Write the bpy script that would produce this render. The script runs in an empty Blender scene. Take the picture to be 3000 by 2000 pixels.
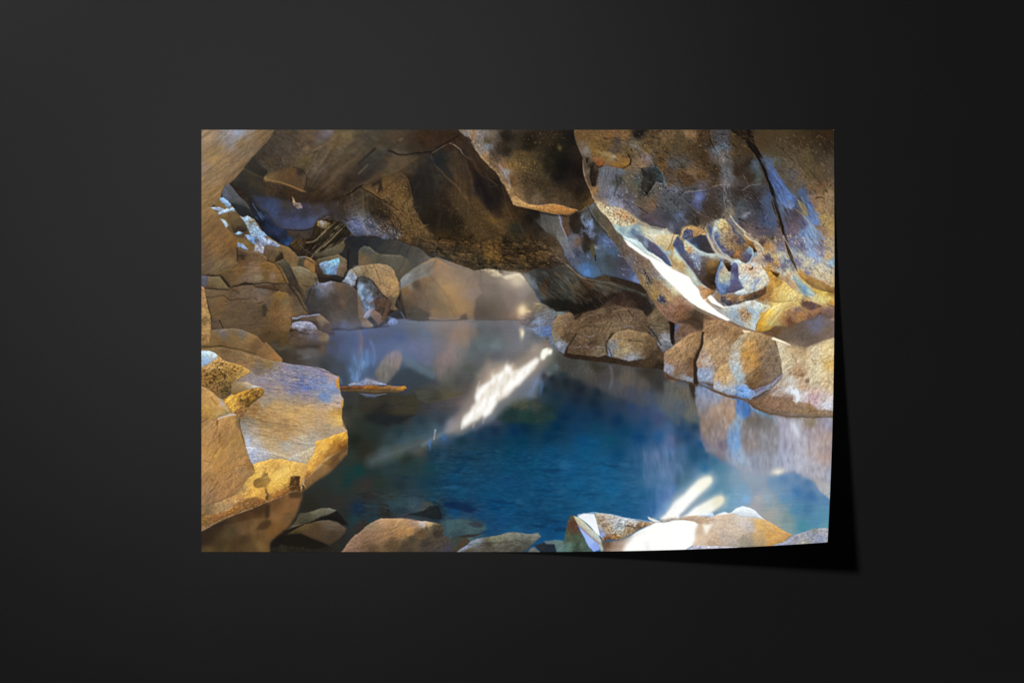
import bpy, math
from mathutils import Vector
import numpy as np

# one photograph pixel (3000 x 2000) is SC metres on the table
SC = 0.00032
def wx(px): return (px - 1500.0) * SC
def wy(py): return -(py - 1000.0) * SC

# ---------------------------------------------------------------- camera
CAM_H = 9000 * SC
sc = bpy.context.scene
cam_d = bpy.data.cameras.new("camera")
cam = bpy.data.objects.new("camera", cam_d)
sc.collection.objects.link(cam)
cam.location = (0, 0, CAM_H)
cam_d.sensor_width = 36.0
cam_d.lens = 36.0 * CAM_H / (3000 * SC)
cam_d.clip_start = 0.05
cam_d.clip_end = 100
sc.camera = cam

# ---------------------------------------------------------------- world (studio, nearly dark)
w = bpy.data.worlds.new("World")
sc.world = w
w.use_nodes = True
w.node_tree.nodes["Background"].inputs[0].default_value = (0.9, 0.95, 1.0, 1)
w.node_tree.nodes["Background"].inputs[1].default_value = 0.001

# ---------------------------------------------------------------- studio lamp, upper left
LX, LY = 0.40, 0.36                  # shadow run per unit of height, right and down
LD = 22.0                             # lamp distance
n_ = math.sqrt(1 + LX * LX + LY * LY)
LDIR = (-LX / n_, LY / n_, 1 / n_)   # towards the lamp
ld = bpy.data.lights.new("studio_lamp", 'AREA')
ld.shape = 'DISK'
ld.size = 1.72
ld.energy = 6450
ld.color = (1.0, 0.995, 0.985)
lamp = bpy.data.objects.new("studio_lamp", ld)
sc.collection.objects.link(lamp)
lamp.location = tuple(c * LD for c in LDIR)

lamp.rotation_euler = Vector([-c for c in LDIR]).to_track_quat('-Z', 'Y').to_euler()

# broad, weak fill added for a sheen on the board, left of the middle
fd = bpy.data.lights.new("sheen_fill", 'AREA')
fd.shape = 'DISK'
fd.size = 1.9
fd.energy = 8.6
fill = bpy.data.objects.new("sheen_fill", fd)
sc.collection.objects.link(fill)
fill.location = (wx(800) * 2.56, wy(430) * 2.56, 4.5)

sc.view_settings.view_transform = 'Standard'
sc.view_settings.look = 'None'
sc.view_settings.exposure = 0.0
sc.view_settings.gamma = 1.0
sc.view_settings.use_curve_mapping = False
DESK, DESK_R, DESK_S = 0.0066, 0.24, 0.02
INK = 0.9
import math
import numpy as np
# ---------------------------------------------------------------------------
# The picture printed on the sheet: a cave pool, drawn procedurally with numpy.
# Coordinates are print texels, given per tile (letter = column, digit = row).
# ---------------------------------------------------------------------------
PW, PH = 928, 619
TX = {'A': 0.0, 'B': 230.0, 'C': 460.0, 'D': 692.5}
TY = {'1': 0.0, '2': 155.0, '3': 310.0, '4': 465.0}
img = np.zeros((PH, PW, 3), np.float32)
GY, GX = np.mgrid[0:PH, 0:PW].astype(np.float32)
rng0 = np.random.RandomState(7)
TAB = rng0.rand(8, 256, 256).astype(np.float32)

def vn(x, y, s):
    xi = np.floor(x); yi = np.floor(y)
    fx = x - xi; fy = y - yi
    fx = fx * fx * (3 - 2 * fx); fy = fy * fy * (3 - 2 * fy)
    xi = xi.astype(np.int32); yi = yi.astype(np.int32)
    T = TAB[s % 8]; o = (s // 8) * 37
    x0 = (xi + o) & 255; x1 = (xi + o + 1) & 255; y0 = (yi + o) & 255; y1 = (yi + o + 1) & 255
    a = T[y0, x0]; b = T[y0, x1]; c = T[y1, x0]; d = T[y1, x1]
    return (a + (b - a) * fx) * (1 - fy) + (c + (d - c) * fx) * fy

def fbm(x, y, s=0, octv=4, gain=0.55):
    t = 0; a = 1.0; n = 0.0
    for k in range(octv):
        t = t + a * (vn(x * 2 ** k + 13.7 * k, y * 2 ** k + 7.3 * k, s + k) - 0.5)
        n += a; a *= gain
    return t / n * 2.0            # roughly -1..1

WXF = (fbm(GX / 16, GY / 16, 1, 5, 0.6) * 4.2).astype(np.float32)
WYF = (fbm(GX / 16 + 91, GY / 16 + 17, 3, 5, 0.6) * 4.2).astype(np.float32)

WX2 = (fbm(GX / 7 + 31, GY / 7 + 5, 12, 5, 0.75) * 5.5).astype(np.float32)
WY2 = (fbm(GX / 7 + 77, GY / 7 + 63, 14, 5, 0.75) * 5.5).astype(np.float32)

def hx(h):
    return np.array([int(h[i:i + 2], 16) for i in (0, 2, 4)], np.float32) / 255

def P(s):
    out = []; ox = oy = 0.0
    for t in s.split():
        if t[0] in 'ABCD' and len(t) == 2:
            ox = TX[t[0]]; oy = TY[t[1]]
        else:
            x, y = t.split(','); out.append((float(x) + ox, float(y) + oy))
    return np.array(out, np.float32)

def CP(s):
    pts = []; col = []; ox = oy = 0.0
    for t in s.split():
        if t[0] in 'ABCD' and len(t) == 2:
            ox = TX[t[0]]; oy = TY[t[1]]
        else:
            xy, h = t.split(':'); x, y = xy.split(',')
            pts.append((float(x) + ox, float(y) + oy)); col.append(hx(h))
    return np.array(pts, np.float32), np.array(col, np.float32)

def box(pts, pad):
    x0 = max(0, int(pts[:, 0].min() - pad)); x1 = min(PW, int(pts[:, 0].max() + pad) + 2)
    y0 = max(0, int(pts[:, 1].min() - pad)); y1 = min(PH, int(pts[:, 1].max() + pad) + 2)
    return x0, x1, y0, y1

def sdf(pts, X, Y):
    d = np.full(X.shape, 1e9, np.float32); ins = np.zeros(X.shape, bool)
    n = len(pts)
    for i in range(n):
        ax, ay = pts[i]; bx, by = pts[(i + 1) % n]
        ex = bx - ax; ey = by - ay; L = ex * ex + ey * ey + 1e-6
        px = X - ax; py = Y - ay
        t = np.clip((px * ex + py * ey) / L, 0, 1)
        dx = px - ex * t; dy = py - ey * t
        d = np.minimum(d, dx * dx + dy * dy)
        if ay != by:
            c = ((ay > Y) != (by > Y)) & (px < (Y - ay) * ex / (by - ay + 1e-9))
            ins ^= c
    d = np.sqrt(d)
    return np.where(ins, d, -d)

def idw(pts, col, X, Y, p=3.2, eps=6.0):
    num = np.zeros(X.shape + (3,), np.float32); den = np.zeros(X.shape, np.float32)
    for (a, b), c in zip(pts, col):
        w = ((X - a) ** 2 + (Y - b) ** 2 + eps) ** (-p / 2)
        den += w
        for k in range(3): num[..., k] += w * c[k]
    return num / den[..., None]

SEED = [0]
def rock(c, X, Y, tex):
    """mottle a colour field: amp, along, across, angle(deg), fine grain, hue shift"""
    amp, sx, sy, ang, fine, hue = (list(tex) + [0, 0, 0, 0, 0, 0])[:6]
    SEED[0] += 3
    s = SEED[0]
    a = math.radians(ang); ca, sa = math.cos(a), -math.sin(a)
    u = X * ca + Y * sa; v = -X * sa + Y * ca
    m = 1.0
    if amp:
        f0 = fbm(u / sx, v / sy, s, 5, 0.68)
        f1 = fbm((u - 1.1 * ca) / sx, (v + 1.1 * sa - 0.9) / sy, s, 5, 0.74)
        f2 = fbm(u / sx, v / sy, s, 5, 0.74)
        rid = np.abs(fbm(u / sx * 0.8 + 7, v / sy * 0.8 + 3, s + 4, 4, 0.6))
        m = m + amp * (0.65 * f0 + 1.25 * np.clip(f2 - f1, -.3, .3) - 0.9 * np.clip(0.10 - rid, 0, 1) * 4 + 0.05)
    if fine: m = m + fine * (fbm(u / 2.6, v / 1.5, s + 5, 2, 0.8))
    c = c * np.asarray(m)[..., None]
    if hue:
        h = hue * fbm(u / sx * 1.4 + 50, v / sy * 1.4 + 9, s + 2, 3)
        c = c + np.stack([h, h * 0.15, -h], -1)
    return c

def put(x0, x1, y0, y1, c, m):
    r = img[y0:y1, x0:x1]
    r += (c - r) * m[..., None]

def R(poly, cols, tex=(0.22, 9, 6, 0, 0.10, 0.02), soft=1.0, warp=0.5, cw=1.0, cf=0.7, a=1.0, p=3.2, eps=6.0, edge=None):
    """filled region; cols = one hex or control colours; soft = edge blur; warp = outline roughness"""
    pts = P(poly)
    x0, x1, y0, y1 = box(pts, soft + 4 * warp + 1)
    X = GX[y0:y1, x0:x1]; Y = GY[y0:y1, x0:x1]
    wx = WXF[y0:y1, x0:x1]; wy = WYF[y0:y1, x0:x1]
    d = sdf(pts, X + wx * warp, Y + wy * warp)
    m = np.clip(0.5 + d / max(soft, 0.5), 0, 1)
    if soft > 2: m = m * m * (3 - 2 * m)
    if ':' in cols:
        cp, cc = CP(cols)
        c = idw(cp, cc, X + wx * cw + WX2[y0:y1, x0:x1] * cf, Y + wy * cw + WY2[y0:y1, x0:x1] * cf, p, eps)
    else:
        c = np.broadcast_to(hx(cols), X.shape + (3,)).copy()
    if tex: c = rock(c, X, Y, tex)
    if tex and soft < 2.6 and d.shape[0] > 2 and d.shape[1] > 2:      # rounded rim: lit above, darker below
        gy_, gx_ = np.gradient(d)
        c = c * (1 + 0.22 * np.exp(-np.clip(d, 0, None) / 3.0) * np.clip(gy_ * 0.8 + gx_ * 0.1, -1, 1) - 0.05 * np.exp(-np.clip(d, 0, None) / 1.2))[..., None]
    if edge:       # (hex, width, alpha): thin band inside the outline
        e = np.exp(-(d / edge[1]) ** 2) * edge[2]
        c = c + (hx(edge[0]) - c) * e[..., None]
    put(x0, x1, y0, y1, c, m * a)

def S(line, col, w0=1.0, w1=None, a=1.0, soft=1.0, warp=0.4, brk=0.0):
    """stroke along a polyline; width w0 -> w1; brk breaks it up with noise"""
    pts = P(line)
    if w1 is None: w1 = w0
    x0, x1, y0, y1 = box(pts, max(w0, w1) + soft + 4 * warp + 1)
    X = GX[y0:y1, x0:x1] + WXF[y0:y1, x0:x1] * warp
    Y = GY[y0:y1, x0:x1] + WYF[y0:y1, x0:x1] * warp
    seg = np.hypot(*(pts[1:] - pts[:-1]).T); tot = seg.sum() + 1e-6; acc = 0
    best = np.full(X.shape, -1e9, np.float32)
    for i in range(len(pts) - 1):
        ax, ay = pts[i]; ex, ey = pts[i + 1] - pts[i]
        t = np.clip(((X - ax) * ex + (Y - ay) * ey) / (ex * ex + ey * ey + 1e-6), 0, 1)
        dd = np.hypot(X - ax - ex * t, Y - ay - ey * t)
        w = w0 + (w1 - w0) * (acc + seg[i] * t) / tot
        best = np.maximum(best, w * 0.5 - dd); acc += seg[i]
    m = np.clip(0.5 + best / max(soft, 0.5), 0, 1)
    if brk:
        SEED[0] += 1
        m = m * np.clip(0.5 + brk * 3 * fbm(X / 3.5, Y / 3.5, SEED[0], 2) + (1 - brk) * 0.5, 0, 1)
    put(x0, x1, y0, y1, hx(col), m * a)

def N(poly, col, cover=0.4, sx=3, sy=2, ang=0, a=0.8, soft=4, sharp=2.0, octv=4):
    """spatter: patches of one colour where noise is high, inside a soft region"""
    pts = P(poly)
    x0, x1, y0, y1 = box(pts, soft + 2)
    X = GX[y0:y1, x0:x1]; Y = GY[y0:y1, x0:x1]
    m = np.clip(0.5 + sdf(pts, X + WXF[y0:y1, x0:x1], Y + WYF[y0:y1, x0:x1]) / soft, 0, 1)
    SEED[0] += 1
    r = math.radians(ang); ca, sa = math.cos(r), -math.sin(r)
    f = fbm((X * ca + Y * sa) / sx, (-X * sa + Y * ca) / sy, SEED[0], octv, 0.6)
    k = np.clip((f - (0.5 - cover)) * sharp + 0.5, 0, 1)
    put(x0, x1, y0, y1, hx(col), m * k * a * 0.85)

def G(s):
    """gaussian blobs: 'T x,y:rx,ry,ang,hex,alpha ...'"""
    ox = oy = 0.0
    for t in s.split():
        if t[0] in 'ABCD' and len(t) == 2:
            ox = TX[t[0]]; oy = TY[t[1]]; continue
        xy, q = t.split(':'); x, y = map(float, xy.split(',')); q = q.split(',')
        rx, ry, an, al = float(q[0]), float(q[1]), math.radians(float(q[2])), float(q[4])
        x += ox; y += oy
        x0, x1, y0, y1 = box(np.array([[x, y]]), 3 * max(rx, ry))
        X = GX[y0:y1, x0:x1] - x + WXF[y0:y1, x0:x1] * 0.4
        Y = GY[y0:y1, x0:x1] - y + WYF[y0:y1, x0:x1] * 0.4
        u = X * math.cos(an) - Y * math.sin(an); v = X * math.sin(an) + Y * math.cos(an)
        m = np.exp(-(u / rx) ** 2 - (v / ry) ** 2) * al
        put(x0, x1, y0, y1, hx(q[3]), m)

def blur(a, sg):
    r = int(sg * 3) + 1
    k = np.exp(-0.5 * (np.arange(-r, r + 1) / sg) ** 2); k /= k.sum()
    p_ = np.pad(a, ((r, r), (0, 0), (0, 0)), 'edge'); o = sum(k[i] * p_[i:i + a.shape[0]] for i in range(2 * r + 1))
    p_ = np.pad(o, ((0, 0), (r, r), (0, 0)), 'edge'); return sum(k[i] * p_[:, i:i + a.shape[1]] for i in range(2 * r + 1))

# texture presets: amp, along, across, angle, fine, hue
TR = (0.26, 11, 8, 0, 0.13, 0.02)
TS = (0.14, 14, 10, 0, 0.05, 0.012)     # hazy, soft rock
TWAT = (0.05, 26, 3, 0, 0.02, 0.006)

def blur2(a, sx, sy):
    for ax, sg in ((0, sy), (1, sx)):
        if sg < .3: continue
        r = int(sg * 2.6) + 1
        k = np.exp(-0.5 * (np.arange(-r, r + 1) / sg) ** 2); k /= k.sum()
        pad = [(0, 0)] * 3; pad[ax] = (r, r)
        p_ = np.pad(a, pad, 'edge'); n = a.shape[ax]
        a = sum(k[i] * (p_[i:i + n] if ax == 0 else p_[:, i:i + n]) for i in range(2 * r + 1))
    return a

def BL(poly, sx, sy, soft=8, a=1.0):
    """soften a region (out-of-focus water, steam)"""
    pts = P(poly)
    x0, x1, y0, y1 = box(pts, soft + 2)
    m = np.clip(0.5 + sdf(pts, GX[y0:y1, x0:x1], GY[y0:y1, x0:x1]) / soft, 0, 1)
    X0, X1, Y0, Y1 = max(0, x0 - 20), min(PW, x1 + 20), max(0, y0 - 30), min(PH, y1 + 30)
    b = blur2(img[Y0:Y1, X0:X1].copy(), sx, sy)[y0 - Y0:y1 - Y0, x0 - X0:x1 - X0]
    put(x0, x1, y0, y1, b, m * a)

def VC(poly, s, crack=.5, shade=.16, sx=1.0, soft=5, seed=1, wd=1.0, wq=1.0):
    """fractured rock: cells with dark joints, each cell lit from above"""
    pts = P(poly)
    x0, x1, y0, y1 = box(pts, soft + 2)
    X = GX[y0:y1, x0:x1]; Y = GY[y0:y1, x0:x1]
    m = np.clip(0.5 + sdf(pts, X, Y) / soft, 0, 1)
    xw = (X + (WXF[y0:y1, x0:x1] + 0.8 * WX2[y0:y1, x0:x1]) * wq) / sx; yw = Y + (WYF[y0:y1, x0:x1] + 0.8 * WY2[y0:y1, x0:x1]) * wq
    r = np.random.RandomState(seed)
    nx = int((x1 - x0) / sx / s) + 3; ny = int((y1 - y0) / s) + 3
    F1 = np.full(X.shape, 1e9, np.float32); F2 = F1.copy(); CX = F1 * 0; CY = F1 * 0; CB = F1 * 0
    for j in range(-1, ny):
        for i in range(-1, nx):
            px = x0 / sx + (i + r.uniform(.1, .9)) * s; py = y0 + (j + r.uniform(.1, .9)) * s; b = r.uniform(-1, 1)
            d = np.hypot(xw - px, yw - py)
            n = d < F1
            F2 = np.where(n, F1, np.minimum(F2, d)); F1 = np.where(n, d, F1)
            CX = np.where(n, xw - px, CX); CY = np.where(n, yw - py, CY); CB = np.where(n, b, CB)
    e = F2 - F1
    br = fbm(X / 9, Y / 9, seed + 3, 3)
    ck = np.exp(-(e / wd) ** 2) * crack * np.clip(0.55 + 1.2 * br, 0, 1)
    sh = shade * (np.clip(-CY / s + 0.4 * CX / s, -1, 1) * 1.3 + 0.5 * CB)
    c = img[y0:y1, x0:x1] * (1 + sh - ck)[..., None]
    put(x0, x1, y0, y1, c, m)

def FAN(ax, ay, a0, a1, r0, r1, n, cols, al, w=(1, 4), seed=0, bend=0.0):
    """soft streaks running out from a point (global texels)"""
    r = np.random.RandomState(seed)
    for k in range(n):
        t = math.radians(r.uniform(a0, a1)); b = r.uniform(r0, r1); L = r.uniform(.2, .6) * (r1 - r0)
        q = []
        for f in (0, .5, 1):
            rr = b + L * f; tt = t + bend * rr / r1
            q.append("%.1f,%.1f" % (ax + rr * math.cos(tt), ay + rr * math.sin(tt)))
        ww = r.uniform(*w)
        S("A1 " + " ".join(q), cols[k % len(cols)], ww, ww * .3, al * r.uniform(.4, 1), ww * .9, 1.0)

def Q(s):
    """coordinates read off an enlarged crop (2.891 units per texel, origin 360,150)"""
    o = []
    for t in s.split():
        c = ''
        if ':' in t: t, c = t.split(':'); c = ':' + c
        x, y = t.split(','); o.append("%.1f,%.1f%s" % (360 + float(x) / 2.891, 150 + float(y) / 2.891, c))
    return "A1 " + " ".join(o)

def Q2(s):
    """as Q, for a crop with 2.643 units per texel and origin 600,280"""
    o = []
    for t in s.split():
        c = ''
        if ':' in t: t, c = t.split(':'); c = ':' + c
        x, y = t.split(','); o.append("%.1f,%.1f%s" % (600 + float(x) / 2.643, 280 + float(y) / 2.643, c))
    return "A1 " + " ".join(o)
R("A1 0,0 240,0 D1 240,0 D2 240,155 C2 60,150 A2 0,150", "33281e", TR, 1, 0)
# ---- water, whole lower half -------------------------------------------------
R("A2 100,120 235,125 B2 0,118 235,118 C2 60,110 C3 235,20 D3 0,50 255,100 D4 255,165 A4 -10,165 A3 -10,0",
"A2 200,145:4c5874 225,140:4c5878 230,152:5064a0 B2 5,145:46588a 20,150:505a70 45,140:525c78 60,150:4c5c88 80,135:5c6470 100,145:5e6c84 112,135:74706e 125,130:7c6e64 150,135:8a705c 140,150:8c7464 165,140:7c6c60 180,135:54585a 200,135:5c5c60 220,130:66646a 190,150:586468 225,145:6c6c70 C2 5,130:74707a 15,145:6c7078 30,145:5c6064 40,135:5874a8 28,130:8494b4 "
"A3 130,5:4c4434 120,20:40382c 150,15:564c40 140,25:423a30 160,12:5c5a58 165,25:4c4a4a 177,10:5c4a3c 190,8:4c5470 210,5:4c5c88 230,5:50649c 190,25:40444c 215,20:44587c 230,15:4c6494 180,35:3c4040 210,35:40464c 225,40:506888 210,55:3c4c5c 225,52:506c98 215,80:38383a 230,80:3e3e38 215,100:2c2e2c 228,100:333a30 212,120:2c3230 228,120:263028 225,145:20281c "
"B3 5,5:50506a 20,8:4c5c8c 15,25:4c6ca0 8,33:5c80b0 20,40:44587c 45,5:505f88 35,15:485c84 60,10:58688c 80,8:64688c 100,10:686e88 120,5:746c70 75,20:546488 90,25:5c6488 100,30:646a80 30,45:585c60 65,35:405068 75,25:506c84 90,38:485c68 105,45:506068 75,45:38444f 90,50:38434e 65,50:3c4854 120,30:7c6c6c 130,20:8c7470 140,10:887c78 150,5:746e6c 125,45:6c6260 135,35:706860 130,55:585850 150,30:646460 160,15:5c6468 170,10:586064 180,8:5c6c70 200,5:68787c 225,8:6c7074 200,20:5c5e64 180,20:585c60 225,20:6c686c 160,40:50544f 170,50:50544f 190,30:6a6462 145,60:4c4e4c 110,60:46484c 80,62:3c434c 60,65:38424c 100,72:444842 130,72:504e44 140,75:5c5444 160,70:58504c 120,80:504e40 90,80:38362c 30,80:3a3830 60,85:3c3830 80,95:3c3a2c 70,100:38342c 40,100:2e2c28 10,90:38382e 15,110:222828 40,115:202428 60,112:2a2c2a 100,95:3e3c40 120,95:4a474c 140,85:58504e 150,90:64585a 145,100:504e58 110,105:3c4450 90,115:2c3c48 120,115:36424c 60,130:2a3c40 90,130:384c58 110,125:405460 130,125:505a68 20,130:263430 50,140:34444a 70,140:3c4c54 20,145:28342c 10,150:302c24 100,145:3c4c50 85,150:34403c 125,140:344c68 140,135:405064 150,145:1c3848 175,125:303c54 200,118:44485c 195,110:4c5864 215,110:243c48 215,95:2a3a34 220,90:40443c 230,85:585844 230,100:22383a 225,120:14344c 200,130:183048 180,140:1a3850 220,145:103c54 160,130:2a4458 200,150:143a50 230,130:083054 "
"C3 5,5:74747c 20,10:706e70 45,3:746860 28,12:98908c 15,25:786e66 5,32:887c6c 40,25:70685c 35,35:74685a 30,50:686258 60,25:54544c 50,30:5c6058 60,35:586468 48,46:5c6a6c 70,40:4c4c44 25,60:5c5c68 32,58:5c70a0 15,70:545c68 5,78:5c5c64 20,75:50647c 38,65:34506c 40,50:342e34 55,55:1e2a34 70,48:283640 75,60:1c2834 60,65:24303a 90,60:222c34 95,70:182434 45,70:1c3440 60,80:183448 90,85:182c44 120,75:182c3c 115,90:142c40 85,30:40403c 95,35:545450 90,45:50483c 105,45:4c4c44 115,50:505050 100,55:40403c 125,40:48483e 135,42:505060 110,60:403c44 125,62:44444c 115,35:3c3a2c 130,60:40444f 150,45:3a3a30 145,55:5a5048 160,55:5c5448 150,65:505c64 170,60:5a5450 160,70:504a50 140,70:3a444c 150,80:38404c 175,70:4c4c60 185,62:564a40 180,80:40485c 130,75:2c3c44 200,70:38384c 200,55:34322c 210,62:343438 195,45:3a3a2c 185,75:464c5c 200,85:405878 210,80:50606c 225,75:5c6468 230,60:706458 225,90:50606c 170,95:2c4468 155,90:2c3c54 140,95:243c58 190,100:34486c 215,100:485c7c 210,110:404c70 230,100:3c4c5c 120,105:103050 80,100:0e3454 100,110:14385a 70,110:082e50 50,100:14323a 10,90:3e4438 30,92:363e38 30,105:2a3c3c 15,110:1c3c3a 45,110:203c40 20,120:103440 15,125:082c48 60,125:06304c 90,125:143c5c 120,125:12405c 150,115:0e3458 160,130:104060 190,120:24486c 225,125:486080 10,145:083a54 50,140:083450 100,145:104870 140,145:104860 180,140:10406c 210,140:2c5480 230,145:5c6488 115,150:104c70 "
"D3 0,68:3c3c38 10,65:54586c 10,78:4c4c4c 45,72:607494 40,80:5c6884 50,65:54443a 60,75:4c5870 75,82:546080 85,88:405478 65,90:7080a0 35,90:747070 50,88:848090 10,95:44505c 20,105:50605c 30,115:50605c 5,110:2c4460 35,100:6c6c60 60,95:9c846c 80,100:a48870 88,105:9c806c 50,105:947c70 45,120:8c7870 70,120:80685c 80,115:a08470 110,118:6c6058 120,115:4c5050 97,118:8c9cac 90,125:7c8ca4 85,140:7094bc 95,140:7898bc 90,150:8098b0 60,130:7c7480 50,140:6c6c84 65,145:707088 10,125:284464 30,125:243c58 20,140:204468 40,150:204c74 5,145:30485f 5,135:2c4a6c 110,130:74706c 115,140:807470 105,150:90807c 130,125:7c7c80 135,140:7c8898 150,140:848c9c 140,150:8894a0 150,115:7c8088 148,112:9c9cb0 165,118:8c8890 160,112:7c7464 180,112:807468 190,118:9ca0bc 170,130:8c8090 196,112:847460 195,125:847460 210,118:8c88a0 225,118:9494ac 230,112:807060 210,130:9c8480 225,130:ac8c84 215,145:b0a8a8 185,142:94a0b0 165,145:a0a8b0 205,150:a8a090 230,145:b8a8a0 175,150:a8acb8 160,130:848898 "
"A4 217,15:303830 230,35:183c3c 215,50:1c3838 200,50:2c3834 180,70:2e302a 200,80:34302c 225,60:303630 160,85:2c2a20 230,90:1c2c44 210,100:28302e 225,105:243c44 200,130:2c2c26 180,145:28241c 110,140:1e1814 130,140:241c14 120,148:302c1c 160,140:2a221a "
"B4 10,10:302e20 40,5:3c4c50 70,15:24342c 60,8:3a4438 90,5:4a4a40 20,30:243430 50,30:2c3c40 80,30:283c40 110,10:203848 140,10:243c48 170,10:1c3c4c 200,10:184258 225,10:084058 110,30:1c4048 150,30:164058 190,30:1e425c 220,30:0c4660 10,55:3a3432 30,55:283830 60,55:26343a 100,50:1c3c4c 140,50:144868 180,50:1c4862 220,50:1a4468 15,70:302e2c 50,75:2e3e3c 80,78:304450 110,75:1e4454 150,70:1a4c64 190,70:164c6c 220,65:144868 20,90:2c3a40 60,85:34464e 80,85:364852 100,90:363e42 115,92:22282c 140,82:142c4c 160,85:1c3450 170,90:2a3c5c 200,85:0c4470 220,90:104c74 40,98:2c2c28 20,105:263a40 70,98:3c4048 100,98:343c44 120,100:26303c 140,95:184870 180,100:16446c 210,105:184c78 225,120:1c5478 130,110:44585c 150,115:486064 170,110:3a4a50 175,118:485c60 195,115:1c4468 135,130:40545c 150,128:38403c 160,135:4c6468 140,140:3a3c38 145,148:4a3c2c 190,120:1c4a6c 5,115:3a2e28 "
"C4 10,10:0c4260 50,10:0c4468 100,10:104e74 150,10:0f4468 30,30:0f4a66 80,30:14507a 130,30:185880 170,20:2c5478 200,15:607090 225,5:5c78a0 180,35:305a7c 195,45:486a88 220,40:5c7898 228,60:5c80b0 215,70:5070a0 190,70:2a5a80 40,60:10486c 90,60:145478 140,60:185c84 20,85:124666 60,90:144c70 110,90:1a5880 160,85:205880 200,90:34608c 40,110:104468 70,130:14507a 30,128:1c5078 170,100:24587f 225,85:7c98b8 215,95:6080a8 10,100:12466a 55,120:144a74 "
"D4 5,15:48647c 15,5:3c6080 30,5:244c6c 20,25:3c5c78 30,15:24506f 45,12:2a5474 45,30:2f6488 60,5:847c8c 65,10:7c7078 75,15:5c6878 60,20:386484 70,30:48788c 85,5:7a90b0 90,15:8ca0b4 97,10:9cacbc 100,20:94a0b4 85,20:7084a0 105,5:94888c 115,10:98949c 110,25:909cb0 125,15:9094a0 140,5:909ba4 130,30:8094a8 145,20:9098b0 155,8:a4acb8 155,20:b0b4c4 165,15:a0a4b4 180,5:989cb4 180,15:a8a0ac 192,15:a8b4c4 205,10:b8b0b0 210,20:a8a4ac 222,10:b4b4bc 225,25:b8b0b8 215,35:b8a8a4 205,35:a098a0 195,30:98a0b0 190,38:8494ac 220,45:b4b0ac 228,50:a8b0bc 170,30:949cb4 175,38:7088a4 "
"90,45:7890a0 110,45:8898a8 125,50:8898a8 100,60:7494a8 70,50:5c8094 60,60:4c7890 75,65:5c8498 120,60:8090a4 145,50:6884a0 160,45:54789c 180,40:507498 195,50:4c7094 180,65:44709c 200,70:486c94 215,60:6884a4 225,75:5c80a0 195,90:4c7494 210,110:5884a0 180,90:54809c 190,115:508494 165,75:6488a4 125,75:a8a4a8 120,85:a09ca4 105,75:84a8c8 90,80:7c9cb4 80,75:7098a8 95,70:7c9cb0 140,85:7c98a8 135,75:8ca4b4 145,95:9ca09c 150,105:8c9c9c 140,100:a09c94 160,90:7c949c 165,105:748c90 165,115:7c9898 150,115:9c9c94 220,115:64909c 215,95:5c88a0 5,30:587490 5,50:50687c 15,45:506c80 10,60:5c7c94 20,55:54788c 35,38:5c7c98 45,45:6888a0 5,75:7888a0",
tex=TWAT, soft=4, warp=0, cw=0.7, cf=0.15, p=3.0, eps=14)
# bed seen through the water: flat pebbles and dark gaps
BED = "B4 110,0 235,0 C4 180,20 190,95 75,98 70,125 B4 200,125 130,110 110,70"
N(BED, "0a3454", 0.40, 16, 5, 0, 0.45, 18, 1.2); N(BED, "082c4c", 0.22, 7, 1.9, 0, 0.4, 14, 1.6)
N(BED, "2c6484", 0.24, 8, 2.4, 3, 0.38, 16, 1.3); N(BED, "4c6c88", 0.10, 5, 1.6, 0, 0.4, 14, 2)
N("C3 60,120 235,130 D4 0,60 C4 180,95 0,100", "2c6488", 0.14, 18, 6, 0, 0.25, 16, 1)
N("B4 0,60 130,70 130,110 60,100 0,115", "4c5a5c", 0.2, 5, 1.8, 0, 0.4, 10, 1.5)
N("B4 0,60 130,70 130,110 60,100 0,115", "161e20", 0.2, 7, 1.8, 0, 0.5, 10, 1.5)
N("A4 100,138 140,130 175,143 205,140 205,153 100,153", "4c4838", 0.2, 4, 1.4, 0, 0.5, 4)
R("B4 40,78 55,75 70,72 85,73 95,77 108,82 112,88 100,92 84,94 70,97 55,98 45,90", "B4 60,80:34484e 85,80:3a4c56 100,88:444c4c 60,93:2c3a42", TS, 3)
R("B4 95,93 105,86 118,86 122,96 122,106 105,104 85,100 70,99", "1e2428", TR, 3, a=.8)
R("B4 125,80 140,78 160,83 172,90 165,95 145,92 128,86", "12284a", TS, 4, a=.8)
R("B4 100,50 130,46 165,52 190,48 180,56 140,58 110,56", "12304a", TS, 5, a=.35)
R("B4 128,107 145,104 165,108 185,115 188,120 170,126 145,132 128,128", "B4 140,112:465c60 165,118:44585c 145,128:3c4c50", TS, 3)
R("B4 160,112 172,108 182,110 182,118 170,117", "38424a", TS, 2.6)
R("B4 140,132 155,128 180,125 188,124 170,130 150,134", "343432", TR, 2.6)
R("B4 128,150 138,130 160,133 165,140 150,150", "B4 140,138:3c4844 150,146:50402c", TS, 3)
for q in ["B4 190,78 205,75 225,80 235,82 220,82 200,80", "B4 192,90 205,87 215,85 205,90", "B4 130,35 145,35 158,38 145,37", "B4 138,16 155,13 175,18 165,19 150,18", "C4 25,62 45,60 70,62 50,66", "C4 70,60 85,59 100,63 85,63", "C4 125,25 150,25 160,28 140,29", "B4 63,42 80,44 85,43 70,46", "C4 40,105 60,107 75,110 55,111", "C4 22,116 38,115 45,118 30,119", "C4 55,118 75,118 78,124 60,123","C4 100,66 120,68 130,70 112,71", "C4 20,32 50,30 75,34 55,38", "C4 0,64 12,66 8,69", "C4 0,83 15,82 10,86"]:
    R(q, "0a2c4c", None, 4, 1.0, a=.5)
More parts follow.
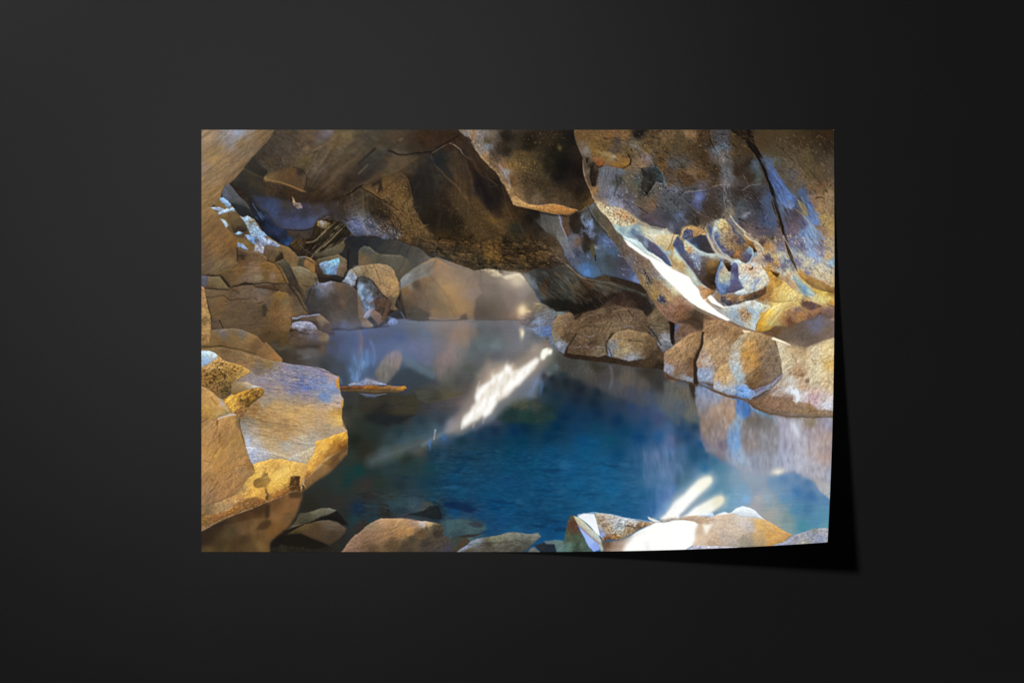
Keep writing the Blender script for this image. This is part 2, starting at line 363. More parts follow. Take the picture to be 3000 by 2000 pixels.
for q in ["C4 65,22 75,20 82,26 78,34 66,33", "B4 125,58 140,56 150,58 135,61", "C4 2,72 12,76 15,82 0,82", "C4 150,24 165,22 170,28 155,30", "C4 52,64 70,60 80,61 65,68", "C4 195,45 215,46 230,54 225,58 200,52"]:
    R(q, "386484", None, 5, 1.0, a=.45)
# reflected rocks in the near right water: soft vertical streaks
R("D3 33,60 36,90 34,105 37,118 38,135 41,150 D4 46,8 58,6 68,14 76,22 86,28 96,34 112,38 130,40 150,36 170,34 184,37 196,44 206,52 216,62 226,72 240,84 D3 240,60", "D3 45,72:607494 40,80:5c6884 60,75:4c5870 75,82:546080 85,88:405478 65,90:7080a0 40,95:8c7468 50,88:8a7c80 60,97:a08870 80,102:a88c74 88,108:a0806c 50,105:98806c 45,120:8c7870 70,122:80685c 82,115:a08470 110,118:6c6058 97,118:8c9cac 90,128:7c8ca4 85,142:7094bc 95,140:7898bc 60,132:84747c 50,140:706c84 65,148:747088 112,130:74706c 115,140:807470 105,152:90807c 130,125:7c7c80 135,140:7c8898 150,140:848c9c 150,115:7c8088 165,118:8c8890 160,112:7c7464 180,112:807468 170,130:8c8090 196,113:847460 210,118:8c88a0 225,118:9494ac 210,130:9c8480 225,130:ac8c84 215,145:b0a8a8 185,142:94a0b0 165,145:a0a8b0 205,152:a8a090 230,145:b8a8a0 D4 55,5:80808c 68,10:7c7078 85,8:7a90b0 92,20:94a4b8 105,5:94888c 115,15:98949c 110,30:909cb0 130,25:8c94a4 140,8:909ba4 155,12:a8acbc 155,28:a0a8bc 170,20:a4a8b8 185,15:a4a4b8 192,15:a8b4c4 205,12:b8b0b0 210,25:a8a4ac 225,15:b4b4bc 225,35:b8b4b4 210,42:b0a8a4 200,38:a0a4ac 222,55:b4b0ac 232,65:b0b4bc", (0.10,3,12,3,.02,.008), 5, 1.2, a=.85)
RF = "D3 35,92 95,97 110,120 240,118 D4 240,45 200,32 150,38 110,36 88,25 75,8 60,5 45,-20 38,-50"
N(RF, "c4c4d0", 0.22, 5, 20, 3, 0.34, 12, 1.0); N(RF, "5c5460", 0.22, 5, 16, 3, 0.32, 12, 1.0)
N(RF, "b8a098", 0.2, 6, 14, 3, 0.3, 12, 1.2); N(RF, "8090b0", 0.2, 4, 12, 3, 0.3, 12, 1.2); N(RF, "d0d0d8", 0.12, 2.2, 8, 3, 0.3, 12, 1.6); N(RF, "4c4858", 0.12, 2.2, 7, 3, 0.3, 12, 1.6)
N("C4 176,0 235,0 D4 20,40 C4 232,70 200,95 190,60 180,40", "7c88a4", 0.26, 4, 26, 6, 0.5, 20, 1.2); N("C4 176,0 235,0 D4 20,40 C4 200,95 190,60 180,40", "1c4468", 0.2, 4, 20, 6, 0.5, 20, 1.2)
N("C3 215,95 235,60 D3 34,110 30,122 0,122", "6c6c64", 0.2, 5, 10, 0, 0.4, 6, 1.2)
R("D3 120,113 150,112 165,125 172,145 D4 175,0 160,10 150,25 125,34 105,32 98,10 D3 100,140 108,122", "D3 125,120:585c5c 135,140:70707c 150,125:7c8088 D4 115,10:9090a0 140,10:9498a8 120,28:9098ac 160,0:98a0b0", (0.06,3,14,3,.02,.01), 6, a=.7)
R("D3 146,112 158,122 172,128 180,142 186,155 D4 180,8 172,0 D3 165,142 155,128", "a8b0c0", None, 5, a=.55); R("D3 190,112 196,130 200,148 D4 205,10 200,25 194,5 D3 190,140", "a0a0b4", None, 5, a=.5)
# blue lit reflection, near right bank
R("D3 92,86 105,90 112,98 110,108 104,112 96,113 91,100", "D3 100,92:4678bc 97,103:3460a4 106,105:3a64a4", (0.2,4,8,0,0.05,0.02), 5)
R("D3 58,75 75,80 92,84 93,94 84,98 72,92 58,86", "D3 62,80:60789c 80,90:3c5078 70,84:5470a4 86,86:4870b0", (0.3,6,5,0,0.1,0.02), 3)
R("D3 105,92 125,100 145,110 150,120 138,117 122,108 108,98", "D3 112,96:5c7cb4 130,108:587890 145,116:7090a0", TR, 6, a=.7)
R("D3 90,118 102,112 104,125 100,155 82,155 80,140 86,128", "D3 95,118:8ca0b0 88,135:6c90bc 95,145:84a0bc 84,150:6c94c4", (0.15,3,10,0,0.04,0.02), 7)
R("D3 172,118 178,120 183,130 182,138 176,132", "ccdae0", None, 3, a=.9)
R("D3 195,112 206,112 210,118 203,128 196,130 194,122", "84745c", None, 3, a=.8)
R("D3 60,93 80,97 92,103 92,112 84,128 72,130 62,122", "D3 70,98:a08870 85,106:a4846c 80,120:9c8070 68,118:7c685c", (0.15,4,8,0,0.04,0.02), 5, a=.8)
R("D3 22,58 36,58 34,75 32,92 34,105 26,92 22,78", "D3 28,62:402c20 30,80:423c34 30,98:485048", TS, 3)
R("D3 36,63 48,62 50,74 58,80 66,92 50,95 36,92 31,86 32,76", "D3 42,66:6880a8 40,75:6878a0 36,86:78707c 50,88:8084a0 55,82:546080", (0.25,6,7,0,0.1,0.02), 3, a=.8)
R(Q("470,515 560,545 650,565 720,560 800,572 920,592 945,650 990,690 990,820 930,780 880,720 820,745 760,705 700,690 620,655 560,625 510,600 470,560"), Q("520,560:44423c 600,590:54504a 680,600:4c4440 760,620:645a50 830,640:5c564e 900,640:3c3a38 700,650:505058 780,680:464c5c 850,700:485260 950,720:606468 640,570:3c362c 850,590:3c3328 950,780:54606c 560,600:484c4c"), (.12,3,8,0,.04,.01), 8, 1.0, a=.75)
S(Q("690,570 700,620 690,660"), "7c8090", 3, 2, .4, 4)
R("A2 196,140 230,140 B2 10,136 B3 12,0 5,20 -5,35 A3 222,50 212,40 205,30 190,22 180,5", "A3 195,5:464a60 215,5:4c5878 225,20:4c6088 212,25:44506c 228,35:54709c B3 5,10:50587c 2,25:5070a4", (.08,3,10,0,.03,.01), 7, .5, a=.55)
R("B3 0,-20 6,-12 8,0 5,15 0,28 A3 228,30 230,5 228,-15", "6c6470", (.1,3,8,0,.03,.01), 3.5, .8, a=.6)
for q in ["B3 4,8 6,22 2,38", "A3 224,22 228,40", "B3 12,15 14,35", "A3 218,42 226,56 233,60"]: S(q, "6c94cc", 3.2, 1.6, .5, 3.5, .8)
R("B3 62,12 70,22 84,28 96,38 112,52 106,56 92,46 76,38 64,32", "5c7080", (.06,4,4,0,.02,.01), 5, .6, a=.55)
R("B3 60,40 80,38 100,48 112,58 90,66 60,66 46,60", "37434e", (.06,8,3,0,.02,.01), 7, .6, a=.7)
# the log's surroundings and the cream rock's reflection
R("B3 33,28 42,18 55,13 62,15 65,25 60,38 50,52 42,60 30,58 24,46", "B3 50,20:8c7c80 45,30:807874 55,30:86766e 40,42:74706c 50,42:6a6660 33,52:6a6660", (0.16,3,10,0,0.03,0.01), 4)
R("B3 110,45 112,30 125,22 132,8 140,-20 160,-25 163,0 158,20 140,40 130,56 118,56", "B3 118,40:766a66 125,25:88726e 140,10:8c7870 150,-5:8c7462 130,48:60605a 150,15:74706c", (0.1,4,10,0,0.02,0.01), 10, a=.8)
R("B3 65,20 80,28 100,38 115,50 108,56 95,48 78,40 66,34", "566a78", None, 6, a=.6)
S("B3 18,0 22,8 24,22 22,34", "6c8cc0", 3, 2, .5, 3)
S("B3 8,30 6,40", "80a4d0", 3, 2, .6, 3)
S("A3 220,52 225,58 232,50 231,36", "7090c0", 3, 2, .6, 3); S("A3 227,45 229,58", "80a4d8", 3, 2, .6, 3); S("A3 204,55 206,62", "6084b4", 2, 1, .6, 3)
S("B3 3,-18 5,0 2,18", "706870", 4, 3, .6, 3)
S("A3 140,26 160,23", "8c90a8", 1, 2, .7, 2)
S("A3 176,0 178,12 175,20", "685444", 5, 2, .7, 3)
R("A3 140,12 155,12 170,10 173,18 168,25 150,22 140,18", "625c5c", TS, 4, a=.6)
R("A3 100,0 125,2 135,8 115,14 105,10", "5c5240", TS, 4, a=.7); R("A3 130,4 175,5 170,10 140,9", "33291f", TS, 4, a=.8)
# submerged shelf
R("B3 0,76 50,78 90,80 87,100 82,108 60,112 20,108 0,104", "B3 20,85:3a382e 60,90:3e3a2e 80,98:403c2c 30,105:2c2a26", (0.1,14,3,0,0.05,0.01), 4)
R("B3 82,72 110,70 135,74 155,76 140,82 120,87 100,90 88,86", "B3 100,76:484a42 135,78:58523f 110,86:424036", (0.06,14,3,0,0.02,0), 4)
S("B3 100,88 120,86 140,80 158,77", "60583c", 1.2, .6, .5, 3)
R("B3 20,104 60,108 82,108 60,120 30,122 12,114", "20262a", TS, 8, a=.8)
S("B3 60,150 90,140 120,130 145,120", "48606c", 12, 6, .35, 14)
R("B3 210,84 235,80 C3 15,84 30,90 55,98 58,112 35,120 0,118 B3 215,118 200,112", "B3 225,88:4c5040 225,105:20383a C3 10,88:4c5040 25,92:404840 20,108:203c3a 48,105:243c3c", TS, 8, a=.9)
# log
R("A3 202,66 235,64 B3 0,64 20,63 35,66 45,64 60,66 68,65 71,68 65,72 40,71 0,71 A3 202,71", "A3 210,68:6a4426 230,68:7a4824 B3 10,67:93622e 30,68:865628 50,67:90663a 67,67:b47c2c 20,70:8a5418", (0.2,6,3,0,0.12,0.02), 1, .3)
R("B3 0,71 40,71 64,72 60,75 30,76 0,75 A3 202,73 202,71", "5c4a2e", TS, 1, .3)
R("A3 215,63 222,60 235,61 B3 0,60 12,54 18,55 24,57 32,60 40,61 42,64 20,63 0,65 A3 216,65", "B3 5,61:7c88ac 12,57:8088a4 18,61:8a8490 30,62:98a0bc 38,63:8088a8 A3 220,62:8c94a8", (0.25,4,3,0,0.15,0.02), 1, .3)
S("B3 10,54.5 20,56 24,59", "c4aca8", 1, .8, .9); S("B3 48,64 60,65", "3c4c84", 1.2, .6, .9)
R("B3 0,76 12,82 24,82 30,78 42,77 20,77", "5c6884", TS, 2, .3, a=.8)
S("B3 28,78 40,77", "8490a8", 1, .6, .6)
# light streaming on the pool
R("B3 190,30 215,28 235,36 C3 10,24 30,10 58,8 52,24 38,40 25,58 5,72 0,80 B3 225,84 205,100 190,118 175,122 150,132 130,132 135,118 160,95 172,75 178,50", "B3 200,40:948a80 180,60:84766e 165,90:807674 145,115:74727c 200,105:6c747c C3 30,30:8c8070 10,50:90867a 15,65:747680 B3 225,80:7c7878", None, 16, .5, a=.75)
S("B3 155,124 130,134 100,146 60,160 20,175", "66747c", 12, 16, .5, 16, .3); S("B3 160,118 135,128 110,142 95,152", "7c8890", 5, 3, .55, 7, .3); S("B3 165,100 150,118 130,130", "8c8890", 6, 4, .5, 8, .3)
S("B3 235,60 C3 20,60 36,45 44,24", "7c8090", 8, 5, .35, 12, .3)
R(Q("110,660 125,600 165,570 240,550 300,560 350,510 395,470 420,480 390,560 300,660 200,760 80,840 0,860 20,800"), "9c8c80", None, 16, .6, a=.55)
R(Q("150,640 180,590 240,560 290,560 300,590 230,610 180,650"), "c4ac94", None, 9, .8, a=.6)
R(Q("200,760 260,700 330,640 395,585 400,640 370,700 280,720 180,800 110,840"), "747c8a", None, 14, .6, a=.6)
R(Q("62,805 70,775 95,760 105,735 120,722 123,690 128,658 160,645 185,632 188,608 215,598 240,585 248,560 272,566 280,588 302,580 330,563 352,543 375,528 392,530 385,556 360,586 335,616 305,646 280,668 255,690 235,705 215,722 200,745 182,767 165,788 152,772 135,792 112,802 90,816 66,832"), "f2eee2", None, 4.5, .7, a=.9)
for q in ["130,700 160,655 200,625", "150,720 190,700 215,690", "100,770 150,740 200,700", "75,805 110,775", "200,640 255,580", "262,640 320,590 380,540", "160,770 200,720", "220,680 290,640 340,590", "255,575 262,600"]: S(Q(q), "ffffff", 7, 5, .85, 3)
for q, w in [("205,628 198,662", 3), ("232,655 226,700", 2.6), ("186,648 182,690", 2.2), ("262,603 255,640", 3), ("150,690 146,722", 2), ("285,600 278,625", 2), ("175,700 168,735", 1.8), ("240,612 246,590", 2), ("215,700 205,722", 2), ("330,585 322,605", 1.6), ("120,752 112,775", 1.6), ("300,650 292,668", 2)]: S(Q(q), "b49878", w, w * .5, .6, 2.6, .8)
for q in ["248,560 256,545", "274,566 280,550", "188,608 196,585", "128,658 138,630", "222,596 230,575", "62,830 60,800", "156,786 152,810", "112,815 108,830"]: S(Q(q), "e4dccc", 2.4, 1, .6, 2.4, .6)
R("C3 37,26 37,18 40,12 47,9 54,12 53,18 46,20 42,26", "f6f9ec", None, 2.5, .3); G("C3 48,11:2,1.5,0,b08c7c,.8")
S("B3 151,127 153,112", "f4f8f6", 2.6, 1, .9, 2); S("B3 112,129 111,143", "c8d4d4", 1.8, 1, .9, 1.8)
G("B3 134,120:7,10,-35,9a949c,.5 B3 112,137:4,12,0,5a6470,.5 B3 105,150:2,7,0,4870a8,.8 B3 125,141:3,4,0,40689c,.7 C3 28,64:3,14,-28,7088b8,.4 C3 38,70:2,9,-10,507098,.5")
# mirrored rocks in the right-hand water
RX = (0.16, 3, 8, 2, .04, .012)
R(Q2("205,235 250,245 300,250 330,300 347,390 300,385 260,360 230,320 205,280"), Q2("230,260:60605c 280,280:6c6454 320,340:68645c 260,330:54606c 330,380:5c6468"), RX, 5, a=.75)
R(Q2("300,240 332,240 336,290 326,315 308,275"), "3a2f28", RX, 3, a=.85)
R(Q2("328,250 400,270 450,290 492,310 496,360 475,420 445,505 400,492 365,460 345,420 345,370 325,310"), Q2("350,270:7888a8 400,300:9098b0 440,330:ac8c70 400,350:a08470 370,400:8c7868 420,430:8c7c78 470,370:a88a70 440,480:787080 345,320:7c8090"), RX, 4, a=.9)
R(Q2("505,380 560,358 625,378 652,430 645,500 620,575 560,578 520,535 500,470 498,410"), Q2("560,385:6c645c 600,400:74706c 560,430:7c7474 600,460:888890 540,480:8c807c 600,540:8c90a0 540,540:8890a4"), RX, 6, a=.85)
R(Q2("640,370 760,380 880,372 880,650 850,640 800,610 740,580 700,575 630,588 650,500 655,430"), Q2("680,400:a09cb0 710,410:c8ccd8 740,450:b0acb8 690,480:a0a0b4 670,540:9ca4bc 780,420:a898a0 830,450:a8948c 780,500:b0a4a4 830,530:b49c94 730,540:b4b8c8 790,580:a8a8b4 845,600:a0a4b4 840,400:9894a8 770,390:84745c"), RX, 7, a=.85)
R(Q2("488,302 520,315 548,342 530,370 502,398 500,470 540,565 502,562 466,522 450,470 455,410 480,370"), Q2("510,330:4878b8 500,310:3c6cb0 490,390:8ca4bc 470,460:7c9cc0 495,530:8ca0b8 530,350:4470b0"), RX, 4, a=.9)
R(Q2("548,335 590,350 630,372 600,370 560,352"), "6c90ac", RX, 4, a=.6); R(Q2("700,395 716,400 728,430 735,460 722,450 708,425"), "d0d8e4", None, 5, a=.8); R(Q2("758,372 800,372 790,400 768,425"), "7c6c54", RX, 4, a=.7)
N(Q2("330,250 860,370 860,640 700,580 540,580 400,500 345,400"), "dcdce4", .16, 4, 9, 4, .4, 8, 1.6); N(Q2("330,250 860,370 860,640 700,580 540,580 400,500 345,400"), "544c54", .18, 4, 8, 4, .4, 8, 1.6)
for k, q in enumerate(["215,450 200,560 190,640", "240,440 250,540 235,640", "170,520 165,620", "270,480 290,560", "200,600 195,700", "140,560 150,640", "230,560 225,700"]): S(Q2(q), ["7c88a8", "707c9c"][k % 2], 9, 4, .28, 12)
# ---- cave ceiling ------------------------------------------------------------
R("A1 60,-5 235,-5 B1 235,-5 C1 100,-5 C2 140,70 60,110 35,98 14,62 8,56 0,57 B2 222,58 211,60 206,54 202,50 192,49 182,49 172,51 165,52 150,48 135,43 122,35 112,32 104,30 95,22 88,17 78,15 72,12 62,8 50,5 38,6 20,0 A2 235,0 150,20 130,15 95,0 A1 70,110 70,50",
"A1 115,20:4c4136 95,35:443a30 100,50:4f4232 140,30:56473a 150,45:57492f 176,12:5f5450 170,55:615444 210,30:5d4f3c 230,15:4f4435 200,60:5a4733 225,45:4c3f2e 190,80:4c3926 215,75:36291e 170,100:3c2a1a 200,105:3a2a1c 200,125:3c3330 150,25:5e4c38 125,10:504438 160,10:5c4a38 195,20:6a5434 100,85:4a3826 130,92:402e1e 120,98:35291e 80,90:34302a 90,100:332c26 70,60:36332c 215,10:665638 "
"B1 20,10:4a4234 30,25:4c3f30 60,15:4a3a2a 100,15:402a1a 80,28:3a2e22 130,12:3c281a 20,50:3a3630 30,40:3c3a35 10,65:342a26 60,35:4e4234 65,45:5a4834 45,55:54462f 60,60:4e3e2a 80,55:3f342a 100,55:38332a 115,45:26282a 125,60:322e26 140,60:44382a 155,60:403226 170,55:402c1c 190,60:42301e 50,80:5a4324 35,90:604624 70,75:4a3820 90,75:2e2a26 110,80:33302a 85,95:231e1c 120,95:352a22 60,100:6a4e28 75,105:64502c 30,105:5f4a2e 15,110:463a26 100,110:2c221a 130,110:30251a 150,85:4a3620 160,105:4c3a24 180,85:2a2020 200,85:241c18 195,100:1f1a1a 215,90:34261c 175,115:503a22 180,130:5a4220 200,130:6a4a20 210,145:5a4020 120,130:241c12 100,135:261c10 140,140:2e2616 60,125:5a4026 75,135:5f4526 90,140:503a22 30,120:3e2e1e 5,125:5a5654 0,140:58628a 15,138:4a4c58 40,145:544438 225,130:46321c 230,145:2a2a20 235,120:3c2a18 "
"B2 20,2:5c5c70 40,4:585c78 50,5:484444 70,5:6a4c28 100,10:503a22 90,16:3a2e20 130,8:4a3218 160,10:4a3416 150,25:4a381e 120,20:40301c 200,15:64441c 195,28:70501e 180,10:5a4020 215,10:2a2212 225,25:46301a 130,35:2e2a22 115,28:3c3a34 160,38:3a2c1a 175,45:332a1a 205,40:5a3e1c 220,35:5a3c1a 225,45:2e2618 200,48:3a3020 232,50:3a3022 "
"C1 20,130:1f1810 30,145:33281e 45,130:50504c 60,140:5a5c58 68,135:6a6878 C2 5,20:3a2c1a 10,40:4c381c 30,30:5a3c1e 25,15:3a2814 45,15:4c3a26 50,30:5c4228 60,25:66503a 70,30:4c4034 5,50:3c3220 30,45:3c2c1c 55,42:34281e 70,42:40342c",
tex=(0.30,14,7,-38,0.10,0.02), soft=1.2, warp=.5, cw=1.2)
# smooth streaks of the left ceiling
N("A1 160,60 235,5 235,60 B1 60,5 0,60 A1 180,95", "7a6a50", 0.14, 22, 3, 38, 0.45, 14, 2)
N("A1 160,60 235,5 235,60 B1 60,5 0,60 A1 180,95", "2e241c", 0.14, 22, 3.5, 38, 0.45, 14, 2)
S("A1 160,32 180,22 195,14 198,8 210,4", "7c6240", 1.6, 2, .7, 1.5, brk=.4); S("A1 165,31 185,19 197,12", "8c7454", 1, .6, .7)
G("A1 182,8:8,5,-10,6c6670,.8 A1 188,3:4,3,0,8a84a0,.7 A1 155,27:5,3,0,8a6c48,.6 A1 150,45:9,8,20,625232,.5 A1 160,38:3,1.5,30,86704c,.5 A1 215,5:7,3,25,7c6c50,.5 A1 120,47:1.5,5,20,6a5a46,.6")
R("A1 93,71 97,65 110,61 130,55 145,56 152,63 155,72 153,80 150,87 153,91 145,89 130,84 110,78 94,76", "A1 135,65:6a4828 145,60:453628 142,68:5c4434 120,66:664a2c 100,72:7a6038 110,76:6c5030 145,78:66482c", (0.10,10,5,60,0.04,.01), 7, .6, a=.75)
S("A1 93,72 94,75 100,74 112,76 130,82 145,88 152,90.5", "94703c", 1.2, 2.2, .8, 1); S("A1 97,75 104,68 112,62", "8c6c40", 1, .6, .8)
G("A1 93,71:3,3,0,9a8250,.8 A1 146,61:4,6,-30,2e2620,.6"); S("A1 134,55 145,57 151,62 155,70 153,80 150,87", "241c14", .6, 1.4, .8)
R("A1 42,77 52,68 60,60 70,47 75,41 84,50 97,60 91,70 88,78 95,95 108,108 95,116 78,106 68,98 58,88 46,82", "A1 78,50:35312b 90,62:322d28 60,68:37332d 75,75:403829 90,82:42362a 65,85:302d28 80,95:33302a 95,105:302a2a", (0.15,9,6,-45,0.06,.01), 1.2, .4)
S("A1 62,58 75,64 92,71", "55492f", 3, 2, .6, 3)
# blue underside
R("A1 75,98 85,115 97,122 104,132 108,138 118,145 130,147 150,147 160,145 166,140 170,132 178,127 192,118 205,104 185,108 165,108 140,106 120,103 100,98", "A1 90,104:38405a 100,112:3b4a72 108,122:3e4e78 140,132:434f7a 150,141:44507c 162,135:4a5880 180,122:4c4e62 125,112:433c38 150,120:3b3a48 135,125:3c4058 115,138:3c4668 125,142:424e78 170,118:443e44 120,122:3c3c50 185,112:3e322c", (0.12,12,7,0,0.06,.01), 9, .5, a=.9)
S("A1 108,140 118,145.5 132,147.5 150,147.5 162,145 168,140", "231c20", 1, 1.4, .9)
R("A1 133,99 136,102 138,106 144,106 147,111 148,115 142,116 136,112 134,107", "A1 137,104:a08870 140,108:907868 145,112:7c7078 138,112:706870", (0.3,4,3,0,0.2,.02), 1.2, .4); S("A1 133,99 136,105 143,110 146,114", "c09c74", .8, .6, .8)
# wedge + dark recess + blue drips
R("A1 39,79 46,86 56,96 64,104 73,118 60,112 48,108 42,107 31,101 30,93 34,84", "A1 40,86:55565e 50,98:505254 62,108:4a4a48 36,96:5c6070", TS, 1)
R("A1 43,107 60,111 74,118 82,130 90,140 78,130 70,127 56,127 50,118", "2a2d30", TS, 1.5)
R("A1 68,98 88,118 100,128 108,140 125,148 129,158 A2 134,0 134,8 128,16 118,12 105,5 95,0 A1 90,150 84,140 80,130 72,112", "A1 80,112:242630 95,128:2c3858 100,142:222c48 90,135:1a1e2a 110,148:2a3558 A2 110,3:1c2438 122,8:203458 128,13:2c5090 120,1:262c40", (0.25,9,4,-50,0.1,.01), 1.5, .4)
for q in ["A1 85,121 92,129", "A1 83,122 89,129", "A1 86,126 90,132","A1 80,127 84,131","A1 75,108 84,122"]: S(q, "7090bc", .7, .4, .7)
# fibrous patch right of it
R("A1 165,140 172,132 186,130 205,136 215,145 225,158 A2 220,0 200,8 185,18 170,28 158,34 148,27 138,20 129,13 138,6 A1 160,158", "A1 175,145:3a2c1a 200,150:2c2416 A2 140,10:4c3a20 160,15:2a1e14 150,22:3c2e1c 170,5:30281c", (0.4,8,2.5,44,0.15,.01), 1.5, .5)
N("A1 180,140 215,138 230,150 A2 215,5 180,26 155,32 170,5", "8c7c5c", 0.14, 26, 1.6, 44, 0.8, 4, 4)
N("A1 190,95 235,85 B1 10,95 25,140 0,150 A1 215,140", "7a6444", 0.16, 3, 16, 0, 0.55, 8, 3)
R("A1 169,141 170,134 176,132 183,134 189,137 182,144 174,143", "A1 172,138:8c6c30 178,136:8c90a0 183,138:7c6230", (0.3,5,3,0,.1,.02), 1.5)
for q, c, w in [("A2 159,34 172,20 188,7 206,-9", "8a7858", 1.2), ("A2 193,23 205,11 222,-3", "7c6c50", 1.4), ("A2 154,9.5 163,9 171,4 182,-8", "9c8a68", 1.4), ("A1 176,154 186,144 195,136", "8c7c54", 1.6), ("A1 160,92 0,0", "", 0), ("A2 166,24 182,9 195,-4", "7a6a50", 1), ("A2 178,17 200,-4", "80704f", .8), ("A2 145,12 150,20 160,26", "5c5060", 1)]:
    if w: S(q, c, w, w * .6, .8)
S("A1 182,132 200,140 218,148", "1c1812", 1.2, .8, .9); S("A1 213,134 235,128 ", "241c14", .8); S("A1 186,127 178,131", "8c847c", 1, .6, .7)
N("A1 205,130 235,128 B1 10,150 B2 40,5 B1 20,155 A1 220,150", "8490b0", 0.26, 6, 3, -30, 0.7, 6)
N("B1 0,125 15,130 40,145 70,153 B2 60,8 30,4 B1 0,150", "8c8c9c", 0.2, 6, 2.6, -32, 0.75, 6)
# mid ceiling veins and folds
for q, c, w0, w1, a, s in [
 ("B1 43,31 50,33 57,37 68,37.5 85,34.5 108,32 125,22 137,16 146,9", "171615", 1.4, 1.2, .9, 1),
 ("B1 50,37 60,40 72,39 85,36", "5e5242", 1.6, .8, .5, 2), ("B1 48,28 60,34 72,36", "686050", 2, 1, .5, 3),
 ("B1 108,33 125,24 138,18", "50463a", 1.2, .8, .7, 1.5),
 ("B1 0,84 8,80 25,70 45,64 60,58 75,48 88,40", "745632", 2.4, 1.6, .6, 3),
 ("B1 3,84 20,94 35,103 48,111 59,118", "191209", 1, .6, .9, 1), ("A1 235,82 220,92 B1 0,84", "1c140c", 1.5, .8, .7, 2),
 ("B1 106,38 112,52 122,62 130,71 143,82 155,97 165,112", "74583a", 1.2, 2.4, .55, 2.5),
 ("B1 140,23 147,27 150,31 155,37 165,45", "847462", 1.4, .8, .7, 1.2),
 ("B1 178,65 190,72 200,79 205,81 197,83 190,82", "745a42", .8, .8, .6, 1.2),
 ("B1 0,66 10,55 20,46 26,40", "625848", 1.8, .8, .6, 2), ("B1 62,18 72,10 88,1", "5c4c38", 2, 1, .5, 3),
 ("B1 45,30 60,18 80,5", "241c16", 2, 1, .5, 4),
 ("B1 74,70 78,85 80,100 86,120 98,138", "201a18", 9, 8, .55, 8),
 ("B1 54,70 62,64 72,72 76,85", "64482a", 1.2, 1, .5, 2),
 ("B1 142,35 150,65 165,90 185,118 200,130", "5a4428", 9, 8, .35, 8),
 ("B1 152,33 170,60 182,88 196,112", "211a18", 7, 12, .5, 9),
 ("B1 210,82 214,95 216,110 225,130", "5c4026", 2, 3, .5, 3),
 ("B1 95,45 96,60 100,75 108,85", "4e4030", 3, 3, .5, 4), ("B1 105,50 110,65 115,78", "56462f", 2.5, 2, .5, 3),
 ("B1 20,80 30,90 30,70 36,74", "2c2420", 5, 4, .5, 5), ("B1 5,95 15,110 20,125", "30281c", 5, 4, .5, 4),
 ("B1 5,90 8,115 6,125", "6a5a40", 3, 2, .5, 3), ("B1 12,95 14,118", "60503a", 2, 2, .4, 3),
 ("B1 92,143 98,140 103,139", "8a7050", 1, .8, .8, 1), ("B1 105,148 100,140", "18120c", 1, 1, .8, 1),
 ("B2 90,3 105,8 120,11 145,12", "74542c", 2, 1, .5, 2), ("B2 95,18 120,22 140,35 165,42", "20180f", 2, 3, .6, 3),
 ("B2 105,20 125,24 150,27 180,28", "745834", 1.2, 1.5, .5, 2), ("B2 150,0 175,8 200,2", "201810", 3, 2, .5, 4),
 ("B2 205,0 212,12 206,24 195,22", "7a5428", 3, 2, .5, 4), ("B2 210,18 235,20", "1a140c", 1.6, 1, .8, 2),
 ("B2 185,26 200,35 218,36", "7c5624", 5, 4, .5, 5), ("B2 216,35 232,42", "1a1610", 5, 3, .7, 4),
 ("B2 180,45 200,42 225,46 235,44", "46402e", 2, 2, .6, 3), ("B2 202,50 208,57 213,60 235,55", "14120f", 3, 2, .6, 2),
 ("C2 0,20 25,18 45,12", "1c140c", 2, 2, .7, 3), ("C2 22,0 30,20 28,40", "241a10", 3, 1.5, .6, 3),
 ("C2 32,12 50,18 60,30 75,42", "745c44", 2, 1.5, .5, 3), ("C2 50,28 62,29", "8a7454", 1.5, 1, .7, 2)]:
    S(q, c, w0, w1, a, s)
N("B1 90,95 170,110 210,145 B2 215,30 120,25 80,10 B1 85,140", "6a4a26", 0.14, 7, 2.2, -25, 0.55, 10, 3)
N("B1 30,90 80,100 90,140 B2 90,8 60,5 B1 25,115", "7c5c30", 0.18, 6, 2.4, -50, 0.6, 6, 3)
N("B1 30,90 80,100 90,140 B2 90,8 60,5 B1 25,115", "241a10", 0.16, 5, 2, -50, 0.6, 6, 3)
N("B2 75,5 235,10 C2 60,20 40,45 10,50 B2 200,44 150,40 100,20", "17120c", 0.22, 10, 2.2, -15, 0.6, 6, 3)
N("B2 75,5 235,10 C2 60,20 40,45 10,50 B2 200,44 150,40 100,20", "80602e", 0.12, 9, 2, -12, 0.6, 6, 3)
N("C2 20,20 70,20 80,45 20,48", "7c6444", 0.16, 6, 1.6, -30, 0.55, 5, 3)
R("B1 5,85 25,75 45,68 60,67 72,74 76,85 79,100 82,115 92,133 100,145 108,155 70,155 50,135 35,120 30,105 20,95", "B1 40,80:6a4c28 60,75:5c4428 50,90:644826 68,90:58401f 60,105:74552e 72,115:7a5c34 45,105:644a2a 60,125:6e502c 80,140:6c5028 35,95:6c4c28", (0.16,10,4,-70,.08,.01), 5, a=.65)
R("B1 78,72 90,60 105,62 110,80 112,100 112,130 128,150 112,150 93,130 84,112 80,95", "2a231c", TS, 16, a=.4)
R("B1 143,60 150,75 163,95 175,115 190,135 208,155 180,155 165,130 150,100 140,80", "644a28", TS, 14, a=.4)
R("B1 165,60 178,75 185,95 195,115 210,125 215,105 212,88 200,84 185,70", "241b18", TS, 14, a=.4)
R("B1 100,42 118,44 132,56 140,68 134,72 120,58 108,50", "26272a", TS, 7, a=.5); R("B1 0,50 30,42 45,48 35,60 10,72 0,76", "302b2a", TS, 7, a=.5)
R("B1 45,42 65,38 85,40 70,52 55,62 44,64", "5f4c35", TS, 6, a=.5)
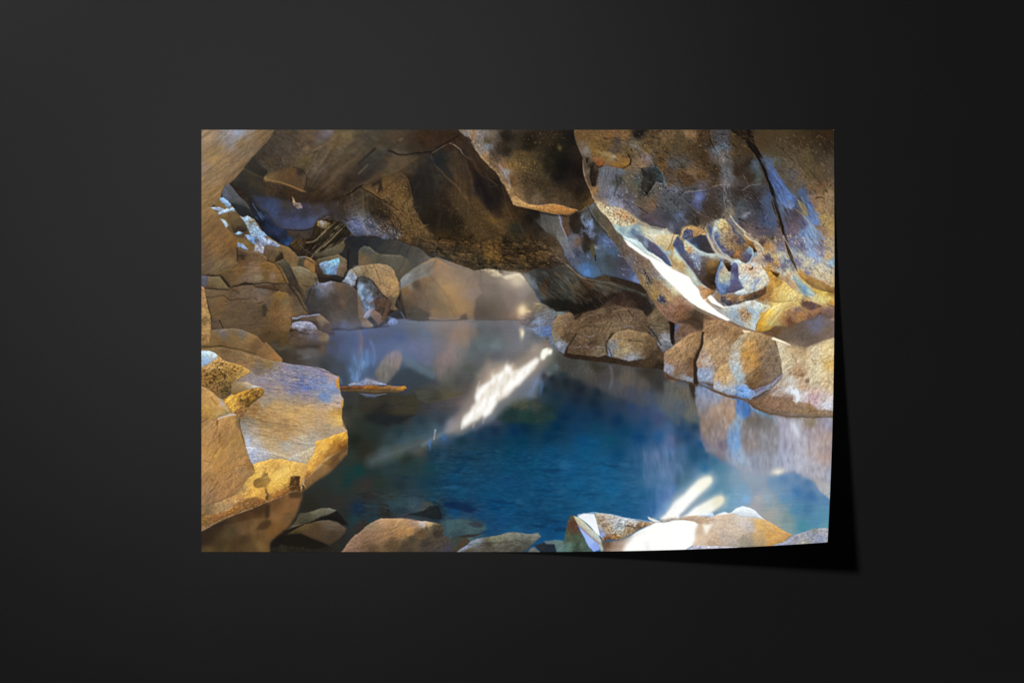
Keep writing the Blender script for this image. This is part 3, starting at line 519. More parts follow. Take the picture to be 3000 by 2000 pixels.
N("B1 25,75 70,70 84,115 108,155 70,155 35,115", "8c6c40", .12, 3, 5, -60, .5, 5); N("B1 140,70 160,95 205,150 180,150 150,105", "7c5c34", .14, 3, 4, -60, .5, 6)
# far hazy back
R("B2 -10,0 30,4 50,6 62,9 72,13 88,18 95,23 104,31 112,34 95,44 78,52 62,66 50,60 0,70 A2 210,60 205,30 207,14 215,0", "A2 220,8:24262a 225,30:2e2e2e 222,45:32302e 212,20:2e2c2c B2 5,10:262a30 40,15:3a3a36 60,20:3f3d38 85,24:46443e 75,40:45453f 100,34:5a554c 30,8:2e3034", TS, 1.5, .3)
R("B2 2,20 8,15 17,16 25,24 33,27 50,29 62,29 72,34 80,48 70,57 60,66 50,60 35,50 0,50 0,25", "B2 12,20:4f5048 30,32:544f40 50,40:5c5646 65,40:5a5242 8,35:705a40 62,57:57503e 74,45:524c3e", TS, 1.5, .3)
R("B2 112,30 170,51 190,48 C2 8,55 20,70 40,99 30,108 10,122 B2 235,124 170,124 165,80", "B2 185,60:7a6c60 200,75:5e564e 195,68:74685e 220,70:82766e 225,90:72645f 190,95:5c5044 205,105:58503f 185,110:544a40 215,115:6a584c 225,100:74645c 230,120:846c58 175,120:5c4c40 190,120:54493f 215,62:8c8070 C2 3,65:9c9080 5,80:857a74 15,80:857c78 10,100:7a706c 25,90:70665e 20,98:786c60 3,110:80706a B2 230,66:948878", (0.05,20,12,0,0.01,.005), 2, .2)
G("B2 200,103:13,9,10,544a3c,.5 B2 192,75:10,4,-10,58504a,.4 C2 2,62:8,6,-30,b0a490,.6")
R("B2 179,50 190,49 201,50 206,54 212,60 204,61 195,60 186,55", "B2 190,53:a09078 202,56:bcae90 208,60:c0b498", (0.2,4,4,0,.1,0), 1.2, .3)
R("B2 211,61 217,58 235,56 C2 6,56 12,61 14,66 6,60 0,60 B2 225,63 217,64", "e4d8b8", None, 1.6, .3)
R("B2 60,66 65,60 80,48 95,40 105,34 113,32 122,37 135,44 155,51 170,55 176,70 182,85 172,95 170,110 169,122 150,124 130,123 103,124 80,124 70,122 63,100 62,82", "B2 85,50:68665e 70,68:7a7c78 100,50:84735f 112,42:96704c 120,50:8c7058 75,75:7e7a74 85,75:5a4a3a 70,80:74583a 100,65:7c6244 125,65:8e7350 110,85:76644c 100,100:705f50 80,90:6a5440 130,78:a07c4e 140,90:9a7448 150,80:8c7258 165,85:857066 150,105:94744c 165,115:8a6c4c 120,105:766248 110,115:846a50 130,60:8a7058 145,65:857060 160,60:7a6a60 80,115:4a443e 95,117:4e4640 70,105:55463a 150,55:74665a 172,80:7c6c62", (0.12,9,8,-50,0.05,.012), 1.4, .4)
R("B2 60,66 80,49 95,42 112,36 109,50 104,57 90,62 78,68 66,76 62,82", "B2 85,50:6c6a62 70,68:84888a 100,48:6e675c 95,58:84837c 75,72:7c8084", (0.14,12,3,30,0.04,.01), 1.5, .4)
S("B2 66,76 78,68 92,62 104,57 109,48", "9a9a94", 1.6, 1, .6, 2); S("B2 75,63 90,58 103,50", "5c5248", 2, 1, .5, 2)
S("B2 105,58 115,70 126,82 131,92 135,106 142,121", "54442f", 2.4, 1.4, .55, 2.5); S("B2 118,66 128,80 133,88", "b08c5c", 3, 2, .5, 4)
G("B2 85,72:7,6,0,4c3e30,.6 B2 71,78:5,5,0,80603a,.6 B2 136,80:8,7,-50,ac8450,.5 B2 150,100:10,12,0,9a7a4e,.4 B2 112,92:1.5,4,30,5c4a38,.6")
R("B2 75,111 85,109 98,110 102,116 104,124 76,124 70,112", "4a453e", TS, 2); R("B2 150,117 158,114 160,124 146,124", "4e4038", TS, 2.5)
S("B2 72,124 105,124.5 130,124.5 148,123", "3a3230", 1.4, 1, .8, 1.5); S("B2 104,121 125,122.5 146,121", "947e6a", 1.6, 1.2, .7, 1.5)

R("B2 177,70 183,85 173,96 171,123 205,123 214,104 205,84 192,72", "B2 185,80:6a5e52 190,100:564c40 180,115:4c4238 200,110:5c5244", TS, 7, a=.6)
G("B2 138,74:20,26,-30,b48c58,.35 B2 118,52:10,12,-30,a47c58,.4 B2 150,100:12,18,0,a07c50,.3 B2 100,90:16,20,0,64503c,.25 B2 112,60:3,16,-40,6a5440,.25")
S("B2 176,72 182,85 172,96 170,110 169,122", "54493e", 1.6, 1.4, .6, 2.2); S("B2 100,72 96,85 102,98 98,110", "5c4630", 1.6, 1, .4, 2); S("B2 133,88 138,100 143,112 150,122", "6c5034", 1.6, 1, .5, 2)
# ---- ceiling, second pass --------------------------------------------------------
FAN(325, 36, 60, 140, 25, 135, 60, ["6e5430", "1c1612", "5a4426", "241c16", "7a5c34"], .30, (1.2, 5), 3, .25)
FAN(375, 20, 35, 85, 20, 150, 50, ["5e4628", "1c1512", "221a16", "6a4e2a"], .30, (1.2, 5), 5, .2)
FAN(120, 130, -60, -15, 20, 140, 50, ["6a5840", "2c231b", "7a6244", "33291f"], .28, (1.5, 6), 8, -.1)
R("B1 100,88 130,92 165,110 195,140 205,150 B2 205,5 150,8 110,4 B1 110,145 95,128 92,105", "B1 110,100:2c231b 130,110:2c2219 110,130:241b11 140,135:221a10 170,135:3a2b18 150,105:3e2f1e B2 120,3:33260f 160,5:3a2a14", (0.22,8,3,-20,.12,.012), 14, a=.55)
R("B1 128,84 150,95 166,115 178,135 196,155 170,155 150,130 135,108", "5a4426", (0.2,3,5,-60,.16,.01), 10, a=.4)
R("B1 170,58 188,70 196,90 206,112 212,128 204,130 190,118 178,96 170,75", "1c1516", TS, 10, a=.5)
R("B1 74,72 92,50 104,40 112,60 112,88 100,100 92,118 84,110 78,92", "252120", TS, 12, a=.5)
R("B1 20,78 34,72 36,88 28,92 30,80 20,84", "241d1a", TS, 4, a=.7); R("B1 12,100 30,98 44,112 52,125 40,132 25,125 18,112", "2a2017", TR, 7, a=.55)
S("B1 54,66 62,64 70,70 75,80 77,95 79,110", "7c5c34", 1.2, .8, .5, 1.6); S("B1 5,88 14,86 30,98 44,112 56,122 66,135", "82663c", 3, 2, .35, 4, brk=.3)
N("B1 22,85 70,72 84,120 110,156 60,156 30,118", "a07c4c", .16, 2, 1.8, -50, .6, 6, 3); N("B1 22,100 80,105 110,156 60,156 30,125", "1a120a", .20, 2.4, 1.8, -50, .6, 6, 3)
N("B1 130,85 200,120 220,156 150,156 120,110", "8a683c", .10, 2, 1.6, -40, .5, 8, 3)
VC("B2 78,6 150,0 235,0 C2 62,18 70,42 40,46 5,54 B2 205,54 170,50 130,38 98,22", 17, .55, .14, 2.0, 6, 11, 1.4)
N("B2 90,8 235,0 C2 60,10 60,44 0,55 B2 205,52 140,40", "94703c", .12, 5, 1.2, -14, .6, 5, 3); N("B2 90,8 235,0 C2 60,10 60,44 0,55 B2 205,52 140,40", "0e0a06", .18, 6, 1.3, -14, .6, 5, 3)
N("B1 0,125 20,132 60,150 B2 60,8 35,3 B1 0,145", "c0c4d4", .12, 2.4, 1.4, -25, .7, 3, 3); N("B1 15,118 55,125 75,155 B2 78,12 60,6 B1 30,140", "18110a", .24, 2.6, 1.6, -40, .7, 4, 3)
for q, c, w in [("B1 43,31 50,33 57,37 68,37.5 85,34.5 108,32 125,22 137,16 146,9", "100f0e", 1.6), ("B1 3,84 20,94 35,103 48,111 59,118", "120c07", 1.2), ("A1 212,96 222,91 B1 0,84 8,80", "120c07", 1.4), ("B1 24,28 10,40 0,50", "1c1814", 2.5)]: S(q, c, w, w * .6, .9, 1.1)
S("B1 108,33 118,28 126,23", "8a7c68", .8, .6, .6); S("B1 0,64 8,57 14,51", "8c8270", 1.4, .6, .7, 1.4); S("B1 60,17 65,13", "94866c", 2, 1, .6, 2)
S("B1 134,20 143,24 149,29 153,35", "94836c", 1, .8, .6, 1)
# ---- right rock masses -------------------------------------------------------
# low reddish bank
R("C2 22,106 32,97 40,99 54,106 60,110 75,108 85,115 110,108 128,96 140,90 155,80 170,80 190,85 D2 0,85 60,118 130,135 235,110 D3 235,60 D3 60,64 C3 217,40 185,37 160,33 140,27 90,24 72,21 58,12 C2 35,140 25,125", "C2 20,110:5a4a3c 32,100:706048 40,110:6c6458 30,120:6c6060 32,126:8494b0 50,115:66666a 60,115:6a7070 70,112:6c7c80 45,122:706e78 20,130:505258 65,125:5c4630 70,135:6c5238 60,140:6e5a48 60,150:7488a8 80,125:40302a 95,118:3c2a1e 85,145:5c4430 105,130:5c4632 120,115:543a28 140,110:5a4432 150,120:5c4838 165,105:50382a 175,100:382a22 172,112:4a3c34 185,105:302420 130,132:5a4834 160,135:60503a 120,145:604c38 140,150:66564a 180,130:64503c 131,136:6c6868 200,115:6c5a40 210,125:66563e 195,130:605e60 205,140:64606a 195,148:5c4428 215,150:74747c 228,125:40281a 228,140:6a5848 85,150:5a4a3a 190,120:4a3c2c 100,120:48321f 110,100:3a2a1c "
"C3 60,5:607080 75,5:66503c 100,5:74583a 92,12:70747c 105,6:80808c 75,12:442e1e 85,18:302418 110,15:503a24 130,8:68543c 120,12:5a5250 140,10:6a7080 138,20:64749c 148,15:7a6040 160,18:8c6844 155,10:8a6e50 155,3:84848c 180,8:6a5c50 185,5:74748c 175,15:7c6648 185,19:6c6c80 200,10:503c24 205,20:3c2c1e 160,28:40342a 185,28:403226 200,32:34281e 215,15:504440 215,5:707478 215,35:362a22 120,22:30241a "
"D2 5,90:9c7458 10,100:8c5c44 20,105:907058 5,110:7c5438 8,118:8c6440 0,125:6a5c5c 5,140:5c6480 15,125:6c4c34 25,110:4c3a28 30,120:4a3820 35,130:503c28 40,135:5c4028 15,140:6c4c38 30,148:7c5c44 50,125:805c40 60,130:8a6448 55,145:8a6a50 75,130:8c6850 70,145:90745c 85,140:907868 95,145:846050 100,140:90705c 110,150:94805c 125,148:7c6848 140,145:806040 130,153:847454 165,140:6c5848 155,150:7c5438 180,140:50443c 190,150:604c3c",
(0.24,9,7,-20,.14,.018), 1.2, .6)
G("C2 10,110:4,6,0,fff0c4,.95 C2 10,110:8,9,0,f0c080,.5 C2 20,111:3,1.5,0,f0c890,.8 C2 33,100:4,1,-10,e8d0a0,.7 C2 10,143:3,7,0,fff0c8,.9 C2 7,138:2,2,0,d8b888,.7")
R("C2 2,120 8,115 18,112 24,104 33,99 40,100 54,107 62,113 66,120 58,126 62,134 55,136 40,132 25,135 8,130", "C2 8,118:988070 20,116:74645c 30,104:786a50 22,122:4c4644 40,108:6c675c 45,116:707274 58,117:687478 50,124:6c6c7c 35,125:8090ac 25,128:6c6c78 10,126:786868", (0.25,6,5,0,.12,.015), 2, .6, a=.9)
G("C2 11,109:4.5,6,0,fff6d4,.95 C2 11,110:8,9,0,ecc080,.4 C2 20,111:3,1.2,0,f4d09c,.8 C2 34,99.5:5,.8,0,f0dca8,.8 C2 30,126:5,3,0,90a4cc,.7 C2 62,108:0.1,0.1,0,000000,0")
R("C2 24,134 40,132 54,134 52,148 38,148 28,142", "C2 30,137:7484a8 45,136:5474b4 45,146:5070b0 33,144:6c88b4", (0.25,6,3,0,.1,.015), 4, a=.75)
# bank blocks: rims, gaps
R("C2 57,118 75,115 80,128 76,140 70,150 62,155 54,150 55,138", "C2 65,123:5c4630 72,130:66503c 62,140:7a6450 58,148:7c90b0 66,152:6c7c94 72,142:58422e", (0.3,5,6,-30,.16,.02), 2, .7)
R("C2 222,112 235,118 D2 40,128 38,150 30,158 C3 232,8 222,12 214,18 C2 205,150 C2 192,140 190,120 205,108", "C2 200,114:6c5c42 210,125:6a5a42 197,132:60606c 205,142:6c6870 215,152:7c7c88 222,132:5c4c3c 228,145:74645c D2 10,120:8a6444 20,122:705034 10,140:74543e 30,148:7e5e46 2,136:60688c", (0.22,8,6,-15,.14,.018), 2, .6)
S("C2 223,122 230,124 231,140 232,158", "30201a", 4, 2, .8, 2.5); S("C2 200,130 222,133", "33281e", 1, .8, .7); S("C2 190,125 205,135 210,150", "80808c", 1.5, 1, .4, 2)
S("C2 140,90 130,98 118,102 105,112", "1f1712", 4, 2, .7, 3); S("C2 130,135 120,145 135,150", "7c808c", 3, 2, .4, 5); S("C3 133,0 137,15 141,25", "6c7ca0", 2, 3, .7, 2); S("C3 126,0 132,10", "30261e", 2, 2, .6, 3)
N("C2 90,110 190,90 215,150 C3 210,10 70,12 C2 70,120", "7c6448", .14, 9, 5, -20, .4, 8); N("C2 90,110 190,90 215,150 C3 210,10 70,12 C2 70,120", "342418", .15, 8, 4, 35, .5, 8); N("C3 75,0 130,0 200,2 190,18 150,20 100,16", "8c8c98", .16, 5, 2.4, 10, .55, 5)
N("C2 170,96 190,96 190,112 172,114", "241c18", .3, 4, 4, 0, .6, 5)
R("C3 60,10 72,18 90,16 130,20 138,26 165,25 190,20 218,25 218,40 185,37 160,33 140,28 90,25 72,21", "C3 75,14:402a1c 90,20:30241a 120,22:30241a 160,28:40342a 190,28:403226 210,33:36281e", TR, 3, .6, a=.8); S("C3 70,20.5 100,24.5 150,33 217,39.5", "46281a", 1.5, 1.5, .6, 2)
R("C3 148,5 160,0 172,8 172,18 165,23 152,22 144,24 142,12", "C3 150,12:8a6c48 162,16:947048 156,4:8c8c94 146,20:8c6640", (0.2,6,5,0,.12,.02), 2, .6, a=.9)
# pair of blocks by the gap (right bank)
R("C3 219,42 218,28 222,14 232,8 D2 12,150 40,140 D3 40,4 30,18 28,30 25,45 28,58 0,56 C3 218,55", "C3 225,20:986f50 232,30:a0764c 222,36:8090b4 228,42:8c8c9c 225,50:60402c D3 10,15:8c6a50 20,30:966f4c 5,40:84604c 15,48:8894b8 10,52:74604c 5,55:5c4434 22,45:8c6040 30,5:a07c54 C2 232,155:7c6858", (0.2,8,6,40,.12,.02), 1.3, .5)
R("D2 38,140 60,125 100,140 118,142 150,138 235,120 D3 238,111 190,111 160,109 135,105 115,96 105,87 92,83 75,80 58,73 57,65 35,60 31,45 30,30 32,20 40,4 D2 40,150",
"D2 60,130:8a6448 50,135:805c44 55,145:8a6a50 75,130:8c6850 70,145:90745c 85,140:907868 95,145:845c4c 100,140:90705c 110,150:948060 125,148:7c6848 140,145:806040 130,153:847454 165,140:6c5848 155,150:7c5438 180,140:50443c 190,150:604c3c 200,130:585058 210,125:6c6074 185,128:544840 220,145:84705c 210,150:80604c 228,120:907060 225,130:74686c 232,150:7c7068 175,133:64442c "
"D3 45,10:ac8c64 60,15:b0946c 50,22:b89858 75,8:a08460 40,25:a09080 65,28:a8a098 40,35:a0785c 50,38:a88060 38,45:7080a8 45,52:7890b4 52,45:9098b0 75,20:a89070 85,10:b0a088 90,20:b8b0a0 85,28:a89c90 95,15:bcb4a0 70,35:b89868 80,33:c09c68 65,45:c09460 75,50:b88c58 62,55:b89870 85,55:c09c70 60,62:7c8898 70,65:a0a0a0 85,40:b8c4c8 93,45:b0c0c8 95,55:a8b0b0 98,62:b0a898 78,68:606c8c 85,70:5c7cb0 65,75:7c6450 80,78:74583c 95,75:5488c8 102,72:5c80b8 105,80:6c9cd0 100,82:6494d0 110,78:607090 105,15:b07838 115,10:b88c50 110,30:ac6c28 108,40:b07434 120,25:b07c3c 115,45:805428 110,52:744c24 108,60:9c7454 125,55:704c30 118,65:7c5838 130,15:90704c 140,20:80705c 150,25:7c6c5c 135,35:706050 145,40:705c50 130,45:745c50 150,48:80684c 155,40:7c6858 140,55:745850 145,62:70606c 130,70:605c74 120,75:6c6c84 140,65:90a0c0 125,5:a07040 145,5:68502c 155,3:ecc898 165,5:d8c090 150,12:94a8b8 158,15:b8a078 165,25:b0a488 160,35:b8b09c 175,15:b89c70 185,20:b89c74 170,40:c0c0b8 180,35:c0a078 188,38:b0804c 187,48:a07868 170,50:b0b8b8 185,10:907c60 195,10:907c6c 180,5:887464 200,5:a89478 215,5:c0a478 205,20:d0c4a0 220,25:d4bc84 230,35:c89850 200,35:cfc6a8 215,40:c0ac8c 205,50:c8b898 220,50:d0c4a0 230,60:d0bc98 197,57:907c70 155,60:a89078 165,60:bcb4a8 175,65:b8a498 165,72:b0b4b0 155,75:a49084 145,75:7c6458 135,82:6c5040 150,85:846450 165,85:886454 175,80:9c7464 180,75:d8e4ec 180,85:dce8f0 190,72:a89090 200,70:c8ac90 195,80:b09088 210,75:b89088 225,75:d0b490 220,85:c0a8a0 205,85:a8886c 190,95:b8c0d0 183,93:a8a0a8 215,97:c0c8d4 230,98:b8bcc8 225,90:b8b0c0 200,92:9c7c5c 205,100:947452 150,97:805c48 170,97:846050 130,95:80603e 115,90:74543a 145,103:7c6450 165,105:7c6858 185,105:7c6a58 210,106:84705a 230,106:88745c 150,78:a89c94 54,62:6c4c34",
(0.14,7,6,20,.15,.02), 1.4, .5)
R("D3 38,3 42,8 36,18 31,25 30,40 33,52 36,60 24,60 23,45 24,30 28,18 34,10", "D3 30,20:5c4028 28,40:482e1e 30,55:4a3424", TS, 1.5, .4)
# dark undercut and its haze
R("D2 120,142 140,138 148,132 165,133 185,127 205,122 215,115 220,125 232,135 232,150 220,153 D3 215,8 205,11 195,14 185,10 175,3 D2 150,152 130,150", "D2 150,140:6c4c30 175,135:6a4c30 200,128:585058 215,122:6c6078 165,145:6c5c48 185,145:554a40 200,145:605048 220,140:7c6858 215,150:846450 D3 195,5:80746c 205,3:8c7868", (0.1,10,7,10,.05,.012), 3, .6)
R("D2 148,151 158,154 170,160 168,161 155,158", "fff0d0", None, 1.2, .1); R("D3 151,1 160,2 172,6 160,7 153,4", "fbe8c8", None, 1.2, .1)
R("D2 101,141 105,139 111,140 109,142 103,143", "fce4b8", None, 1.2, .1)
# the leaning ochre block and its neighbours
R("D3 105,12 118,5 138,4 148,8 150,20 155,30 157,42 158,50 148,58 130,66 116,70 108,72 102,60 103,40", "D3 105,20:b07838 112,12:b88c50 110,30:ac6c28 106,42:b4783a 120,25:b07c3c 116,47:805428 110,53:744c24 108,62:9c7454 125,57:704c30 118,66:6c4828 130,17:90704c 140,22:80705c 150,27:7c6c5c 135,36:706050 147,42:705c50 130,47:745c50 152,48:80684c 140,58:745850 125,30:94683c", (0.2,8,4,35,.2,.018), 1.3, .5)
S("D3 148,5 150,20 155,30 157,42", "4c3828", 1.6, 1, .7); S("D3 158,48 145,60 130,67 117,72", "9484a4", 1.6, 1.2, .7, 1.5); S("D3 150,58 135,72 118,82 110,84", "4c4038", 3, 2, .7, 2.5); S("D3 145,65 132,73 118,80", "a8b8d4", 1.4, 1, .8, 1.5)
N("D3 118,35 155,32 155,50 125,58", "a89890", .2, 2, 2, 0, .6, 4); N("D3 80,15 103,15 102,60 90,60 82,38", "7c8c9c", .14, 2, 4, 0, .5, 3); N("D3 78,8 100,5 100,60 86,58 84,35", "d0d0c8", .2, 3, 3, 0, .5, 4)
R("D3 92,67 104,68 111,73 113,80 107,85 96,80 91,76", "D3 98,72:5084c4 108,74:6090cc 100,80:68a0dc 107,82:78a8d8", (0.16,4,4,-30,.12,.015), 1.5, .5)
N("D3 57,60 90,62 92,76 60,70", "dce0e4", .22, 5, 2.4, 0, .7, 2); N("D3 60,64 92,66 110,80 60,76", "3c4868", .18, 4, 2.4, -15, .7, 2); N("D3 32,38 56,42 56,56 34,56", "c0ccdc", .2, 5, 2, 0, .7, 4); N("D3 38,22 70,22 60,38 34,36", "c8c8c4", .16, 5, 1.6, 30, .5, 5)
S("D3 57,66 66,74 80,79 92,80 105,88 118,97 140,106 165,110 235,111", "5a4228", 2.2, 2, .6, 2.5); R("D3 57,66 70,73 92,79 92,83 75,80 58,73", "705030", TR, 1.5, .6, a=.8)
R("D3 174,72 181,73 184,82 180,92 176,92 177,80", "D3 178,76:dde8f0 179,86:e6eef4", None, 2, .6); N("D3 150,74 176,74 178,100 130,98 120,88", "a48c80", .2, 2.2, 1.8, 0, .5, 4); S("D3 142,78 155,78 163,72 173,71", "c8ccd0", 1.6, 1.6, .6, 2)
R("D3 194,83 200,92 212,100 222,104 222,108 190,108 190,98", "D3 197,95:947854 208,102:94785a", (0.1,4,4,0,.2,.01), 2.5, .5); N("D3 180,86 195,96 235,92 235,102 200,98 185,94", "d0d8e8", .18, 6, 2, -5, .7, 4)
for q, w in [("D3 190,12 191,40", 1), ("D3 182,50 190,46", 2.4), ("D3 195,57 201,58", 3), ("D3 165,46 178,47", 1), ("D3 160,62 180,64 190,62", .8), ("D3 78,4 84,8", 2), ("D3 66,12 75,8", 1), ("D3 68,26 74,22", 1.4)]: S(q, "745c48", w, w * .5, .7, 1.5)
N("D3 195,5 235,5 235,75 195,65", "a88860", .12, 9, 2, 10, .5, 6); N("D3 195,5 235,5 235,75 195,65", "e4dcc0", .16, 7, 3, 10, .5, 6)
N("D2 40,140 75,128 110,150 D3 100,8 45,8", "5c4034", .14, 4, 3, 0, .6, 5); N("D2 60,130 90,135 95,155 60,155", "b09884", .18, 4, 4, 0, .5, 5)
# dark arch side (between the opening and the bank)
R("C2 8,56 25,50 55,48 65,44 80,43 100,58 120,64 140,66 160,73 175,80 190,86 204,103 196,109 170,84 155,82 140,93 128,98 110,110 85,116 78,109 60,111 54,106 38,99 30,86 20,70", "C2 20,60:48525a 25,72:5a6a74 32,85:3c4854 36,93:5c7080 35,60:303434 50,60:34302a 45,70:3c2818 40,80:50402c 60,75:3c4038 75,65:50504a 60,90:302e26 85,75:5c5442 95,90:3a3022 80,85:3c3c34 75,100:242620 60,105:2c302c 95,100:1c1814 110,95:241c12 110,75:48301a 105,68:4c3422 120,72:4c4c40 130,80:50463a 115,85:2c2014 135,65:40382a 160,68:3c362a 150,74:4c4638 170,77:404440 185,85:4a4c44 130,92:2c2018 155,80:231a16 165,82:2a1e18 145,88:3a2820 90,112:2a1e16 190,95:403026 195,102:60686c 200,105:3c3a30 15,56:2c2620 40,52:30302c", (0.22,12,5,-45,.1,.015), 1.3, .5)
S("C2 18,60 24,75 32,88 37,97", "78889c", 2.4, 1.6, .5, 3, brk=.3); S("C2 76,44 88,55 100,62 118,66 140,70 160,78", "8c7c68", 1.2, 1, .55, 2); S("C2 85,52 95,66 105,80", "241a12", 2, 3, .5, 4); S("C2 82,60 95,76 108,92 106,100", "6c6450", 1.4, .8, .5, 2); S("C2 104,62 120,66 135,68", "18120e", 1.4, 1, .7, 2)
S("C2 54,106 70,111 78,108", "8c9490", 1.2, 1, .6, 1.5)
# blue-grey panel
R("C1 20,118 35,119 75,125 98,116 108,110 C1 122,118 143,143 C2 135,0 145,12 155,27 170,45 180,62 188,72 170,67 150,61 130,58 115,63 100,60 90,53 80,43 72,30 68,15 60,0 C1 45,150 25,132", "C1 30,122:221a14 45,130:50504c 60,140:5c5e5a 55,125:44443e 50,148:605c50 68,135:6c6a78 75,130:5c4434 90,126:2e2018 85,140:302820 72,148:5c4028 100,130:50565c 96,136:6c7888 100,145:4c5a70 114,138:7088b4 110,150:40464e 122,126:3a382e 112,118:56585a 108,112:4c4840 130,135:50483c 90,152:505c78 C2 65,10:74787a 75,8:606878 85,12:6c6068 95,10:5a4c3c 105,5:302418 110,20:24221c 115,25:504828 120,8:4a5468 130,5:5470a0 90,25:40465c 85,40:5a6070 100,40:40587c 105,50:4c74ac 108,58:4a6c9c 95,45:485878 115,45:405878 120,35:404c5c 125,20:4c6078 135,30:40484c 135,45:42484c 130,55:4a5868 145,20:4a6080 150,35:4a4450 155,45:464450 160,55:4a5470 170,60:505c80 140,10:50587c 120,52:46606c 178,66:6a7ca8 75,22:5a6270 82,32:4c5064 118,16:606c84 112,12:40341c", (0.22,7,6,-50,.14,.018), 1.3, .5)
S("C1 64,124 67,138 72,150 C2 78,18 86,36 94,46", "8c90ac", 1.6, 1.2, .7, 1.6, brk=.2); S("C2 66,0 78,18 88,38 95,48", "948478", 2, 1.4, .5, 2.5); G("C2 94,49:3,2.4,0,845018,.9 C2 92,44:4,2,-60,94846c,.6 C2 106,52:4,9,-40,5488c8,.4 C2 118,18:3,3,0,8c98ac,.6 C1 115,137:3,6,10,7c98c8,.7 C1 98,128:2,6,-30,8c98ac,.6 C1 103,138:4,4,0,6c84ac,.5 C1 110,150:5,1.6,20,8098c8,.6 C1 72,151:4,2,20,84603c,.6 C2 132,8:3,2,0,90a8e0,.6")
for q in ["C2 150,28 158,30", "C2 156,48 168,50", "C2 186,41 196,43", "C2 180,49 188,50"]: S(q, "8c8ca0", 1.1, .6, .5, 1, .9, brk=.4)
S("C2 100,-5 104,10 102,25 108,30", "1c1812", 3, 2, .6, 2.5); S("C2 112,5 116,18 117,30", "6c5c34", 2, 1.6, .7, 1.6); S("C2 113,31 115,42", "7c98c8", 1, .8, .7); S("C1 133,150 C2 122,18 130,25", "a08060", .6, .5, .5); S("C1 107,113 115,128 128,145 C2 134,0", "242420", 1.4, 1, .6, 1.5)
N("C1 90,125 125,130 145,155 C2 170,55 150,60 110,20 95,0", "a0a4ac", .08, 1.8, 1.8, 0, .7, 4, 5); N("C2 60,-5 80,10 90,35 75,35", "9c9890", .14, 3, 2.4, -60, .6, 3)
N("C1 100,125 120,125 130,150 105,154 90,140", "1e1a16", .2, 5, 5, 0, .6, 4); N("C1 100,128 118,130 122,152 100,152", "7c94c0", .14, 4, 5, 20, .7, 4)
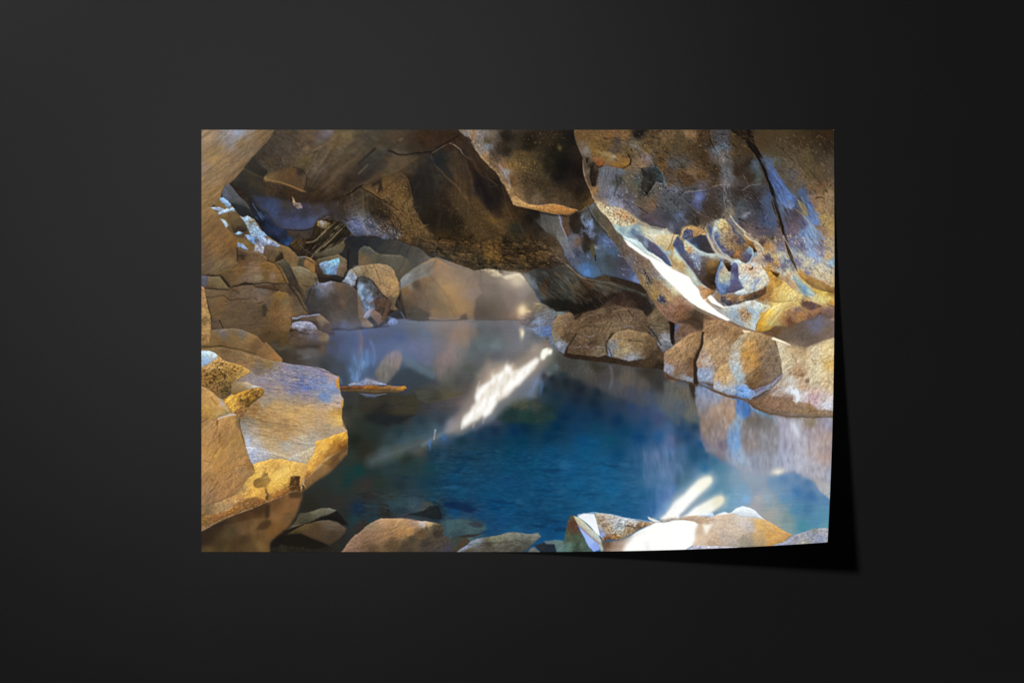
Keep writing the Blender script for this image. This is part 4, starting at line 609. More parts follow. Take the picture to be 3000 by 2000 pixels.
# ---- upper right rock wall, down to the fin ----------------------------------
RW = "C1 83,-4 98,-4 D1 240,-4 D2 240,110 228,118 215,113 205,121 185,127 165,133 148,131 140,137 130,141 120,141 105,135 95,131 85,127 80,124 60,115 40,105 20,95 0,80 C2 235,92 225,76 215,60 203,46 196,34 180,26 165,14 156,0 C1 150,150 143,140 133,127 122,115 115,105 108,88 103,72 99,60 97,42 94,32 88,15"
R(RW,
"C1 100,10:6a4c2a 120,15:70542c 140,8:7a5530 160,8:7c5a34 180,5:2a2420 200,8:56422a 220,10:6a5236 100,25:6e5a44 105,30:78706c 115,25:76582c 130,20:6a4e28 150,20:564a3c 145,32:5c4f3e 120,33:80602e 140,42:8c6230 155,45:7f5a30 160,52:8a5f28 165,35:64502e 175,25:6a604e 190,30:6c5430 205,20:5a4830 220,25:5c482c 175,45:6f5c48 190,42:7a6a6a 182,50:8c7050 215,40:5c4628 215,55:6a4a24 225,60:5a4230 230,50:565868 103,45:564a3c 108,60:6a5c4c 112,55:34281c 118,65:302418 113,75:5c4838 117,88:8c6840 120,45:8a5c34 125,50:824e28 130,60:5a5a60 130,75:65606a 140,85:6a6874 145,65:5e6068 150,72:3a3830 155,60:606a74 165,70:5c5548 172,62:65584a 180,75:50544e 175,85:5e5644 195,70:2c2a26 205,60:34383a 212,70:3c444c 190,85:3a3832 193,92:24221c 205,85:5e584e 215,80:545a60 225,80:5c4834 125,95:6e6258 140,100:7a8090 150,95:606070 130,108:8c7868 145,110:8088a0 165,100:5a5258 185,105:5c4c3a 200,110:6a5440 195,100:706450 215,95:545660 230,90:5c6070 115,105:90785c 122,115:a09078 135,118:b0a488 150,115:8c88a0 160,125:b8a078 145,125:c0b090 165,110:5c5868 175,120:64606c 190,128:504448 205,140:54505c 190,140:8c8478 160,138:90a0a8 150,140:a0b8b8 175,150:607890 165,148:98b0b0 195,150:b8c0b0 220,150:c8c8b8 225,130:3e4450 215,120:4c4a50 230,140:484a5c "
"C2 165,10:b0c4c0 175,10:90a4b0 180,3:505c70 190,5:b8c0b8 195,12:505470 185,16:8c9aac 205,8:c4bca0 200,20:505070 210,20:544c60 215,10:c8b890 205,28:5c7090 195,26:a8bcc0 220,30:4c4c64 218,38:606880 225,15:c8ac70 228,35:b08c50 230,25:b89858 228,5:503828 "
"D1 10,15:55452c 25,10:8a6a48 40,10:46301a 30,30:4c3a24 50,20:3a3028 60,30:5c6470 70,12:4a4a50 75,25:505a68 72,40:6a6460 90,15:4a3820 100,5:2c1e14 90,30:4e3c24 40,40:4c3622 20,50:4c5050 10,60:4a3218 25,62:7c5e48 40,68:6a4a28 60,60:403020 75,60:565658 80,65:606062 95,60:3a2c1e 100,45:44382a 115,30:4c3820 120,55:4a545c 130,60:4a4030 133,75:463c34 136,90:44444c 150,52:54503f 160,66:5c5240 170,79:5c5244 178,90:60564a 183,97:54565c 125,70:4e5450 110,70:3e3022 110,50:382c22 20,75:5a3e26 40,78:5c5460 60,80:4a3826 75,78:6c6464 30,90:46464a 35,100:6678a8 45,100:3a3234 10,100:4a4e58 20,110:403c38 55,105:40342a 50,115:44342a 65,115:3a3028 75,90:50484a 80,100:46484a 95,95:3a2e26 110,95:382c26 100,110:3e4448 95,120:4c5460 108,125:7c8490 82,122:a08060 90,130:60708c 120,110:34343a 130,95:3c3c40 125,130:34343a 138,100:46567a 142,125:48587c 140,140:48557a 120,140:463a3c 110,150:7a6460 125,150:6a5858 100,138:544440 10,130:50607c 15,120:484e64 30,135:3c342e 45,130:43352a 60,140:8c7860 70,145:c0b088 65,135:a8b0b0 55,145:50607c 45,142:8c7a5c 25,142:a88c60 20,148:504c5c 35,150:b08a58 5,150:404048 85,150:605868 95,150:8c8478 "
"130,20:503e24 150,10:4e3c22 160,25:50402a 180,15:4a3820 200,10:3a2a18 220,20:3a2e1c 225,5:3c2812 215,30:3a3020 175,35:564834 150,32:50452e 190,40:5a4a2c 205,45:4a3f30 225,60:5a4a3c 150,45:5a5a50 155,60:52483a 165,50:5e5240 175,65:565254 140,50:4c6080 147,62:4a6098 150,75:4a64a0 158,85:4a68a4 170,100:4c6cb0 173,108:4862a0 160,100:46608c 150,95:3c5074 165,80:5a4c3c 185,70:6a5848 195,65:64522e 200,85:6c5438 215,80:6c4e34 180,85:665848 188,92:44587c 185,105:4e5260 190,115:7c6e50 192,122:8c7c50 195,110:4a5a80 202,125:5a78b0 207,135:5878b8 205,105:8c6c54 215,100:8a6c48 225,97:907858 220,92:6a5636 215,115:96744c 230,115:8c7050 220,130:a08450 230,140:a88a50 210,145:8c7050 155,115:50586c 165,120:4a4a58 160,135:564a54 175,130:4c4048 180,115:484650 190,135:4e5a78 198,145:80a0c0 190,150:607ca8 175,145:6a5460 165,150:605064 215,152:8c6c50 228,150:a88858 "
"D2 5,10:4c5874 12,15:7a8898 15,8:c0b090 20,15:bca880 25,22:b88c58 30,8:343444 45,15:3c3838 55,20:463c3c 40,25:a8b8c0 55,28:b0b8b0 60,25:a89870 50,5:9a9490 55,12:b09878 63,8:404c70 70,15:4c5068 80,5:6a5c50 85,15:a88c64 95,10:544c50 75,25:4c4c60 95,20:8c6c4c 90,25:9c7440 80,30:c0a480 65,20:a89480 72,32:c8bca0 88,30:6a4418 10,30:5a6880 25,35:7880a0 30,30:90a8c0 15,22:48587c 20,45:504860 35,40:5c5464 45,45:58504c 30,55:544440 55,40:7a5c34 50,55:503818 58,60:3c2818 55,75:4c3828 40,65:4c3834 5,25:b8d0d0 10,35:c8c8a0 15,45:a89060 5,40:b08c5c 28,60:a8b8a8 22,52:b0a078 40,70:9aa0a0 45,78:a0785c 42,85:b88c54 50,80:b08450 "
"65,45:58688c 70,40:7080a0 72,50:b0a488 70,60:b8b090 66,60:5c6c94 78,62:c0b898 80,55:b8a888 85,45:505478 90,50:544c6c 90,60:5c5c84 82,70:5a5470 70,75:5870a0 75,80:54587c 90,75:605c7c 95,68:90a0b8 75,42:6c5440 80,48:4a3420 88,38:c8d0c8 95,35:b0c0c8 100,28:586080 108,22:6a7c9c 108,35:504c60 110,28:58587c 115,25:80a0b0 98,42:c8c8b8 105,45:d0bca0 115,40:c8b49c 125,30:c0a890 120,20:c8b898 113,47:a07044 110,55:c8b090 105,65:c0ccd0 120,65:c8ccc4 130,62:d0c8b0 125,72:a8acb0 115,75:b8c0c0 100,80:c8ccc8 110,82:b0b8b0 95,85:a89c88 130,50:b8bcb8 138,50:b88438 125,50:b8a088 "
"110,10:84582a 115,18:6c4418 105,5:b0a480 120,10:b8a890 130,10:54443c 138,15:a87844 150,10:50485c 145,5:504438 155,20:6c6c88 145,18:b89468 148,8:a08c78 135,25:c0a068 135,32:504c64 140,35:5c5468 148,32:c8b078 150,40:b88c48 152,42:9c7460 160,35:90949c 165,40:5c6c84 168,48:80848c 160,45:6a6480 165,30:a8b0a8 155,28:c0b8a0 155,50:a8a8a0 145,55:a87430 140,60:c09038 150,58:8c6428 150,68:c09848 160,70:d0b068 145,75:b88c40 135,82:7c5428 125,85:74503c 115,88:5c4434 130,90:a07440 145,90:c8a458 160,90:e0c878 155,80:d8bc68 170,80:dcc070 165,65:98785c 175,72:c09870 170,60:c8a078 165,55:c8c4a8 180,55:c0b490 175,62:c8d0c0 185,70:90a8b0 190,80:7898a8 195,85:84a0b0 200,88:c0c8c0 190,68:c8b078 185,55:b08038 195,62:a47434 205,68:8c6440 215,75:a07c40 225,78:8c6838 232,82:946c34 195,75:c8b880 210,80:c8a850 220,85:d8bc58 225,92:e0c870 215,95:d8c880 205,92:d8c890 230,98:c09040 195,95:b08c54 185,90:d8c078 180,100:d8bc70 190,100:6c4c3c 200,102:604844 210,108:7c5840 195,110:a07848 220,105:a08050 230,105:6c5450 170,115:9c7454 180,110:7c6460 165,105:c8a860 185,118:b07c44 160,120:a87c48 170,125:784c34 200,118:845c48 150,100:dcc070 145,110:d8c078 "
"85,100:a0a4a8 95,100:c0c8c8 105,98:b0b8c0 110,102:c0ccd4 80,90:a0846c 75,95:58545c 85,95:4c4450 70,88:a87c4c 95,90:8c6c44 110,90:604838 90,110:90a0b0 80,108:a8b0b0 100,112:b08c60 108,118:ac8a60 105,108:94a4b0 115,110:94acc0 120,105:c0d0d8 125,108:c8d4d8 120,120:c0c8cc 100,130:a0acb4 115,132:b8c4c8 90,122:90a0a4 130,118:c89c40 140,115:dcb850 125,130:c49430 130,138:c89c38 140,132:d0ac48 145,125:b0a070 150,115:d4b068 135,105:d0c0a0 "
"170,10:6c6c8c 175,25:8490a0 185,15:605c80 195,10:90a8d0 200,25:84a0cc 210,38:a8b8cc 205,15:70809c 215,15:74708c 215,25:8484a0 225,10:b09870 225,30:c0a070 232,50:b8a890 185,30:b8b8a8 195,40:c0bc9c 210,55:c8bc98 225,60:c8b890 235,70:c8b080 185,42:7c7c98 180,35:706c90 195,52:7c7894 190,48:b8b49c 230,42:8cb4d4 215,45:c8bc9c 222,68:c0a484",
(0.20,7,6,-50,.15,.02), 1.1, .5, cw=.8, p=3.6)
# speckle and mineral stains
N("C1 90,0 235,0 235,60 170,60 110,40", "8a6a3c", .12, 4, 2.4, -20, .5, 8); N("C1 90,0 235,0 D1 60,10 60,70 0,90 C1 200,60", "2c2218", .12, 4, 3, -20, .55, 10)
N("C1 125,55 160,60 235,80 D1 100,100 D1 20,150 C1 200,120 140,108", "a0a8b8", .07, 3, 2, -30, .7, 8, 4); N("C1 130,60 152,60 152,100 128,105", "9494a0", .14, 2, 9, -8, .5, 5)
N("D1 0,0 60,5 70,60 40,70 0,70", "8c6a40", .10, 3, 2.4, 0, .6, 8); N("D1 60,10 80,20 80,110 70,60", "9ca0a8", .14, 2.4, 4, 0, .6, 4, 4)
N("D1 125,10 235,5 235,80 190,85 150,40", "2c2214", .14, 5, 4, -55, .4, 10); N("D1 150,40 235,60 235,140 200,95", "9c7850", .14, 4, 3, -55, .5, 8)
N("C1 118,105 150,112 180,138 165,145 140,135", "e0c898", .24, 3, 2, -30, .8, 4); N("C1 118,105 150,112 180,138 165,145 140,135", "5c3c20", .12, 2.4, 1.8, -30, .8, 4, 4)
N("C1 140,138 170,142 235,150 C2 235,30 180,10", "d8e8e4", .18, 9, 3, -45, .6, 5); N("C1 140,138 170,142 235,150 C2 235,30 180,10", "506c88", .14, 9, 2.6, -45, .6, 5)
N("D2 60,-5 235,-5 235,60 170,60 60,30", "dcc8a0", .14, 4, 3, -50, .6, 6, 4); N("D2 60,-5 235,-5 235,60 170,60 60,30", "444060", .14, 5, 3, -55, .55, 6, 4)
N("D2 95,40 135,35 138,70 100,80", "f0ece0", .16, 4, 3, 0, .6, 4); N("D2 85,95 125,95 120,130 95,125", "e8eef2", .14, 5, 3, -50, .6, 4); N("D2 180,30 235,40 235,75 190,55", "e8dcc0", .2, 5, 3, -35, .6, 5)
N("D2 135,70 180,80 180,120 130,115", "8c5c28", .12, 4, 2.4, 40, .6, 6); N("D2 140,80 235,90 200,100 150,125", "f0d888", .14, 6, 2.6, 35, .55, 6); N("D2 110,88 140,80 135,100 112,98", "5c3c20", .26, 4, 3, 20, .7, 4)
G("D2 103,116:11,9,20,a87c50,.5"); N("D2 93,110 105,107 116,118 110,128 96,124", "80583c", .26, 1.8, 1.8, 0, .8, 3, 4); N("D2 93,110 105,107 116,118 110,128 96,124", "d4bc98", .18, 1.8, 1.8, 0, .7, 3, 4)
# shapes
V = (0.12, 6, 5, -50, .1, .015)
R("C1 183,56 195,54 205,54 213,62 217,72 215,78 206,77 203,82 198,90 193,97 188,88 184,78 188,68", "C1 205,62:363c40 212,70:3c464e 195,72:2a2824 190,82:34332e 194,92:201e18", V, 1.2, .5); S("C1 193,97 200,87 206,77 222,82", "a0a09c", .8, .8, .7)
R("C1 122,31 140,36 155,46 163,44 168,40 170,48 165,54 155,57 143,54 130,46", "C1 135,38:8c7450 145,44:8c6c48 160,50:8c6028 150,54:84582a", V, 1.2, .5); S("C1 165,38 169,44 168,50 158,57", "241c16", 2, 1, .8, 1.3); S("C1 130,35 145,44 155,49", "a09888", 1.6, 1, .6, 2)
R("C1 116,45 122,43 130,51 126,55 121,54", "865028", V, 1.2); S("C1 119,54 123,56 128,53", "181410", 1.6, 1.2, .8)
R("C1 110,55 113,52 116,65 120,70 119,82 113,83 110,72", "C1 112,60:2a1e14 116,78:30241a", (0.3,3,4,0,.2,.01), 1.4, .6); R("C1 103,40 107,42 106,50 103,48", "2e241a", None, 1.4)
R("C1 122,57 130,54 148,56 155,66 152,76 146,90 140,101 125,98 122,80", "C1 130,62:60646c 140,70:646470 128,85:6c6a70 145,78:4c4c48 142,92:7c8496 135,95:6c6878", (0.2,2.5,9,-6,.12,.015), 2, .6, a=.85); S("C1 148,68 150,80 145,95", "2e2c28", 3, 2, .5, 3)
R("C1 173,10 178,2 188,0 186,8 178,11", "221c18", TS, 2); S("C1 188,2 205,4 215,1", "201810", 1.6, 1, .8, 1.5)
S("C1 155,18 175,24 190,34 200,48 203,54", "948c90", 1.4, 2, .6, 1.8, brk=.3); S("C1 180,112 195,124", "20160f", 1.4, .8, .9); S("C1 195,124 208,134 225,148", "a88070", 1, .8, .7); S("C1 182,100 187,108", "20160f", 1, 1, .8)
R("C1 184,128 195,122 205,130 222,143 218,146 200,142 188,134", "C1 195,130:544850 210,138:54505c", V, 1.6); S("C1 180,134 195,141 215,145 230,150", "d0b888", 1.2, .8, .7, 1.4)
G("C1 205,112:7,5,-20,8c5c34,.6 C1 188,53:6,3,-40,a08060,.5")
S("C1 97,40 100,60 105,76 110,90 117,104 124,115 135,128 145,142 152,152", "c0a078", 1.4, 2, .6, 1.5, brk=.35)
# the dark fissure
R("D1 82,-2 90,-2 97,6 104,11 112,17 119,22 123,30 127,37 131,45 135,55 140,67 144,78 146,90 149,102 153,115 156,128 160,140 163,155 D2 166,5 169,18 173,30 177,42 182,53 176,47 171,38 167,28 163,14 161,0 D1 158,152 154,142 151,130 147,120 144,108 142,95 138,80 133,67 128,55 124,46 117,36 110,27 104,16 96,9 86,5", "D1 95,5:281c12 115,25:1c150f 128,48:19120d 145,95:1c130c 155,135:20160c D2 165,10:3c2c22 172,35:54442f", (0.1,8,5,-60,.05,.005), 1.1, .4)
R("D1 103,-2 110,-2 116,8 119,22 113,16 107,8", "1e150e", None, 1.3)
S("D1 143,98 147,112 150,124 155,140 158,155 D2 161,12 168,32", "a87c54", 1, 1.4, .7, 1.1, brk=.2)
R("D1 69,124 73,126 77,136 74,134", "1e140e", None, 1.2); R("D2 103,2 108,4 113,9 118,18 121,23 117,25 113,18 108,10", "D2 107,6:94642c 117,22:502e14", V, 1.1, .3); R("D2 142,52 154,55 151,60 145,58", "64400f", V, 1.2, .3); S("D2 128,43 136,51 154,55", "805c34", .8, .8, .7)
# white vein network
for q, c, w in [("D1 12,96 17,91 35,89 50,87 62,82 75,80", "b0a49c", 1), ("D1 58,95 68,103 77,109", "a8a0a4", 1), ("D1 73,82 76,92 79,105 83,115 82,125", "a49ca8", 1.2), ("D1 12,102 30,118 45,126 60,131", "a08c7c", 1), ("D1 85,88 100,89 115,93 135,93", "706c66", .8), ("D1 100,89 110,82 127,79", "7c8888", .9), ("D1 0,138 12,147", "9498a4", .9), ("D1 160,108 165,113 173,116", "94a4cc", 1), ("D1 95,135 105,130 111,123", "a8b0b8", 1.4), ("C1 225,148 228,143 231,138", "9098a8", 1), ("D1 40,143 45,138", "241c14", 1), ("D1 175,114 178,118", "201c20", 2), ("D1 208,101 213,99 220,101", "2c1e12", 1.6), ("D1 218,142 221,138", "40300c", 1.4), ("D1 121,120 124,112", "18181a", 1), ("D1 50,0 52,15 58,27 62,32", "241810", 1.4)]:
    S(q, c, w, w * .7, .8, 1, brk=.15)
for q, w0, w1, c in [("D1 82,126 92,138 102,148 114,158", 2.4, 1.2, "d8ccb0"), ("D1 60,134 58,145 60,156", 3, 2, "b8c8cc"), ("D2 17,8 25,15 38,24 50,28 60,28 75,35 83,37", 2.4, 2, "c4d0d0"), ("D2 48,0 55,14 64,26 72,31 82,35", 2.4, 2.4, "c8b498"), ("D2 0,20 5,30 15,45 25,55 35,68 48,77", 3, 2, "b8ccc8"), ("D2 88,38 84,42 82,54 76,60", 2, 1.6, "d0d4cc"), ("D2 88,38 98,42 108,40 114,30 113,22", 2.4, 2, "b8d0d8"), ("D2 62,48 60,58 62,72 64,84", 1.6, 1.4, "7084ac"), ("D2 68,86 85,83 95,80 110,84 125,78 136,72 138,62 134,50", 2.2, 2, "d0d4cc"), ("D2 104,0 115,7 125,12 130,18", 2.4, 2, "c8b890"), ("D1 25,142 14,148 17,158", 2, 2, "b89c70"), ("D1 45,142 50,155", 2, 1.6, "c0a878"), ("D2 168,50 180,62 195,78 206,88", 2, 2, "c4bc9c"), ("D2 178,56 190,68 205,80", 2, 1.6, "d8b468"), ("D2 165,62 172,68 178,78", 1.2, 1, "a08474"), ("D2 120,140 122,128 130,118 140,106", 1.6, 1.2, "e4ecec"), ("D2 56,88 62,82 64,76", 2, 1.5, "a8bcc8"), ("D2 192,60 215,66 235,80", 1, 1, "84603c"), ("D2 192,92 215,102 232,105", 1.4, 1, "e0cc90"), ("D1 160,155 D2 170,20 180,34 195,48 215,60", 2.4, 2, "c0b89c"), ("D2 176,10 190,22 205,34 218,42", 1.4, 1, "a89898"), ("D2 195,0 200,18 212,36", 8, 5, "90b0d8")]:
    S(q, c, w0, w1, .62, 1.8, .6, brk=.25)
# blades (curved dark hollows)
R("D2 18,9 30,2 48,0 52,10 58,22 61,27 45,26 30,17", "D2 30,8:343444 45,15:3c3838 55,22:443a3c 25,8:3c4660", V, 1.4, .5)
R("D2 63,12 62,2 72,-4 95,0 100,14 88,26 82,33 74,27", "D2 66,8:44547c 74,18:4a4e68 85,10:7c6a54 92,8:504850 88,20:8c7050 80,28:4c4858 95,12:8c6c48", (0.25,5,4,-40,.2,.02), 1.6, .6, a=.75)
R("D2 10,24 30,26 50,35 64,38 60,48 58,60 60,78 48,76 36,68 28,55 15,40 5,28", "D2 20,32:5c6c8c 32,34:7888a4 20,42:4e4860 38,44:5c5464 28,52:50444c 48,48:6c5034 52,58:44301a 56,70:4c3828 42,66:4a3632 56,42:7c5c34", V, 2, .6, a=.85)
N("D2 12,26 40,30 45,50 30,50", "b8c4d4", .12, 2, 4, 0, .7, 4, 4)
R("D2 69,38 74,46 80,53 84,56 82,70 92,76 88,82 72,85 64,80 61,70 60,58 64,46", "D2 68,42:6c80a4 64,60:54689c 73,52:b4a486 72,62:b4b094 68,76:587cb0 80,64:a8ac9c 78,78:50587c 86,76:585474", V, 1.3, .4)
R("D2 84,42 88,40 93,44 94,56 94,66 100,74 102,79 90,82 82,84 80,74 83,62 83,50", "D2 88,46:50486c 90,56:54507c 88,68:585a88 95,75:605c7c 85,78:5a5674", V, 1.6, .4)
S("D2 68,40 74,48 81,55", "301c10", 2, 1.4, .6, 2); R("D2 92,33 100,24 108,18 113,24 112,34 107,40 100,38", "D2 98,30:505a80 108,24:6c80a0 108,34:504860", V, 1.8, .5)
R("D2 110,46 114,44 115,48 110,50", "603818", None, 1.2); S("D2 108,49 118,52 135,58", "a8845c", .9, .7, .6)
R("D2 182,54 192,58 205,62 220,68 235,78 235,84 222,82 208,78 196,70 186,60", "D2 188,58:b08038 200,66:94703c 215,76:a07c44 228,80:8c6634", V, 1.6, .5)
R("D2 172,58 180,60 192,72 205,86 205,90 192,86 180,72", "D2 180,66:94a8a8 190,78:7498b0 200,88:a8bcc0", V, 1.8, .5)
R("D2 68,87 80,86 92,90 108,86 122,82 134,76 132,86 118,92 105,97 92,100 80,104 70,96", "D2 72,92:54505c 82,90:a88058 95,92:84603c 112,90:5c4030 126,84:74503a 82,98:484450 90,98:605450 76,100:54505c", (0.35,6,3,15,.2,.02), 2, .7, a=.85)
R("D2 119,140 121,130 128,119 138,108 150,104 158,112 152,122 145,132 138,138 128,141", "D2 128,122:cc9c3c 140,114:e4c058 132,132:dcb040 140,128:c4b070 146,120:d0b870 126,137:c08c2c", (0.12,9,3,48,.1,.015), 1.4, .4); S("D2 119,139 122,128 130,118 137,110", "805420", 1.2, 1, .7, brk=.3); S("D2 131,136 140,128 147,119", "94845c", 2, 1.2, .5, 2)
R("D2 188,96 198,97 210,102 222,108 214,113 202,112 192,106", "D2 192,100:604038 202,106:5c4448 212,108:7c5840", (0.25,5,4,0,.15,.02), 3, .8, a=.8)
R("D2 196,112 220,104 240,106 240,122 228,120 216,113 205,119", "D2 205,114:a0704c 225,112:745858 232,118:8c6c60 222,106:98745c", V, 2.4, .6, a=.8)
# ---- right wall, second pass: hollows, ridges and stains -----------------------
M1 = (0.16, 6, 4, -50, .13, .012)
SM = (0.10, 8, 5, -50, .07, .008)
# top brown mass, smoother
R("D1 118,0 240,-2 240,60 215,80 190,62 165,40 140,38 128,25", "D1 130,10:4c3a22 150,8:4e3c24 165,25:50402a 180,12:46351f 205,8:3a2a18 225,20:38291a 150,30:52452f 175,35:544632 195,42:5a4a2f 210,38:463a28 228,55:54463a 215,60:58482f 190,55:5a4a30 225,5:3a2814", SM, 12, a=.85)
R("D1 -5,20 20,10 45,18 50,40 55,62 40,78 10,72 -8,60", "D1 10,25:54442c 30,25:4a3720 45,40:48341d 10,50:4c4a44 25,60:76583c 40,65:5c4426 20,70:563c22 50,58:44301c", SM, 14, a=.6)
# grey-brown dark panels
R("D1 14,93 35,90 60,83 75,82 100,90 134,94 141,105 145,130 149,150 142,158 120,152 102,140 86,128 60,131 35,120 12,103", "D1 22,100:44464e 35,98:5c68a0 33,108:50547c 50,112:40342c 60,120:44362a 55,98:4a3c36 70,100:4a464a 90,105:443e3c 95,95:3c302a 120,100:3a3030 100,118:4c525a 120,112:3c3c44 135,108:485878 136,135:46587c 115,130:484650 110,146:6c5a5a 130,150:544c58 84,120:7c7060 95,110:4c545c", SM, 5, a=.85)
R("C1 175,106 190,98 212,92 235,96 D1 12,104 35,121 58,132 45,139 15,141 5,150 C1 225,148 212,138 198,126 186,116", "C1 190,106:605444 200,110:745440 210,120:4c4a50 222,108:50565c 220,130:403e46 208,130:504850 230,122:48525c 230,140:484c5c D1 5,112:4c4e54 8,128:54607c 22,128:403a38 30,135:3e342c 15,137:46464e 45,134:54443a", SM, 5, a=.8)
S("D1 8,123 14,132 20,136", "7080b0", 3, 2, .45, 4); G("D1 35,100:4,6,0,6a7cb4,.6 D1 104,126:5,3,25,909cac,.7 D1 110,122:3,2,40,98a4b0,.6 C1 228,142:4,6,20,8c94a0,.4")
# blue stripes either side of the fissure
R("D1 126,42 135,44 146,56 156,70 165,84 172,98 176,112 170,115 160,109 150,99 144,85 138,68 132,54", "D1 133,50:506074 140,56:4c6490 146,68:4a629c 152,80:4c66a4 160,92:5470a8 168,104:5878b8 172,110:6888c4 150,92:44587c 140,66:44567c", (0.16,12,3,-62,.1,.01), 3, a=.9)
S("D1 146,62 156,78 166,92 173,107", "7090cc", 2.4, 1.4, .5, 3); S("D1 146,100 152,112 160,132 166,150", "506888", 5, 4, .5, 5)
R("D1 184,86 191,90 197,100 203,112 208,126 211,139 204,138 199,128 192,116 185,104 181,92", "D1 188,92:465a80 195,104:4c6090 203,120:5878b0 208,134:6484c0 188,104:545c64", (0.16,8,3,-62,.1,.01), 3, a=.9)
R("D1 180,103 187,107 195,118 198,126 190,124 184,114", "8f8058", SM, 3, a=.9)
R("D1 176,116 188,127 200,137 214,150 222,160 200,160 190,150 180,140 170,128 163,116", "D1 180,125:54484c 190,138:5c5470 200,148:7c9cc4 180,145:604c50 195,150:7088b4 172,122:50485a 210,155:7488a8", (0.14,8,3,-50,.1,.01), 3, a=.8)
S("D1 175,115 190,127 205,140 222,156", "94806c", 1.2, 1, .8, 1); S("D1 190,128 200,140 206,152 D2 208,12", "90aed0", 4, 6, .6, 4)
S("D1 131,46 140,68 146,92 152,114", "141010", 2.5, 2, .25, 3); S("D1 116,48 122,58 128,66", "54687c", 5, 3, .5, 4)
# vein cluster
N("D1 52,4 62,6 64,30 78,40 84,70 82,110 86,122 76,118 72,80 70,45 60,34", "8c98a0", .24, 2, 4, 0, .6, 2); N("D1 70,80 82,80 84,125 76,120", "b0a8ac", .22, 1.6, 4, 0, .6, 2)
N("D1 0,55 15,52 30,60 50,62 60,70 30,72 5,70", "a08058", .16, 3, 2, 0, .5, 4)
# eye-shaped hollow rim, ridge
S("C1 199,54 208,55 215,63 218,76", "7c8688", 1, .8, .7, 1.2); S("C1 205,76 216,76 224,80 232,83", "8c949c", .8, .6, .6)
R("C1 197,56 203,54 210,57 214,64 217,74 216,78 206,76 203,71 198,66", "C1 204,60:343c3e 212,70:3e4a52 206,66:2c3232", SM, 1.5, .4); R("C1 188,69 197,66 204,72 203,80 198,89 193,97 188,88 185,79", "C1 192,74:38362e 197,72:2a2824 190,84:3c3e36 196,86:24221c 193,94:1c1a14", SM, 1.5, .4)
R("C1 128,30 142,34 156,44 164,42 168,47 165,54 156,57 146,55 134,47 124,40", "C1 135,35:94784c 150,42:7c6448 145,38:a09070 150,50:8c642c 160,50:8f662c 155,55:744c1e 132,42:84602e", (0.14,10,3,-25,.1,.01), 3.4, a=.9)
S("C1 165,37 169,43 168,51 158,56", "1c1610", 2, 1.2, .8, 1.6)
# speckled cream shelf
R("C1 112,97 120,103 135,112 150,113 160,118 175,128 183,134 175,140 160,143 145,139 133,128 122,116", "C1 118,103:a89070 125,110:c4b48c 138,118:d0c8a4 150,122:c8a880 160,130:b89060 170,134:c0a478 150,134:d4cca8 165,140:ccc8a8", (0.2,3,2.4,-40,.3,.015), 3, a=.9)
N("C1 120,104 150,114 182,134 160,142 140,132", "6c4828", .30, 2, 1.6, -30, .75, 3, 3); N("C1 120,104 150,114 182,134 160,142 140,132", "7c84a8", .16, 2.4, 2, -30, .6, 3, 3); N("C1 115,100 135,112 150,130 140,134 125,118", "f0ecd4", .2, 2, 2, -30, .6, 3, 3)
R("C1 142,138 160,143 178,140 192,142 208,147 228,151 238,156 C2 236,0 222,4 205,10 190,2 172,4 158,2 C1 150,152", "C1 148,142:a8c8c8 158,146:90a8b0 165,143:b8ccc0 172,150:58708c 180,146:98acb0 190,146:c8c4a0 200,150:d0d0b8 215,153:d8dcc8 228,154:c8c8b0 C2 165,4:b4ccd0 178,2:64748c 200,4:d0ccb4 215,6:ccb88c 230,4:a89c80", (0.2,9,2.6,-42,.12,.012), 4, a=.85)
# parallel streaks leading into the white light
R("C2 158,1 172,5 185,13 198,23 210,32 222,41 233,48 D2 6,52 C2 222,46 205,37 190,29 175,19 163,9", "C2 165,6:c8dce0 185,20:bcd0d0 205,33:d4dcd0 225,44:e4ece8", (0.16,10,2,-40,.1,.01), 2.4)
R("C2 175,-1 190,2 205,11 218,24 227,37 231,46 222,42 210,32 195,22 185,12", "C2 185,5:5c6478 200,14:544e6a 212,25:504e6c 222,36:4c567c 190,12:7c8ca0", (0.2,10,2.4,-44,.12,.01), 2)
R("C2 192,-2 240,-2 240,34 232,44 224,30 214,17 202,7", "C2 200,3:d0ccb4 212,8:ccb88c 225,5:c8b890 218,16:bcae84 230,18:b08c50 232,32:b89050 222,26:a8bcc0", (0.16,9,2.6,-44,.12,.01), 2.5)
S("C2 210,14 220,26 230,42", "b8d0d8", 3, 2, .6, 2.5); S("C2 234,-6 228,10 222,22", "70401c", 1.3, .8, .85); R("C2 231,8 238,2 240,30 233,26", "6c88a8", M1, 3, a=.8)
# cream band and the dark valley right of it
R("D2 -2,20 2,20 10,34 20,47 28,57 36,68 46,77 40,81 30,73 22,62 10,55 -2,50", "D2 2,28:c4d0c0 2,40:b0905c 8,44:b89868 6,35:ccc498 14,48:b09060 12,53:a89468 20,55:b8b494 28,64:b4bcac 34,71:a0b0ac 24,50:a8c0c4 40,76:b08c64", (0.18,7,2.4,-48,.14,.012), 1.8)
R("D2 -3,12 5,1 14,5 17,9 14,19 24,28 32,33 45,30 60,37 67,38 63,48 61,60 61,72 60,79 50,76 38,69 33,62 26,52 18,42 8,30 0,20", "D2 4,8:4c5070 8,20:485680 12,28:585a6c 20,35:585068 28,32:90a4b4 32,38:6c7890 25,42:504a60 35,45:7c88a0 33,52:584c54 42,42:5a4c4c 48,36:6c5c58 55,40:94703c 50,48:5c4a34 56,52:5a4020 44,55:504444 52,62:40301c 58,60:281c10 40,62:54443c 48,70:4c3834 56,74:503820 60,70:3a2614", (0.2,6,3,-50,.14,.012), 1.8, .5)
